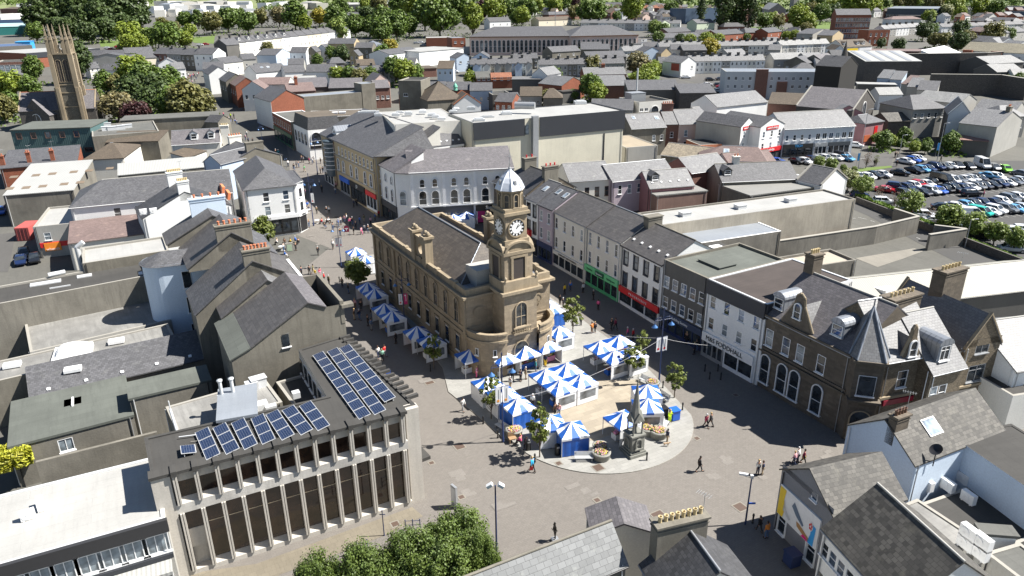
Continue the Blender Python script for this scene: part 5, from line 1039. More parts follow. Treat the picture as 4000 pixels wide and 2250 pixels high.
# octagonal corner with pyramid roof
c0,c1=bk.Q[1],br_.Q[0]; ap=P1('L1065,512',14.); zt=9.5; md=(c0+c1)/2; n_=Vector(((c1-c0).normalized().y,-(c1-c0).normalized().x,0)); w1,w2=c0+(c1-c0)*.08+n_*1.0,c1-(c1-c0)*.08+n_*1.0
m=MB()
for p,q in ((c0,w1),(w1,w2),(w2,c1)): m.poly([(p.x,p.y,-.5),(q.x,q.y,-.5),(q.x,q.y,zt),(p.x,p.y,zt)])
part(bk,'corner_wall',m,SSD); m=MB(); E_=[c0-n_*0+(c0-c1).normalized()*.3,w1+n_*.35,w2+n_*.35,c1+(c1-c0).normalized()*.3]; back=[c1-n_*6,c0-n_*6]
pts_=E_+back
for p,q in zip(pts_,pts_[1:]+pts_[:1]): m.poly([(p.x,p.y,zt-.1),(q.x,q.y,zt-.1),(ap.x,ap.y,14.)])
part(bk,'roof',m,SLL); m=MB(); [m.tube((p.x,p.y,zt),(ap.x,ap.y,14.05),.12,n=5) for p in E_]; m.tube((ap.x,ap.y,13.9),(ap.x,ap.y,14.9),.08,n=6); part(bk,'ridge',m,LEAD)
uu=(w2-w1).normalized(); ra=math.atan2(uu.y,uu.x); fd,gd=winmesh(1.7,2.3,'s',WHT,GL); o=inst('window',fd,bk.root,(w1+w2)/2+n_*.05+Vector((0,0,5.4))-bk.org,ra); inst('pane',gd,o,(0,-.12,0))
fd,gd=winmesh(1.9,3.3,'a',SST,GL); o=inst('door_arch',fd,bk.root,(w1+w2)/2+n_*.03+Vector((0,0,.3))-bk.org,ra); inst('pane',gd,o,(0,0,0))
m=MB(); m.box(((w1+w2)/2).to_tuple()[:2]+(4.85,),((w2-w1).length+.5,1.,.25),ra); m.box(((w1+w2)/2).to_tuple()[:2]+(9.3,),((w2-w1).length+.6,.9,.3),ra); part(bk,'string_course',m,SSD)
facebox(br_,'string_course',0,0,br_.Lx,4.6,4.9,.25,SST); facebox(br_,'shop_sign',0,.5,4.6,3.9,4.5,.3,flat('dark_red',(.25,.01,.03),.5)); facebox(bw_,'string_course',0,0,bw_.Lx,3.7,3.95,.2,SST); facebox(bg_,'string_course',0,0,bg_.Lx,3.7,3.95,.2,SST)
chim(bk,.6,6.2,8,1.3,1.5,bk.ze+6.2,4,SSD,YPOT); merge(bk,br_,bw_,bg_)
# ------------------------------------------------------------------ bottom right group
hs=bld('shoe_shop','grey gabled corner shop with a long trainer advert along its side','P110,640 P490,1002 ',6.8,'G',1.,d=1,wall=WH,rm=SL); 
for c in list(hs.root.children_recursive): bpy.data.objects.remove(c)
bpy.data.objects.remove(hs.root); ALLB.pop()
q0=P1('P108,638',6.2); q1=P1('P492,985',6.2); q1b=P1('P400,1060',6.2)
hs=bld('shoe_shop','grey gabled corner shop with a long trainer advert on its wall','',6.2,'G',2.2,world=[xy(q0),xy(q1),xy(q1+(q1-q0).normalized().cross(Vector((0,0,-1)))*7),xy(q0+(q1-q0).normalized().cross(Vector((0,0,-1)))*7)],wall=mk('blue_grey_render',(.2,.205,.22),stain=.2),rm=SLM,win='0:1,1.,2.4,.1,d,.05-.25 0:1,1.,2.4,.1,d,.6-.9 0:1,.7,.8,5.9,s,.55-.75')
a,u,nn,Li=face(hs,0); rz=math.atan2(u.y,u.x)
bo=facebox(hs,'advert_board',0,Li*.05,Li*.85,1.9,4.9,.15,WHT)
P=lambda x,z,d=.17:a+u*Li*x+nn*d+Vector((0,0,1.95+(z-2.95)*1.4))
def blob(pts,mat,name,d=.17): m=MB(); m.poly([P(x,z,d) for x,z in pts]); part(hs,name,m,mat,bo)
blob([(.055,2.95),(.17,2.95),(.2,3.7),(.16,4.2),(.18,4.95),(.055,4.95)],YELP,'yellow_shape'); blob([(.16,3.5),(.3,3.15),(.33,3.3),(.22,3.7),(.17,4.3)],LGM,'trainer'); blob([(.32,4.3),(.36,4.7),(.5,4.1),(.58,3.75),(.56,3.6),(.42,3.9)],flat('slate_blue_shoe',(.12,.17,.24),.5),'trainer'); blob([(.44,3.6),(.5,3.6),(.7,3.25),(.72,3.1),(.66,3.0),(.46,3.3)],flat('tan_shoe',(.45,.25,.1),.5),'trainer'); blob([(.56,2.95),(.7,2.95),(.66,3.15),(.6,3.2)],flat('hot_pink',(.75,.02,.2),.5),'pink_shape',.18)
blob([(.68,2.95),(.79,2.95),(.8,4.3),(.7,4.4),(.72,3.6)],SKYP,'blue_shape'); m=MB(); m.poly([P(.71+.04*math.cos(t*PI/8),4.15+.33*math.sin(t*PI/8),.19) for t in range(16)]); part(hs,'logo_disc',m,WHT,bo); m=MB(); [m.poly([P(.71+.022*math.cos(t0)+.013*math.cos(t*PI/4),4.15+.17*math.sin(t0)+.1*math.sin(t*PI/4),.2) for t in range(8)]) for t0 in [PI*.1+2*PI*i/5 for i in range(5)]]; part(hs,'logo_flower',m,REDP,bo)
rb=bld('slate_roofed_building','white rendered building with a long mottled dark slate roof at the bottom right','P425,1075 P1000,1700',6.4,'g',3.2,d=8.,wall=WH,rm=SLM,win='0:8,.85,1.3,3.9/1.2,s,.0-.95',gov=.1); 
bh=bld('blue_white_house','house with a tall pale blue white gable wall and a brown slate roof with a big skylight','P605,305 P1112,610',6.6,'G',2.6,d=12,wall=BW,rm=SLM,ov=.1,rl=((.72,.35,1.6,1.7),)); chim(bh,bh.Lx*.6,.8,7,.8,1.6,bh.ze+3.1,4,SSD,BRN)
fe=bld('flat_roofed_building','dark felt roofed block with a whitewashed brick side and air conditioners in its yard','P1372,380 P2100,880 P1700,215',6.6,'f',wall=BW,rm=FED,par=.05,pm=FED)
ex=bld('flat_roofed_building','long stained white strip roof between the mottled slates and the sunken court','P960,930 P1440,1260 P1140,872',4.,'f',wall=LG,rm=MES,par=.1)
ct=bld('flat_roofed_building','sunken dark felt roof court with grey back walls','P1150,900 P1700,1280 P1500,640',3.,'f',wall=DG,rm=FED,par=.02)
for s_,r_ in (('P1190,790',3.),('P1350,800',3.),('P1465,740',3.),('P1505,890',3.)):
    p=P1(s_,r_); o=acunit(ct,(p.x,p.y,3.),rz+.0 if s_!='P1465,690' else rz+.3,1.35)
for s_ in ('P1490,1230','P1590,1300'):
    p=P1(s_,4.2)
    for z_ in (4.1,5.0): acunit(ex,(p.x,p.y,z_),rz,1.5)
bld('flat_roofed_building','small pale flat roofed box with a white side wall in the bottom right court','P1620,1130 P1880,1150 P1790,1080',5.,'f',wall=WH,rm=FEL,par=0,ov=.15); bld('flat_roofed_building','low grey felt roof at the bottom right corner','P1640,1270 P2200,1700 P1880,1180',4.6,'f',wall=LG,rm=FEL,par=.1)
# satellite dish and aerials
p=P1('P1265,530',7.2); m=MB(); M_=Matrix.Rotation(-.9,4,'X'); n0=len(m.v); m.lathe([(0,0),(.28,.04),(.55,.16)],(0,0,0),16); 
for k in range(len(m.v)): m.v[k]=p+Vector((0,0,.4))+(Matrix.Rotation(rz,3,'Z')@Matrix.Rotation(.7,3,'X'))@m.v[k]
m.tube((p.x,p.y,p.z-1.2),(p.x,p.y,p.z+.4),.05,n=6); part(bh,'satellite_dish',m,BLK)
# ------------------------------------------------------------------ slate roofs at the very bottom
b1=bld('slate_roofed_building','pale slate roofed building cut by the bottom edge of the view','O-400,1865 O860,1337 O490,1122',7.2,'g',2.,wall=PEB,rm=mk('silver_slate',(.145,.15,.15),'tile',a=.6,b=.42,var=.22,rough=.5,stain=.2),gov=.1,ridge=GR)
b3=bld('slate_roofed_building','dark slate roof with an eight pot chimney at the bottom of the view','O985,1345 O1200,1700',6.8,'g',2.4,d=6.5,wall=OW,rm=SLD,gov=.1)
b4=bld('slate_roofed_building','purple slate gable behind the eight pot chimney','O620,1130 O1060,1110',6.4,'G',.9,d=3,wall=OW,rm=SLP,gov=.1)
p=P1('O1262,1090',9.2); chb=MB(); 
cb=Bld(); cb.root=b3.root; cb.org=b3.org; cb.loc=lambda x,y,z:(p.x,p.y,z); cb.Q=[Vector((0,0,0)),Vector((math.cos(R(17)),math.sin(R(17)),0))]
chim(cb,0,0,5.5,3.9,1.0,10.0,8,GR,YPOT); dormer(b3,.82,3.2,1.6,1.3,2.4,SL,SLL) if False else None
# ------------------------------------------------------------------ roofs behind the right hand row
bld('slate_roofed_building','white walled building with a pale slate roof and six roof vents behind the right hand row','G575,542 G1008,505',7.2,'g',2.6,d=9,wall=OW,rm=SLL,win='0:3,1.,2.,3.5,s,.3-1',wm=BRN)
bld('slate_roofed_building','lilac walled building with a long pale slate roof behind the right hand row','G1008,546 G1640,470',6.8,'g',2.4,d=9,wall=LI,rm=SLL,win='0:3,.9,1.9,3.8,s,.05-.5')
b=bld('pink_gabled_building','faded pink gabled building with a pale slate roof and slate dormer','G1385,614 G1832,574',6.,'g',2.6,d=8,wall=PK,rm=SLL,vents=5,dm=((.18,1.6,1.9,1.2,2.,DG,SL),))
bld('flat_roofed_building','low rusty walled extension with a ribbed pale metal roof','G1450,692 G1965,634 G1395,612',5.,'f',wall=RUST if False else mk('rusty_render',(.24,.15,.12),stain=.6),rm=SEA,par=0,ov=.1)
bld('slate_roofed_building','pale slate roofed building with a brown gable to the left','G1800,462 G2190,398',6.6,'g',2.4,d=9,wall=BB,rm=SLL)
bld('slate_roofed_building','faded red slate hipped roof below the white gabled office','G1880,312 G2560,350',6.2,'h',2.4,d=9,wall=OW,rm=TPK,hip=(5,2),rl=((.4,.3,1.3,1.6),))
bld('slate_roofed_building','second faded red slate roof stepping down toward the car park','G2200,395 H90,350',5.4,'g',2.2,d=8,wall=OW,rm=TPK)
b=bld('slate_roofed_building','long grey slate roof with a dormer and a chimney near the car park','G2110,545 H300,508',6.4,'g',2.6,d=9,wall=GR,rm=SL,dm=((.1,1.4,1.9,1.2,2.,DG,SL),)); chim(b,b.Lx*.28,4.6,6,1.3,1.,b.ze+3.9,2,OW)
b=bld('flat_roofed_building','wide ribbed pale metal roof with two air conditioners','G2395,700 H470,600 G2115,562',5.6,'f',wall=GR,rm=SEA,par=0,ov=.1); p=P1('G2370,530',6); acunit(b,(p.x,p.y,b.ze+.1),0,1.4); p=P1('H275,500',6); acunit(b,(p.x,p.y,b.ze+.1),.3,1.6)
bld('white_gabled_house','white gabled house with a dark slate roof beside the car park trees','H290,518 H533,582',6.4,'g',2.6,d=9,wall=WH,rm=SL,cop=STONE)
b=bld('flat_roofed_building','very long white flat roof with a stained concrete end wall above the yard','G1512,992 H885,702 G1215,868',8.,'f',wall=mk('stained_concrete_wall',(.4,.36,.29),stain=.7),rm=MEM,par=.3,pm=CND)
for x in (.17,.45,.72): roofbox(b,x,.5,1.8,1.4,.7,LGM,'roof_vent')
bld('flat_roofed_building','pale blue membrane roof stepping down in front of the long white roof','G1828,1168 H135,1035 G1545,1030',6.4,'f',wall=CND,rm=MEB,par=.1,pm=WHT)
b=bld('flat_roofed_building','dark felt roof with a single white hatch behind the brown grey block','G2020,1328 G2345,1262 G1835,1195',8.4,'f',wall=DG,rm=FED,par=0,ov=.1); roofbox(b,.55,.55,1.8,1.3,.5,WHT,'hatch')
bld('flat_roofed_building','pale gravel flat roof with stained concrete walls behind the bank','H330,1412 H892,1325 H625,1212 H-60,1322',5.2,'f',wall=CND,rm=mk('pale_gravel',(.36,.32,.26),stain=.3,rough=.95),par=.4,pm=CND,rect=False)
e0=P1('L1540,448',7); rg=P1('L930,205',9); e1=P1('L2900,300',7); uu=(e1-e0).normalized(); dd=abs((rg-e0).dot(Vector((-uu.y,uu.x,0))))
bld('market_hall','huge cream corrugated warehouse roof behind the bank chimneys','L1000,520 L3000,288',7.,'g',2.,d=dd*2,wall=DG,rm=COC,ov=.2)
b=bld('flat_roofed_building','low service roof with four round black fans and a white plant box','L880,440 L1230,395 L560,280',6.6,'f',wall=COC,rm=COC,par=.1)
for q in ('860,370','935,350','930,400','1005,385'):
    p=P1('L'+q,7.4); m=MB(); m.lathe([(.0,6.7),(.62,6.7),(.62,7.2),(.5,7.3),(.45,7.1),(0,7.12)],(p.x,p.y,0),14); part(b,'fan',m,BLK)
p=P1('L1080,350',7.4); m=MB(); m.box((p.x,p.y,7.4),(3.8,2.2,1.7),A2+.1); part(b,'plant_box',m,WHT)
bld('slate_roofed_building','pale slate roofed white building cut by the right edge of the view','L2492,1145 L3050,1060 L2230,620',6.5,'g',3.,wall=WH,rm=SLL,win='0:3,1.2,1.2,3.2,s')
bld('brick_chimneyed_building','buff walled yard building with a white lean to roof at the right edge','P1850,90 P2050,60',4.5,'f',d=8,wall=OW,rm=FED,par=.1)
streetwall('yard_wall','tall dark stone yard wall running toward the car park','H0,1330 H1050,1165 H1480,1060 H1240,975',3.4,CND,.5)
streetwall('yard_wall','stained wall beside the cream warehouse with a gateway gap','H1590,1230 H1960,1170 H1640,1130',3.,CND,.5)
streetwall('retaining_wall','low brown retaining wall below the car park hedge','H880,745 H2900,1520',1.2,BAS,.4,None)
# ------------------------------------------------------------------ parade and white offices beyond
b=bld('gabled_office','white office with twin front gables and red name boards','C2305,1285 C2450,1250',9.,'G',2.,d=14,wall=WH,rm=SL,win='0:2,.9,1.6,6/3,s'); 
def gsign(b,t,w=5.,z=7.9): a,u,nn,Li=face(b,0); sign(b,0,Li/2-w/2,Li/2+w/2,z,z+.9,REDP,t,WHT,.12,.7)
gsign(b,'www.Rutledge',4.6); facebox(b,'side_wall',3,0,14,0,9,.05,LG)
b=bld('gabled_office','white twin gabled office front beside the phone shop parade','C2500,1290 D165,1245',9.,'G',2.,d=14,wall=WH,rm=SL,win='0:3,.9,1.6,6/3,s'); gsign(b,'www.Rutledge',4.6); shopfront(b,0,0,b.Lx,2.2,3.3,REDP,'Rutledge',WHT,BLK,4,.8)
b=bld('shop_parade','long light blue grey parade of shops under a pale lichened slate roof','D165,1308 D878,1262',7.5,'g',3.2,d=12,wall=LB if False else mk('pale_grey_blue',(.5,.53,.56),stain=.15),rm=SLL,win='0:4,.9,1.5,4.2,s,.0-.42 0:6,1.3,1.6,4.2,c,.44-1',cop=None)
shopfront(b,0,.2,b.Lx*.43,2.3,3.3,BLK,'TECH',SKYP,BLK,4,.9); shopfront(b,0,b.Lx*.45,b.Lx*.63,2.3,3.3,GRY,None,None,LGM,3); shopfront(b,0,b.Lx*.65,b.Lx*.96,2.3,3.3,flat('charcoal_sign',(.06,.07,.08),.5),None,None,LGM,4)
bld('slate_roofed_building','pale white roofed house behind the twin gabled office','C2060,1090 C2570,1020',8.,'g',2.8,d=11,wall=WH,rm=SLL)
bld('tiled_building','brown pantiled low building behind the shop parade','D0,1040 D505,1075',6.5,'g',2.6,d=14,wall=BB,rm=TB)
b=bld('red_corner_house','dark red rendered corner house with a pale slate roof and food poster','D820,1090 D985,1155',7.,'g',2.6,d=-11,wall=PK,rm=SLL)
b=bld('red_corner_house','small dark red annexe with shop posters beside the road bend','D975,1250 D1165,1215',6.,'h',1.6,d=8,wall=PK,rm=SL,hip=(2,2)); facebox(b,'poster',0,.5,3.,.8,2.6,.1,flat('burger_poster',(.45,.12,.05),.5)); facebox(b,'poster',0,4.6,6.,2.4,4.8,.1,REDP)
bld('stone_outbuilding','brown slated lean to behind the small red annexe','D1210,1225 D1440,1215',5.,'g',1.8,d=8,wall=BAS,rm=SLM)
bld('grey_hall','grey rendered hall with a slate roof and arched white windows','D1460,1110 D1800,1090',8.,'h',3.,d=14,wall=LG,rm=SL,hip=(4,4),win='0:5,1.,1.4,5.3,s')
b=bld('community_hall','pale grey gabled hall with a small dark notice board','D1815,1150 D2045,1165',8.6,'G',3.2,d=12,wall=mk('cool_grey_render',(.52,.54,.58),stain=.1),rm=SL,cop=WHT); facebox(b,'notice_board',0,3,6.4,4.2,6.2,.1,BLK); facebox(b,'side_panel',3,0,12,0,8.5,.04,DG)
bld('low_shed','white roofed annexe with three windows at the right of the grey hall','D2040,1165 D2400,1215',5.,'m',1.,d=8,wall=LG,rm=MEB,win='0:4,1.1,1.2,3,s')
bld('white_roofed_building','white roofed building behind the pale gabled hall','D1480,990 D1920,1050',7.5,'g',2.2,d=12,wall=LG,rm=SLW)
b=bld('grey_gabled_house','grey rendered gabled house with a tall chimney near the right edge','D2300,1290 D2560,1190',7.5,'G',3.,d=9,wall=LG,rm=SLL); chim(b,b.Lx/2,1,8,1.8,1,b.ze+4,3,GR)
bld('rusty_shed','rusty red and white corrugated shed roof beside the grey gabled house','D1935,1405 D2215,1425',4.,'m',1.3,d=8,wall=DG,rm=RUST)
bld('slate_roofed_building','grey slate roofed store at the right edge above the car park','D2080,1080 D2480,1130',6.5,'g',2.2,d=10,wall=LG,rm=SLL)
# old stone church without spire at the right
b=bld('stone_chapel','dark basalt chapel with a big pointed window and purple slate roof','D850,1130 D1075,1020',8.,'G',4.6,d=16,wall=BAS,rm=SLP,cop=STONE); arches(b,0,1,.25,.75,2.2,3.4,7.,'A')
b=bld('stone_chapel','rear','D390,1000 D740,1060',7.5,'g',3.6,d=12,wall=BAS,rm=SLP,win='0:5,.7,1.6,3,s'); m=MB(); p=P1('D690,1060',0); m.prism([(p.x-1.7,p.y-1.7),(p.x+1.7,p.y-1.7),(p.x+1.7,p.y+1.7),(p.x-1.7,p.y+1.7)],0,tz(p.y)+12); z_=tz(p.y)+12
for i in range(8): a0=PI/4*i+PI/8; a1=a0+PI/4; m.poly([(p.x+2*math.cos(a0),p.y+2*math.sin(a0),z_),(p.x+2*math.cos(a1),p.y+2*math.sin(a1),z_),(p.x,p.y,z_+10)])
tb_=part(b,'stone_spirelet',m,BAS); merge(ALLB[-2],b)
b=bld('stone_tower_block','black timbered hoist tower standing behind the stone chapel','D735,680 D905,645',14.,'G',3.,d=9,wall=flat('sooty_black',(.03,.028,.025),.9),rm=SLD)
b=bld('factory_wall_building','long dark stone walled enclosure with a white ribbed roof at its left end','D980,628 D1545,628',9.,'m',2.6,d=22,wall=BAS,rm=COR,ov=0)
for x in (.08,.33,.55,.8): add_roofbit(b,'skylight',b.Lx*x,11,1.6,20,.1,GRY,None)
streetwall('stone_wall','very long tall dark basalt prison wall beyond the chapel','D1000,760 D2150,745 D2440,720',9.,BAS,1.,STONE); streetwall('stone_wall','dark basalt wall in front of the walled yard on the right','D1600,950 D2300,960 D2574,1010',7.5,BAS,1.,STONE)
bld('green_shed','low dark green shed with a bright white roof beside the chapel','D905,845 D1290,860',4.5,'f',d=6,wall=DG,rm=MEM,par=0,ov=.3); bld('white_roofed_building','white roofed cottage right of the chapel window','D1120,955 D1355,950',5.,'g',2.,d=7,wall=WH,rm=SLW)
for i,(a_,c_,m_,r_) in enumerate((('D1100,780','D1215,790',LB,SLL),('D1225,795','D1345,805',LB,SLL),('D1340,840','D1430,850',LG,TPK),('D1400,870','D1520,880',LG,SLL),('D1500,900','D1700,915',LG,SL))):
    bld('terraced_house','slate roofed terraced house, %s of five stepping down beside the dark wall'%('first second third fourth last'.split()[i]),a_+' '+c_,5.5,'m',2.4,d=7,wall=m_,rm=r_,group='five stepped houses')
_t='first second third fourth fifth sixth seventh eighth ninth tenth eleventh twelfth thirteenth fourteenth fifteenth sixteenth seventeenth eighteenth nineteenth twentieth'.split()
ORD=_t+[w+' '+x for w in 'twenty thirty forty fifty'.split() for x in _t[:9]]
CN={}
def cname(m): return m.name.replace('_render','').replace('_',' ')
def terrace(where,pts,n,h,rise,d,walls,roof=SL,win='0:2,.85,1.2,3.3/.9,s',ch=1,dorm=(),grp=None,cm=DG,pots=2,rear=None):
    pp=pxs(pts); A=P3(*pp[0],h); B=P3(*pp[1],h); st=(B-A)/n; u=st.normalized(); nn=Vector((-u.y,u.x,0))*d; protos={}
    for i in range(n):
        a=A+st*i; w=walls[i%len(walls)]; k=(w.name,i in dorm); lab='%s house, %s from the left in the %s'%(cname(w),ORD[i],where)
        if k not in protos:
            W_=[xy(a),xy(a+st),xy(a+st+nn),xy(a+nn)]
            b=bld('terraced_house',lab,'',h,'g',rise,world=W_,wall=w,rm=roof,win=win,group=grp or where,gov=.02,cat='house',dm=((.5,1.3,1.5,1.4),) if i in dorm else ())
            if ch: chim(b,.5,d/2,h+b.z,.9,1.4,b.ze+rise+.9,0,cm)
            if rear:
                rw,rl_,rh_=rear; q=a+st*.25; m=MB(); m.prism([q-nn.normalized()*rl_,q+u*rw-nn.normalized()*rl_,q+u*rw+nn*.01,q+nn*.01],b.z-.5,b.z+rh_); v=nn.normalized(); 
                m.poly([q-v*rl_+Vector((0,0,b.z+rh_-q.z)),q+u*rw-v*rl_+Vector((0,0,b.z+rh_-q.z)),q+u*rw/2-v*rl_+Vector((0,0,b.z+rh_+1.2-q.z))]); o=part(b,'extension',m,w)
                r=MB(); e0=q-v*(rl_+.15); e1=q+v*d*.25; Z=lambda p,z:(p.x,p.y,z); roofsolid(r,[[Z(e1-u*.1,b.z+rh_-.05),Z(e0-u*.1,b.z+rh_-.05),Z(e0+u*rw/2,b.z+rh_+1.25),Z(e1+u*rw/2,b.z+rh_+1.25)],[Z(e0+u*(rw+.1),b.z+rh_-.05),Z(e1+u*(rw+.1),b.z+rh_-.05),Z(e1+u*rw/2,b.z+rh_+1.25),Z(e0+u*rw/2,b.z+rh_+1.25)]],.1); part(b,'extension_roof',r,roof,o)
            protos[k]=(b,i,a.copy())
        else:
            b,j,a0=protos[k]; r=copytree(b.root); dv=a-a0; r.location=b.root.location+Vector((dv.x,dv.y,tz((a+st/2+nn/2).y)-b.z)); r['label']=lab
WSET=[WH,OW,LG,WH,LB,OW]
terrace('long white terrace with dormers','A2275,440 B945,300',15,8.,2.6,9,[CR,OW,WH,WH,OW,CR,WH,WH,OW,CR,CR,OW,WH,CR,WH],SL,'0:2,.8,1.3,5.6/2.2,s',1,(0,1,2,3,4,5,6),cm=DG)
terrace('middle grey terrace','C270,652 C1135,635',9,5.4,2.2,7,[OW,LG,LG,GR,LG,GR],SL,'0:2,.9,1.2,3.2/.8,s',1)
terrace('left grey terrace with back gables','B2150,650 C205,632',6,5.2,2.2,7,[LB,OW,LG,LG],SL,rear=(3,3,4.4))
terrace('white terrace beyond the junction','C1760,618 C2545,605',9,5.4,2.2,7,[WH,WH,OW,WH,LG],SLL)
terrace('upper pale roofed terrace','C1480,470 D130,450',15,5.4,2.2,7,[OW,LG,GR,OW],SLL)
terrace('terrace in front of the red brick mill','D130,455 D620,435',6,5.4,2.2,7,[OW,LG,WH],SLW)
terrace('far pale terrace behind the hipped offices','C690,228 C1695,235',11,5.6,2.2,7,[OW,LG,WH,OW],SLL)
terrace('terrace behind the leafy court','B900,735 B1660,700',6,5.,2.2,7,[LG,LB,GR],SL,rear=(3,3,4.2))
terrace('small slate row under the hipped offices','C0,590 C260,585',3,5.,2.,7,[GR,LG],SL)
terrace('row behind the junction','C1120,515 C1330,505',2,5.2,2.2,7,[OW,LG],SLL)
terrace('row of houses beside the big walled yard','D1165,290 D1550,265',6,5.2,2.2,7,[WH,LG,WH],SLL)
terrace('long roofed terrace at the upper right','D1750,270 D2574,240',9,5.,2.,7,[WH,OW,LG],SL)
terrace('top terrace near the blue grey school','C1290,150 C1650,170',7,5.,2.2,7,[LG,OW],SLL)
terrace('dark fronted houses on the main street','A1540,540 A1950,555',3,7.,2.6,9,[BB,LG,GR],SL,'0:3,.9,1.3,4.6/2,s'); terrace('white street end','A1945,545 A2140,550',1,7.6,2.6,10,[WH],SL,'0:3,.9,1.3,5/2.2,s')
F_=lambda label,pts,h,roof,rise,d,wall,rm,**k: bld(k.pop('name','house'),label,pts,h,roof,rise,d=d,wall=wall,rm=rm,**k)
# individual far buildings, left to right
F_('long white factory shed at the top left edge','A160,45 A900,30',9,'f',0,40,WH,MEM,name='factory',par=0)
F_('brown sawtooth factory roofs at the top left','A0,90 A285,95',7,'g',2,30,BB,TB,name='factory')
F_('white office building with a window band behind the left trees','A0,150 A270,125',8,'f',0,14,WH,MEM,name='factory',win='0:12,1.6,1.,5,c')
F_('dark navy industrial unit beyond the church','A-50,205 A330,190',7,'f',0,14,flat('navy_cladding',(.03,.06,.12),.5),MEB,name='factory')
F_('teal roofed shed with a green wall beyond the church','A-30,275 A330,262',6,'m',2,20,flat('teal_cladding',(.02,.15,.14),.5),mk('pale_teal_roof',(.3,.45,.45),'corr',a=.6,stain=.1),name='factory')
F_('bright blue container shed among the parked coaches','A150,425 A300,420',5,'f',0,10,SKYP,SKYP,name='shed',par=0)
F_('flat blue roofed supermarket left of the church tower','A-60,480 A320,455',6,'f',0,30,DG,flat('blue_flat_roof',(.07,.11,.2),.6),name='supermarket',par=.1)
F_('low white canopy roof beside the church tower','A0,560 A290,520',5,'f',0,12,OW,MEM,name='supermarket',par=.1)
F_('red brick supermarket with a white roof and charcoal fascia','A260,560 A1000,480',6.5,'f',0,34,RB,MEM,name='supermarket',par=.1); facebox(ALLB[-1],'cladding_band',0,0,ALLB[-1].Lx,4.,6.55,.2,CHAR)
F_('brown brick office wing with tall white window strips','A-80,640 A250,625',8,'f',0,16,BB,FED,name='office_block',win='0:5,2.4,6.,.8,q,.0-.85',gm=GLL)
F_('small grey slated outhouse left of the church','A185,760 A290,745',4,'g',2,7,LG,SL,name='outhouse')
for i,(a_,h,d,w,r) in enumerate((('A840,600 A1340,585',5.5,9,LG,SL),('A900,690 A1000,680',4.5,7,OW,SL),('A1000,710 A1195,710',5.5,8,WH,SL),('A1200,715 A1560,690',5.5,8,BW,SL),('A1260,540 A1540,520',5.5,8,LG,SL),('A1400,590 A1640,570',5.5,8,CR,SL),('A1590,650 A1780,640',5,8,WH,SLL),('A1740,700 A1865,690',6,10,WH,SLL),('A2040,700 A2250,690',7,10,WH,SL))):
    F_('%s slated house, %s from the left between the churchyard and the main street'%(cname(w),ORD[i]),a_,h,'g' if i%3 else 'G',2.4,d,w,r,win='0:2,.9,1.1,3,s',group='houses behind the churchyard')
F_('charcoal ended white terrace gable at the start of the long terrace','A2150,450 A2275,455',8,'G',2.6,9,DG,SL)
for i,(a_,w,r,rf) in enumerate((('X792,278 X816,293',WH,SL,'g'),('X855,305 X882,322',GR,SL,'g'),('X896,319 X920,338',RB,TPK,'g'),('X945,350 X1032,348',WH,TPK,'G'))):
    F_('%s gabled shop, %s down the right side of the pedestrian street'%(cname(w),ORD[i]),a_,7.5,rf,2.6,8,w,r,win='0:3,1,1.4,4,s',group='gabled shops along the street',name='gabled_shop')
F_('grey slate roofed hall with a sloping white gable on the main street','B0,740 B320,700',6,'g',2.6,10,WH,SL,name='hall',rl=((.3,.3,1.2,1.),(.5,.3,1.2,1.)))
F_('brown slate roofed block with a pale stepped roof','B0,855 B320,850',7,'g',2,10,OW,TPK); F_('square grey rendered stair head with a white roof','B420,790 B610,780',9,'f',0,8,LG,MEM,par=.1)
F_('low grey slate roof with a bright white front slope','B290,735 B500,720',6,'g',2.4,10,WH,SL); F_('slate roofed hall above the white front slope','B500,725 B785,722',6,'g',2.6,9,WH,SL)
F_('purple slate long roof behind the grey hall','B400,890 B730,870',7,'m',2.4,8,DG,SLP); F_('second purple slate long roof behind the grey hall','B730,890 B1060,880',7,'m',2.4,8,DG,SLP); F_('pink lead gable between the grey stair blocks','B1170,830 B1345,815',8,'G',2.6,9,PP,SLP)
F_('brown slated block with a brick chimney by the red gable','B320,930 B600,910',7,'m',2,8,BB,TPK,ch=((.4,.8,1,1,2,2,RB),))
for i,(a_,h,d,w,r,g) in enumerate((('B200,560 B340,520',6.5,10,LB,SL,'G'),('B340,530 B500,530',6,8,WH,SL,'g'),('B510,520 B600,520',6,8,GR,SL,'G'),('B600,500 B720,500',6,9,WH,SL,'G'),('B720,440 B985,440',8,11,YS,SL,'g'),('B945,480 B1165,480',6,9,GR,SL,'g'),('B940,560 B1030,560',5,8,YS,SL,'G'))):
    F_('%s house, %s from the left below the long white terrace'%(cname(w),ORD[i]),a_,h,g,2.4,d,w,r,win='0:2,.9,1.2,3.2/.9,s',group='houses below the white terrace')
F_('round grey metal roofed pavilion by the big trees','B1110,470 B1310,460',4,'h',2.6,14,DG,LEAD,hip=(6,6),name='pavilion'); F_('white walled hall with a grey roof behind the ivy court','B1340,560 B1645,500',6.5,'g',1.8,12,WH,SL,name='hall',win='0:5,1.4,1,3,c')
F_('brilliant white flat roofed warehouse behind the bushes','B1640,540 B2085,480',6.5,'f',0,22,WH,MEM,name='warehouse',par=0); F_('blue white gabled clinic with dark windows','B2015,590 B2175,580',6,'G',2,10,BW,SL,win='0:2,1.2,.9,3.6,c'); F_('second blue white gabled clinic wing','B2175,580 B2340,580',6,'G',2.2,10,BW,SL,win='0:2,1.2,.9,3.6,c')
F_('small blue white house with a steep brown slate roof','B1820,690 B1980,690',5.5,'m',2.6,6,BW,TB,win='0:3,.9,1.2,3,s'); F_('brown roofed shed yard behind the green hedge','B1650,700 B1815,690',3.5,'f',0,14,BB,TB,par=0)
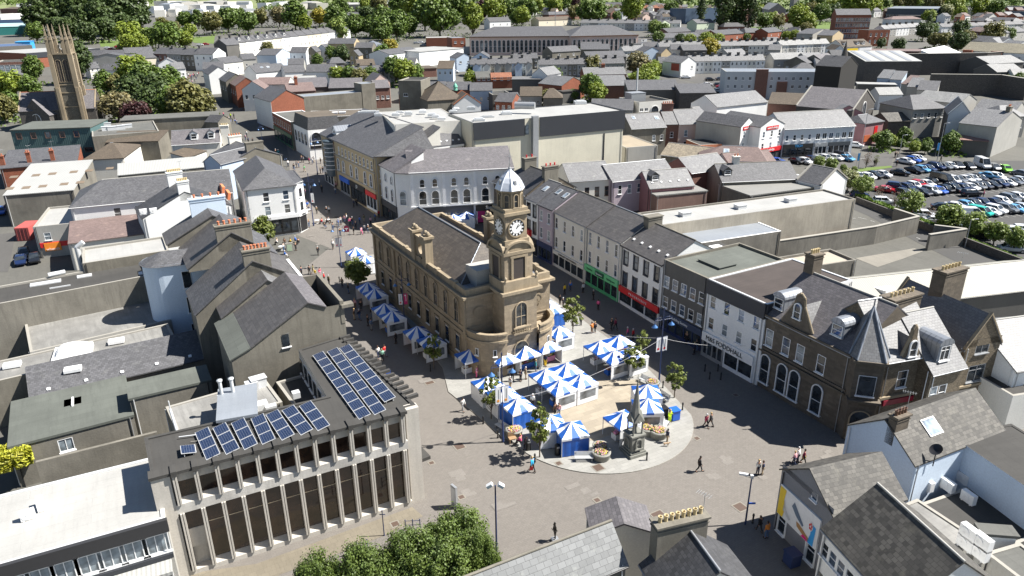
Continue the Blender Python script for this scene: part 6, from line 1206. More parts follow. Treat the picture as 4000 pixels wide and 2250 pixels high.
F_('single storey red brick health centre with a white domed roof','B1710,385 B1965,380',5,'f',0,16,RB,MEM,name='clinic',par=.1); F_('taller red brick block of the health centre','B1970,385 B2105,380',8,'f',0,12,RB,MEB,name='clinic',par=.1,win='0:2,1.4,1.2,5,c')
F_('brick school with a long grey roof among the trees','B930,165 B1370,140',6,'g',2.5,16,BB,SL,name='school',win='0:8,1.4,1.2,3,c'); F_('white roofed dark barn at the top of the view','B930,50 B1180,40',8,'g',2,30,CHAR,MEM,name='barn'); F_('white house with steep gables among trees','B2350,220 B2560,210',6,'g',3,9,WH,SLD,win='0:3,1,1.2,3,s')
o1=F_('long hipped slate roofed office with arched pink brick bays','B2145,375 C580,368',9.5,'h',4.6,26,PP,SL,name='government_office',hip=(13,4)); arches(o1,0,22,.01,.99,1.2,1.6,6.4)
o2=F_('second hipped slate roofed office with arched bays to its right','C590,372 C1270,352',9.5,'h',4.8,26,PP,SL,name='government_office',hip=(11,11)); arches(o2,0,14,.02,.98,1.2,1.6,6.4)
for o_ in (o1,o2): facebox(o_,'eaves_band',0,0,o_.Lx,9.0,9.5,.5,BRN)
streetwall('screen_wall','pale blue grey metal screen wall in front of the hipped offices','B2085,545 C50,520',4,mk('grey_blue_sheet',(.3,.36,.4),'corr',a=.8,stain=.1),.3,None); streetwall('brick_wall','long red brick boundary wall below the hipped offices','C50,548 C400,540',2.5,RB,.4)
m=MB(); p=P1('C432,470',0); og=empty('lattice_mast','tall thin grey radio mast standing behind the hipped offices','mast',p); [m.tube((dx,dy,0),(dx*.4,dy*.4,22),.07,n=4) for dx,dy in ((-.5,-.4),(.5,-.4),(0,.5))]; [m.tube((-.5+z*.012,-.4,z),(.5-z*.012,-.4,z+1.2),.04,n=3) for z in range(1,20,2)]; m.obj('frame',GRY,og)
for i,(a_,h,d,w,r,g) in enumerate((('C820,75 C960,75',5,9,BB,TB,'G'),('C370,150 C590,140',5.5,10,BB,SL,'h'),('C270,210 C600,190',5,10,CR,TB,'g'),('C930,45 C1130,45',5,9,WH,SL,'g'),('C1290,80 C1480,80',5,9,BB,TR,'h'),('C1370,35 C1480,35',6,9,WH,SL,'G'),('C1480,60 C1600,60',5,8,OW,TPK,'g'),('C1480,245 C1590,235',6,9,PG,SL,'G'),('C1860,235 C2040,225',7.5,10,PG,SL,'g'),('C1570,330 C1800,310',5,10,BB,SLD,'g'),('C1830,345 C2070,340',5,10,BB,SLD,'h'),('C2070,355 C2330,330',5.5,11,RB,SLD,'g'),('C2130,270 C2340,265',5,10,BB,SLD,'h'),('C2350,330 C2540,320',5,10,RB,SLD,'h'),('C1510,385 C1930,370',4,14,OW,SL,'h'),('C2400,80 C2574,80',5,10,OW,TPK,'h'),('D0,330 D140,310',5,10,RB,SLD,'g'),('D150,310 D310,320',5,10,BB,SLD,'h'),('D450,345 D640,320',6,10,LG,SL,'G'),('D650,360 D760,340',6,9,YS,SL,'G'))):
    F_('%s walled house with %s roof, %s in the scattered houses around the green gaps'%(cname(w),r.name.replace('_',' '),ORD[i]),a_,h,g,2.4,d,w,r,hip=(3,3),win='0:2,1,1.1,2.6,c',group='detached houses on the rise')
F_('dark blue grey school block behind conifers','C1750,90 C2070,80',12,'f',0,24,flat('slate_blue_cladding',(.07,.11,.17),.6),FED,name='school',par=.3)
for i,(a_,h,d,w,r,g) in enumerate((('C405,530 C690,505',5,9,GR,SL,'g'),('C690,500 C980,500',5,12,GR,SL,'g'),('C760,585 C1150,570',5,12,DG,SL,'g'),('C1320,530 C1500,520',6,9,LB,SL,'G'),('C1500,540 C1600,530',5.5,9,YS,SL,'G'),('C1600,500 C1720,500',5.5,9,OW,SL,'g'),('C1720,510 C1960,505',5.5,10,DG,SL,'g'),('C2190,560 C2370,545',5.5,9,LG,SLL,'g'),('C1475,635 C1600,635',4.5,8,DG,SL,'g'),('C1595,600 C1700,600',5.5,9,LG,SL,'G'))):
    F_('%s house, %s from the left around the road junction'%(cname(w),ORD[i]),a_,h,g,2.3,d,w,r,win='0:2,1,1.1,2.8,s',group='houses around the junction')
b=F_('white gable with a red billboard facing the junction','C1700,640 C1850,625',6,'G',2.4,12,WH,SLL,win='0:1,1,1.1,3.3,s,.5-1'); facebox(b,'billboard',3,6,11,2.5,5.5,.2,flat('faded_red_board',(.4,.07,.05),.6))
F_('dark red brick gabled house with a grey roof','C500,870 C730,830',5.5,'G',2.6,12,RB,SLL,name='brick_house'); F_('long brick bungalow with a pale slate roof and central chimney','C725,755 C1145,745',4.5,'g',2.4,9,RB,SLL,ch=((.5,.5,1.4,1,1.,2,RB),),win='0:8,1.2,.8,2.8,c'); F_('pale slate roofed brick house beside the ivy wall','C890,865 C1165,860',4.8,'m',2.8,8,BB,SLL)
F_('white steep roofed extension at the bakery','C200,745 C350,760',7,'G',2.5,10,WH,SLL); F_('dark corrugated barrel roofed garage','C0,805 C285,805',5.5,'f',0,10,DG,mk('dark_corrugated',(.13,.13,.13),'corr',a=.6,stain=.4),par=0,name='garage')
F_('small grey cottage with a white door below the barrel garage','C80,965 C300,965',4.5,'g',2.6,8,LG,TB,win='0:3,.9,1.2,1.6,s',name='cottage'); F_('brown slate hipped roof beside the cottage','C315,985 C505,985',4.5,'h',2.6,9,GR,TB,hip=(2,3)); F_('dark felt sheds under the ivy wall','C510,930 C690,910',4,'f',0,8,DG,FED,par=0)
F_('long dark slate roofed store above the car park road','C1165,910 C1690,905',5.5,'m',2.4,9,DG,SL); F_('second long slate store with stone walls','C1690,940 C2050,935',5.5,'m',2.,9,BAS,SL); F_('lichened long slate roof behind the art deco facade','C790,1105 C1215,1115',7.5,'g',2.4,11,LG,SL)
b=F_('cream art deco facade with a round arched centre window','C1280,1040 C1610,1010',9,'f',0,12,OW,FED,par=.6,name='old_cinema',win='0:2,1.2,1,6.2,c,.0-.3 0:2,1.2,1,6.2,c,.7-1'); arches(b,0,1,.35,.6,5.,2.6,2.6)
m=MB(); p=P1('C1250,970',8); m.tube((p.x,p.y,9),(p.x,p.y,22),.25,n=8); part(b,'flue',m,LGM); roofbox(b,.25,.6,5,4,2.5,GRY,'plant_cage')
F_('slate roofed terrace end with a white back wall','C1200,1300 C1550,1275',7.5,'g',3.,10,GR,SLL,win='0:2,.9,1.6,3.8,s,.55-1',rl=((.2,.35,1.,1.2),(.85,.3,1.2,1.4))); F_('brown stone house with a pale slate roof and clustered chimney','C1545,1255 C1680,1250',7.5,'g',3.,10,BB,SLL,win='0:1,.9,1.5,3.8/1,s',ch=((.5,.5,3,1.2,1.6,5,BB),)); F_('pale pink house with a tall arched stair window','C1680,1252 C1930,1240',7.5,'g',3.,10,PP,SLL,win='0:1,1,1.7,4/.9,s,.1-.5'); arches(ALLB[-1],0,1,.7,.9,3.4,1.,3.2,'A')
F_('pink rendered link house','C1930,1200 C2000,1190',8,'g',2.4,10,PP,SLL,win='0:1,.9,1.3,5/1.8,s'); F_('flat tan roofed yard building with a grey rendered front','C1150,1500 C1465,1470 G1120,60',6.5,'f',0,None,LG,mk('tan_felt',(.3,.25,.18),stain=.4),par=.1); F_('brown slated low house with a chimney in the back yard','G1500,260 G1950,330',4.5,'g',2.2,8,GR,mk('tan_slate',(.27,.23,.17),'tile',a=.4,b=.3,var=.3)); F_('white shed roof in the back yard','G1750,265 G1860,300',3.,'f',0,6,WH,WHT,par=0,name='shed'); F_('orange rendered yard building with a dark felt roof','G1890,180 G2110,165',4.5,'f',0,8,TERR,FED,par=.1)
F_('pale grey flats with a brown brick stair tower','C2150,725 D595,735',9.5,'f',0,14,mk('flats_grey',(.48,.5,.52),stain=.1),MEB,name='apartment_block',par=.1,win='0:14,1.,1.2,6.5/3.6,c'); b=ALLB[-1]
for x0,x1,z1 in ((.3,.42,10.4),(.52,.62,6)): facebox(b,'brick_bay',0,b.Lx*x0,b.Lx*x1,0,z1,.9,BB)
b=bld('brick_mill','five storey red brick mill with a slate roof and a central gable','D690,150 D1040,150',15.,'g',3.4,d=14,wall=RB,rm=SL,win='0:14,1.1,2.1,11/7.6/4.2/.9,s 1:4,1.1,2.1,11/7.6/4.2,s',wm=WHT,cat='mill'); w2=bld('brick_mill','wing','D1015,305 D1230,300',9.,'f',d=10,wall=RB,rm=FED,par=.3,win='0:4,1.1,1.9,5.4/1.6,s'); merge(b,w2)
facebox(b,'string_course',0,0,b.Lx,10.3,10.6,.15,STONE)
F_('dark glazed long factory with a low pitched roof beyond the mill','D1200,80 D1700,95',9,'g',1.6,26,flat('dark_cladding',(.05,.07,.09),.5),flat('grey_sheet_roof',(.2,.22,.24),.5),name='factory',win='0:14,3,2.6,1,q'); F_('low black annexe of the long factory','D1300,155 D1830,165',5,'f',0,12,CHAR,FED,name='factory',par=0); F_('red roofed white bungalow beyond the row houses','D1240,195 D1550,190',4.5,'h',2.,12,WH,TPK,hip=(5,5))
F_('blue grey school with long dark roof bands at the top right','D2000,60 D2700,75',8,'f',0,26,flat('school_panels',(.09,.13,.19),.5),FED,name='school',par=0,win='0:16,3,2,4,c'); F_('low blue school wing with a white roof line','D2340,110 D2800,120',5,'f',0,14,flat('blue_panels',(.06,.1,.16),.5),MEB,name='school',par=0)
b=F_('long hotel with a brown lichened roof and white and brick bays','D1945,495 D2700,560',8.5,'g',3.4,15,WH,mk('lichened_tile',(.2,.18,.13),'tile',a=.4,b=.3,var=.2,stain=.4),name='hotel',win='0:12,1,1.2,5.6/2.4,s')
for x0,x1 in ((.04,.17),(.42,.57)): facebox(b,'brick_bay',0,b.Lx*x0,b.Lx*x1,0,8.8,1.2,RB)
F_('white curved end wall of the long hotel','D1720,600 D1950,520',5,'m',3,8,WH,WHT); F_('brown tiled bungalow roof beyond the white ribbed roof','D1600,560 D1830,555',4,'h',2.4,12,WH,TB,hip=(4,4)); F_('red flat roofed retail shed with dark fascia','D1040,515 D1620,530',4.5,'f',0,16,BB,TPK,name='shop_unit',par=0)
b=F_('brown tiled shop parade with a yellow sign band','D765,480 D1045,460',6.5,'g',3,12,OW,TB,name='shop_parade',dm=((.1,1.2,1.6,1.3),(.55,1.2,1.6,1.3),(.75,1.2,1.6,1.3))); sign(b,0,.3,b.Lx*.5,4.4,5.6,YELP); sign(b,0,b.Lx*.55,b.Lx,4.4,5.6,WHT); F_('small white gable with blue lettering left of the yellow sign','D665,505 D770,505',6.5,'G',2.,12,WH,TB,name='shop'); sign(ALLB[-1],0,.4,ALLB[-1].Lx-.4,2.2,3.3,BLUP)
for i,(a_,h,d,w,r,g) in enumerate((('D0,500 D125,505',5,8,LG,SLL,'g'),('D60,600 D390,590',5.5,9,LG,SLW,'g'),('D160,620 D395,640',5.5,9,GR,SL,'G'),('D390,600 D570,590',5.5,9,LG,SLL,'g'),('D265,700 D485,705',5.,8,LG,SL,'h'),('D490,650 D600,650',5,8,WH,SL,'g'),('D550,620 D690,590',6,9,GR,SLP,'g'),('D2225,650 D2574,625',6,14,DG,SLW,'g'),('D2300,730 D2574,720',6,12,DG,SLW,'g'),('D2480,770 D2700,770',5,8,OW,SLL,'g'),('D2030,400 D2340,430',5,10,WH,SL,'g'),('D2320,440 D2480,410',5,9,OW,SLL,'h'),('D2480,470 D2650,460',5,9,WH,SLL,'G'),('D2160,200 D2450,220',5,12,OW,SL,'h'),('D2030,205 D2170,215',5,10,BB,SL,'h'),('D1985,300 D2240,330',5,10,BB,TPK,'h'),('D2260,310 D2400,320',5,10,LG,TPK,'h'),('D2400,330 D2600,310',6,10,LG,SL,'g'),('D2340,1180 D2600,1170',6,10,LG,SLL,'h'))):
    F_('%s walled building under %s, %s in the right hand far quarter'%(cname(w),r.name.replace('_',' '),ORD[i]),a_,h,g,2.4,d,w,r,hip=(3,3),win='0:3,1,1.1,2.6,s',group='buildings in the right hand far quarter',name='building')
b=bld('stone_church','pale roofed grey church with a square tower at the top of the view','D30,60 D180,110',9,'g',5,d=-14,wall=GS,rm=SLW,win='0:3,1,3,3,s'); m=MB(); p=P1('D255,110',0); m.box((p.x,p.y,p.z+10),(7,7,24),.3); part(b,'tower',m,GS)
# ------------------------------------------------------------------ church with the tall pinnacled tower on the left
cb=P1('A705,1300',0); cz=cb.z; tw_=empty('church','old basalt church with a very tall pinnacled tower rising over the left trees','church',(cb.x,cb.y,cz)); CB=Bld(); CB.root=tw_; CB.org=tw_.location.copy(); CB.z=cz
hh=[PL((cb.x,cb.y),0,pxs(s)[0])[1]-cz for s in ('A560,860','A545,550','A520,410','A600,245')]; xl=PL((cb.x,cb.y),0,pxs('A555,1210')[0])[0]; xr=PL((cb.x,cb.y),0,pxs('A865,1195')[0])[0]; rc=R(18); Wd=(xr-xl)/(math.cos(rc)+math.sin(rc)*.9)*.86
cx0=cb.x+(xl+xr)/2; cy0=cb.y+Wd*.5; M_=Matrix.Rotation(rc,3,'Z')
def cbx(m,x,y,w,d,z0,z1): q=M_@Vector((x,y,0)); m.box((cx0+q.x,cy0+q.y,cz+(z0+z1)/2),(w,d,z1-z0),rc)
H0,H1,H2,H3=hh; m=MB(); cbx(m,0,0,Wd*.78,Wd*.78,-1,H1); tow=part(CB,'tower',m,mk('tower_rubble',(.15,.135,.105),'rubble',a=.6,b=.3,stain=.3)); m=MB(); cbx(m,0,0,Wd*.9,Wd*.9,H1,H1+.4); [cbx(m,0,0,Wd*.82,Wd*.82,z,z+.3) for z in (H0,H0*.82,H0*.5)]; part(CB,'string_course',m,SST,tow)
for sx in (-1,1):
    for sy in (-1,1):
        m=MB(); q=Wd*.39; cbx(m,sx*q,sy*(q+.25),.9,1.5,-1,H0*.95); cbx(m,sx*(q+.25),sy*q,1.5,.9,-1,H0*.95); cbx(m,sx*q,sy*q,1.3,1.3,-1,H1); part(CB,'buttress',m,SST,tow)
        m=MB()
        for ex,ey in ((0,0),(sx*.0-sx*1.1,0)):
            c=M_@Vector((sx*q+ex,sy*q+ey,0)); w_=.62; cbx(m,sx*q+ex,sy*q+ey,w_*1.5,w_*1.5,H1,H2); m.lathe([(w_*1.05,H2),(w_*.5,(H2+H3)/2),(.06,H3)],(cx0+c.x,cy0+c.y,cz),4,sm=False,rot=rc+PI/4); [m.lathe([(.0,z-.15),(w_*1.15*(1-(z-H2)/(H3-H2)),z),(0,z+.15)],(cx0+c.x,cy0+c.y,cz),6) for z in (H2+.2,H2+(H3-H2)*.3,H2+(H3-H2)*.6)]
        part(CB,'pinnacle',m,SST,tow)
for k in range(4):
    a=rc-PI/2+k*PI/2; dv=Vector((math.cos(a),math.sin(a),0)); sv=Vector((-dv.y,dv.x,0)); m=MB(); q=Wd*.39
    for i in range(-2,3):
        c=Vector((cx0,cy0,0))+dv*q+sv*i*q*.36; m.box((c.x,c.y,cz+H1+.7+(.7 if i%2==0 else 0)),(q*.24,.4,1.4+(1.4 if i%2==0 else 0)),a+PI/2)
    part(CB,'battlement',m,SST,tow)
    for i in (-1,1):
        fd,gd=winmesh(1.3,round((H1-H0)*.72,1),'A',SST,flat('dark_louvre',(.05,.04,.035),.7)); c=Vector((cx0,cy0,cz+H0+1))+dv*(q+.03)+sv*i*1.0; o=inst('belfry_opening',fd,tow,c-CB.org,a+PI/2); inst('louvre',gd,o,(0,0,0))
b1_=bld('church','nave','A190,1130 A955,1085',6,'g',5,d=12,wall=BAS,rm=SLP,ridge=TERR,ov=.2,cop=SST); b2_=bld('church','transept','A232,1150 A490,1160',5,'G',4.6,d=7,wall=BAS,rm=SLP); b3_=bld('church','porch','A850,1130 A950,1125',4,'g',2,d=5,wall=BAS,rm=SLP); arches(b2_,0,1,.25,.75,.6,3.,4.4,'A'); merge(CB,b1_,b2_,b3_)

for i,(a_,h,d,w,r,g) in enumerate((('B1665,905 B1910,900',6.5,9,OW,SL,'g'),('B1910,905 B2150,905',6.5,9,BB,SL,'g'),('B2150,915 B2375,912',6.5,9,LB,SL,'g'),('B2380,960 B2574,950',6.,10,DG,FED,'f'),('C0,1020 C90,1015',5,9,GR,SL,'g'),('B2215,790 B2365,785',4,8,BB,FEL,'g'),('B2365,800 B2574,795',3.6,7,RB,TR,'g'),('B2400,1020 B2574,1030',5.5,9,RB,SL,'g'),('B1190,890 B1345,880',7,9,BB,SLP,'g'),('B1500,870 B1650,870',6,9,GR,SL,'g'))):
    F_('%s back building under %s, %s in the jumble behind the great white roof'%(cname(w),r.name.replace('_',' '),ORD[i]),a_,h,g,2.2,d,w,r,win='0:3,1,1.2,3,s',group='jumble behind the white roof',name='building')
for i,(a_,h,d,w,r,g) in enumerate((('A2240,640 A2440,610',6,9,OW,SL,'g'),('A2440,600 A2574,590',6,9,LG,SL,'g'),('B0,700 B150,690',5,8,OW,SL,'g'),('A860,560 A1010,560',5,8,LG,SL,'g'),('A1010,560 A1240,555',5,9,GR,SL,'g'),('B320,650 B480,645',5,8,LG,SL,'g'),('B740,640 B900,630',5,8,GR,SL,'h'),('B1020,660 B1200,650',5,8,YS,TB,'g'),('C1150,440 C1300,440',5,8,OW,SL,'g'),('C1330,470 C1480,470',5,8,LG,SL,'g'),('C690,470 C900,470',5,8,LG,SL,'g'),('C1200,400 C1360,395',4,8,WH,MEM,'f'),('D1650,330 D1830,335',4,8,BAS,FED,'f'),('D640,560 D760,560',5,9,GR,SLD,'g'),('D0,420 D110,420',5,8,OW,SLL,'g'),('D2300,600 D2420,600',5,8,LG,SLW,'g'),('D1550,240 D1650,240',5,8,WH,SLL,'g'),('B1340,640 B1460,635',5,8,WH,SLD,'G'),('B1480,640 B1600,640',4,8,OW,SL,'g'))):
    F_('%s infill house under %s, %s among the packed terraces'%(cname(w),r.name.replace('_',' '),ORD[i]),a_,h,g,2.2,d,w,r,hip=(2,2),win='0:2,1,1.1,2.7,s',group='infill houses among terraces')
# ------------------------------------------------------------------ ground zones outside the square
sheet('car_park',[xy(p) for p in gpoly('H880,690 H1020,450 H1250,390 H1300,260 H1700,330 H2700,330 H2700,1400 H2574,1340')],ASP,.02)
sheet('road',[xy(p) for p in gpoly('H-60,300 H170,235 H830,230 H960,290 H1030,230 H860,150 H980,120 H1260,260 H1240,380 H720,430 H520,410 H300,345 H-60,350')],ASP2,.03)
sheet('road',[xy(p) for p in gpoly('H860,820 H1000,880 H1500,1150 H2700,1700 H2700,1500 H1250,890 H880,745')],ASP,.02)
sheet('yard',[xy(p) for p in gpoly('H-40,1260 H130,1150 H520,1125 H850,1010 H1230,1000 H1050,1100 H800,1170')],YARD,.03); sheet('yard',[xy(p) for p in gpoly('H880,1310 H1470,1210 H1560,1240 H1100,1400')],YARD,.03)
sheet('road',[xy(p) for p in gpoly('C1150,700 C1500,690 C1720,740 C2150,760 C2150,930 C2050,900 C1500,760 C1450,830 C1680,850 C2150,940 C2000,870 C1480,740 C1150,735')],ASP2,.03)
sheet('car_park',[xy(p) for p in gpoly('I-200,960 I270,640 I300,990 I0,1060')],YARD,.03); sheet('car_park',[xy(p) for p in gpoly('E-100,1080 E160,1050 E80,1449 E-100,1449')],ASP2,.03)
def turf(pts,lab): sheet('grass',[xy(p) for p in gpoly(pts)],GRS,.05,'stuff','sunlit mown grass %s'%lab)
for s_,l_ in zip(['H720,450 H980,400 H1240,380 H1250,400 H1000,430 H740,470', 'C1160,740 C1500,690 C1480,800 C1180,815', 'A1900,380 A2160,360 A2150,440 A1950,430', 'A1230,330 A1900,270 A1950,400 A1240,480', 'C2400,270 C2530,270 C2530,310 C2430,300', 'D480,220 D640,215 D650,290 D470,290', 'D1180,10 D2000,0 D1980,60 D1700,70 D1200,70', 'A1000,400 A1230,420 A1200,470 A1010,470', 'D1830,140 D2040,150 D2000,200 D1800,190'],['strip along the car park edge', 'by the road junction', 'beside the long terrace end', 'on the bank left of the long terrace', 'at the top by the pointed trees', 'beside the brick mill', 'field at the top right', 'left of the supermarket car park', 'behind the row houses at the top right']): turf(s_,l_)
for s_ in ('A-500,20 A3500,-20 A3500,-45 A-500,-45',): pass
GRN2=mk('far_field',(.17,.2,.08),stain=.4,rough=.95,sc=.1); _fp=[xy(P3(u,v,0)) for u,v in ((-1500,40),(800,30),(1900,60),(2600,45),(3300,30),(5200,10))]; sheet('far_fields',_fp+[(2500,5000),(-2500,5000)],GRN2,.05)
# hedge along the car park
def hedge(label,pts,w,h,mat,n=900,cat='hedge',zb=0):
    P=[P3(u,v,zb) for u,v in pxs(pts)]; root=P[0]; m=MB(); rnd=random.Random(5)
    L=[(b-a).length for a,b in zip(P,P[1:])]; T=sum(L)
    for k in range(n):
        t=rnd.random()*T; i=0
        while t>L[i]: t-=L[i]; i+=1
        a,b=P[i],P[i+1]; u=(b-a).normalized(); v=Vector((-u.y,u.x,0)); q=a+u*t+v*rnd.uniform(-w/2,w/2); z=h*(rnd.random()**.5); s=rnd.uniform(.12,.26)
        n_=Vector((rnd.uniform(-1,1),rnd.uniform(-1,1),rnd.uniform(.2,1))).normalized(); e=n_.orthogonal().normalized()*s; f=n_.cross(e); c=q+Vector((0,0,z)); m.poly([c-e-f,c+e-f,c+e+f,c-e+f])
    for a,b in zip(P,P[1:]):
        u=(b-a).normalized(); v=Vector((-u.y,u.x,0))*w*.38; m.prism([a-v,b-v,b+v,a+v],[a.z-.2,b.z-.2,b.z-.2,a.z-.2],[a.z+h*.8,b.z+h*.8,b.z+h*.8,a.z+h*.8])
    o=m.obj(cat,mat,None,root,root); return tag(o,label,cat)
def leafmat(name,c,k=1.):
    m,t,bs=nt(name); g=N(t,'ShaderNodeNewGeometry'); n1=noise(t,uvn(t,obj=True),5,2)
    a=mixc(t,ramp(t,n1,.35,.65),mul(c,.5),(min(1,c[0]*1.55),min(1,c[1]*1.35),c[2]*1.1)); a=mixc(t,ramp(t,g.outputs['Random Per Island'],0,1,0,.6),a,mul(c,1.9)); t.links.new(a,bs.inputs['Base Color']); bs.inputs['Roughness'].default_value=.6
    tr=N(t,'ShaderNodeBsdfTranslucent'); t.links.new(a,tr.inputs[0]); mx=N(t,'ShaderNodeMixShader'); mx.inputs[0].default_value=.25; t.links.new(bs.outputs[0],mx.inputs[1]); t.links.new(tr.outputs[0],mx.inputs[2]); out=[n for n in t.nodes if n.type=='OUTPUT_MATERIAL'][0]; t.links.new(mx.outputs[0],out.inputs[0]); MAT[name]=m; return m
LF=dict(g=leafmat('leaf_green',(0.076,0.125,0.019)),l=leafmat('leaf_lime',(0.152,0.205,0.023)),d=leafmat('leaf_dark',(0.046,0.076,0.019)),c=leafmat('leaf_copper',(0.046,0.017,0.019)),y=leafmat('leaf_yellow',(0.228,0.205,0.023)),o=leafmat('leaf_olive',(0.122,0.125,0.038)),w=leafmat('leaf_willow',(0.152,0.141,0.068)),p=leafmat('leaf_plaza',(0.099,0.129,0.023)),b=leafmat('leaf_fresh',(0.129,0.182,0.038)),B=leafmat('leaf_spring',(0.076,0.118,0.023)),k=leafmat('leaf_pale',(0.190,0.213,0.099)),x=leafmat('twigs',(0.152,0.114,0.091)))
BARK=mk('bark',(.12,.095,.07),stain=.4)
hedge('clipped green hedge running along the low wall below the car park','H885,695 H1400,905 H2600,1400',1.3,.9,leafmat('hedge_leaf',(.12,.2,.03)),9000)
hedge('yellow green bush spilling over the wall at the left edge','M-60,650 M100,610 M230,560',2.2,1.6,leafmat('bush_leaf',(.3,.32,.03)),5000,'bush',2.8)
for x_ in ALLB: pass
TRM={}
def treemesh(kind,seed,shape):
    'unit tree: crown width 1, local origin at the foot'
    k=(kind,seed,shape)
    if k in TRM: return TRM[k]
    rnd=random.Random(seed*7+len(shape)); H,cb,nl,ls,ncl={'round':(1.12,.14,3600,.045,80),'tall':(1.6,.1,4200,.045,90),'conifer':(2.,.08,2600,.04,80),'slim':(1.9,.36,1300,.05,34),'bare':(1.5,.25,260,.03,26),'dome':(.9,.1,2800,.036,70),'big':(1.05,.2,34000,.0125,260),'ball':(1.0,.15,2200,.035,60)}[shape]
    m=MB(); cc=(cb+H)/2; rz=(H-cb)/2; cl=[]
    for i in range(ncl):
        while 1:
            v=Vector((rnd.uniform(-1,1),rnd.uniform(-1,1),rnd.uniform(-1,1)))
            if .25<v.length<1: break
        v=v*(.9 if shape!='ball' else .8)
        s=.5*(1-.55*max(0,v.z) if shape!='conifer' else (1-(v.z+1)/2*.93))
        if shape=='dome': s=.5
        if shape in('conifer',): w=Vector((v.x*s,v.y*s,cc+v.z*rz))
        else: w=Vector((v.x*.44,v.y*.44,cc+v.z*rz*.92))
        cl.append((w,rnd.uniform(.07,.17)*(.7 if shape in('big','bare','slim') else 1)))
    for i in range(nl):
        c,r=cl[i%ncl] if rnd.random()<.93 else (Vector((0,0,cc)),.45)
        d=Vector((rnd.gauss(0,1),rnd.gauss(0,1),rnd.gauss(0,1))).normalized(); p=c+d*r*(rnd.random()**.35); s=ls*rnd.uniform(.6,1.3)
        n_=(d+Vector((rnd.uniform(-.8,.8),rnd.uniform(-.8,.8),rnd.uniform(-.2,1.)))).normalized(); e=n_.orthogonal().normalized(); e=(Matrix.Rotation(rnd.random()*6,3,n_)@e)*s; f=n_.cross(e)*.7; m.poly([p-e,p-f,p+e,p+f])
    t=MB(); tr=.03 if shape!='slim' else .028; t.tube((0,0,-.03),(0,0,cb+.05),tr,tr*.75,8); t.tube((0,0,cb+.05),(0.01,0,H*.75),tr*.75,tr*.2,6)
    for c,r in cl[:(14 if shape!='bare' else 26)]: t.tube((0,0,cb*rnd.uniform(.8,1.4)),c,tr*.4,tr*.1,5)
    me=(t.data('trunk',BARK),m.data('crown',LF[kind])); TRM[k]=me; return me
KN=dict(B='spring green',g='green',l='bright lime',d='dark green',c='copper leaved',y='yellow',o='olive',w='brown willow',p='thin leaved',b='fresh green',k='pale blossoming',x='bare twigged')
SN=dict(round='round',tall='tall',conifer='pointed',slim='slim',bare='open',dome='wide',big='leafy',ball='clipped')
TREES=[]
def tree(uv,wpx,kind,shape,where,sc=None):
    h=4.; rt_=1.12 if shape not in('tall','conifer','slim','bare') else 1.6
    for _ in range(4):
        p=P3(uv[0],uv[1],h) if uv[1]>520 else P3(uv[0],uv[1]+wpx*rt_*.5,0); dp=(p-Vector((0,0,CH))).dot(fw_); W=wpx*dp/F; H={'round':1.12,'tall':1.75,'conifer':2.,'slim':1.9,'bare':1.5,'dome':.9,'big':1.05,'ball':1.}[shape]*W; h=H*.6
    TREES.append((p,W,kind,shape,where,uv))
fw_=ray(2000,1125).normalized()
def trees(reg,where,s):
    for t in s.split():
        a=t.split(','); x,y,w=map(float,a[:3]); k=a[3] if len(a)>3 else 'g'; sh={'r':'round','t':'tall','c':'conifer','s':'slim','b':'bare','d':'dome','q':'ball'}[a[4] if len(a)>4 else 'r']
        (uv,)=pxs('%s%s,%s'%(reg,a[0],a[1])); tree(uv,w*(1.15 if reg in 'ABCD' else 1.08)/REG[reg][2],k,sh,where)
trees('A','at the top left beyond the church','400,150,230,d,t 520,120,240,d,t 650,95,250,d,t 800,110,260,d,t 980,80,260,d,t 1150,90,280,d,t 1300,100,280,d,t 1430,140,200,d,t 700,300,200,d 900,330,180,d 1100,300,200,d 1280,260,200,d 380,330,160,g 620,280,180,d 820,230,200,d,t 1050,200,220,d,t')
trees('A','on the grass bank left of the long terrace','1330,350,230,l 1400,410,190,l,d 1540,380,170 1700,360,240 1870,200,140 1995,190,110,g,t 2140,230,190,o 2300,200,200 2400,180,170 2500,230,180 1320,440,160,l 1870,400,150,l 1650,240,110,o 1920,310,120,l 2540,440,150,l,q 1230,480,70,d 1760,280,110,o')
trees('A','in the churchyard','830,620,240,d,t 370,700,170,g,t 150,860,230,l 330,880,190 50,900,160 130,1050,210 60,1090,230,o 1380,720,290,l 1490,800,280,g 1070,830,190,g 1190,850,160,o 1320,930,260,d 1200,1040,300,w,d 1390,1110,250,c,d 1750,850,270 1600,900,250,d 1900,1030,340,o 1750,1050,260,g 2050,1030,250,o 1850,950,260,g 1000,960,110,g 1500,1020,220,d 1640,980,240,d 1450,900,240,d 20,780,120,g')
trees('B','behind the long white terrace','60,180,150,o 240,170,160,w 400,160,230 500,230,130,l 640,180,150,y 720,180,130,l 800,180,200,g 870,60,130 870,200,150,g 1000,260,180 1140,170,170,d 1150,270,160 1300,230,240 1270,310,210,g 1420,260,230 1540,260,170 1600,60,250,l 1700,150,250,g 1850,180,300 1900,90,200,l 2050,60,260 2180,200,190,l,t 2270,120,130,c,t 2400,100,220,l 2510,60,200 1450,70,200,g 1250,60,160,o 1100,50,110,l 830,310,200,b 760,540,120 870,560,160,d 1290,560,170 620,610,110 1980,200,150,g')
trees('B','in the overgrown court','700,760,130 820,760,160,l 950,770,160 1050,790,160,o 1160,760,140 1400,700,210 1500,730,210,l 1600,750,170 2160,780,150,l,q 2170,700,100,d 1350,480,150,y 10,440,100 120,490,120,o')
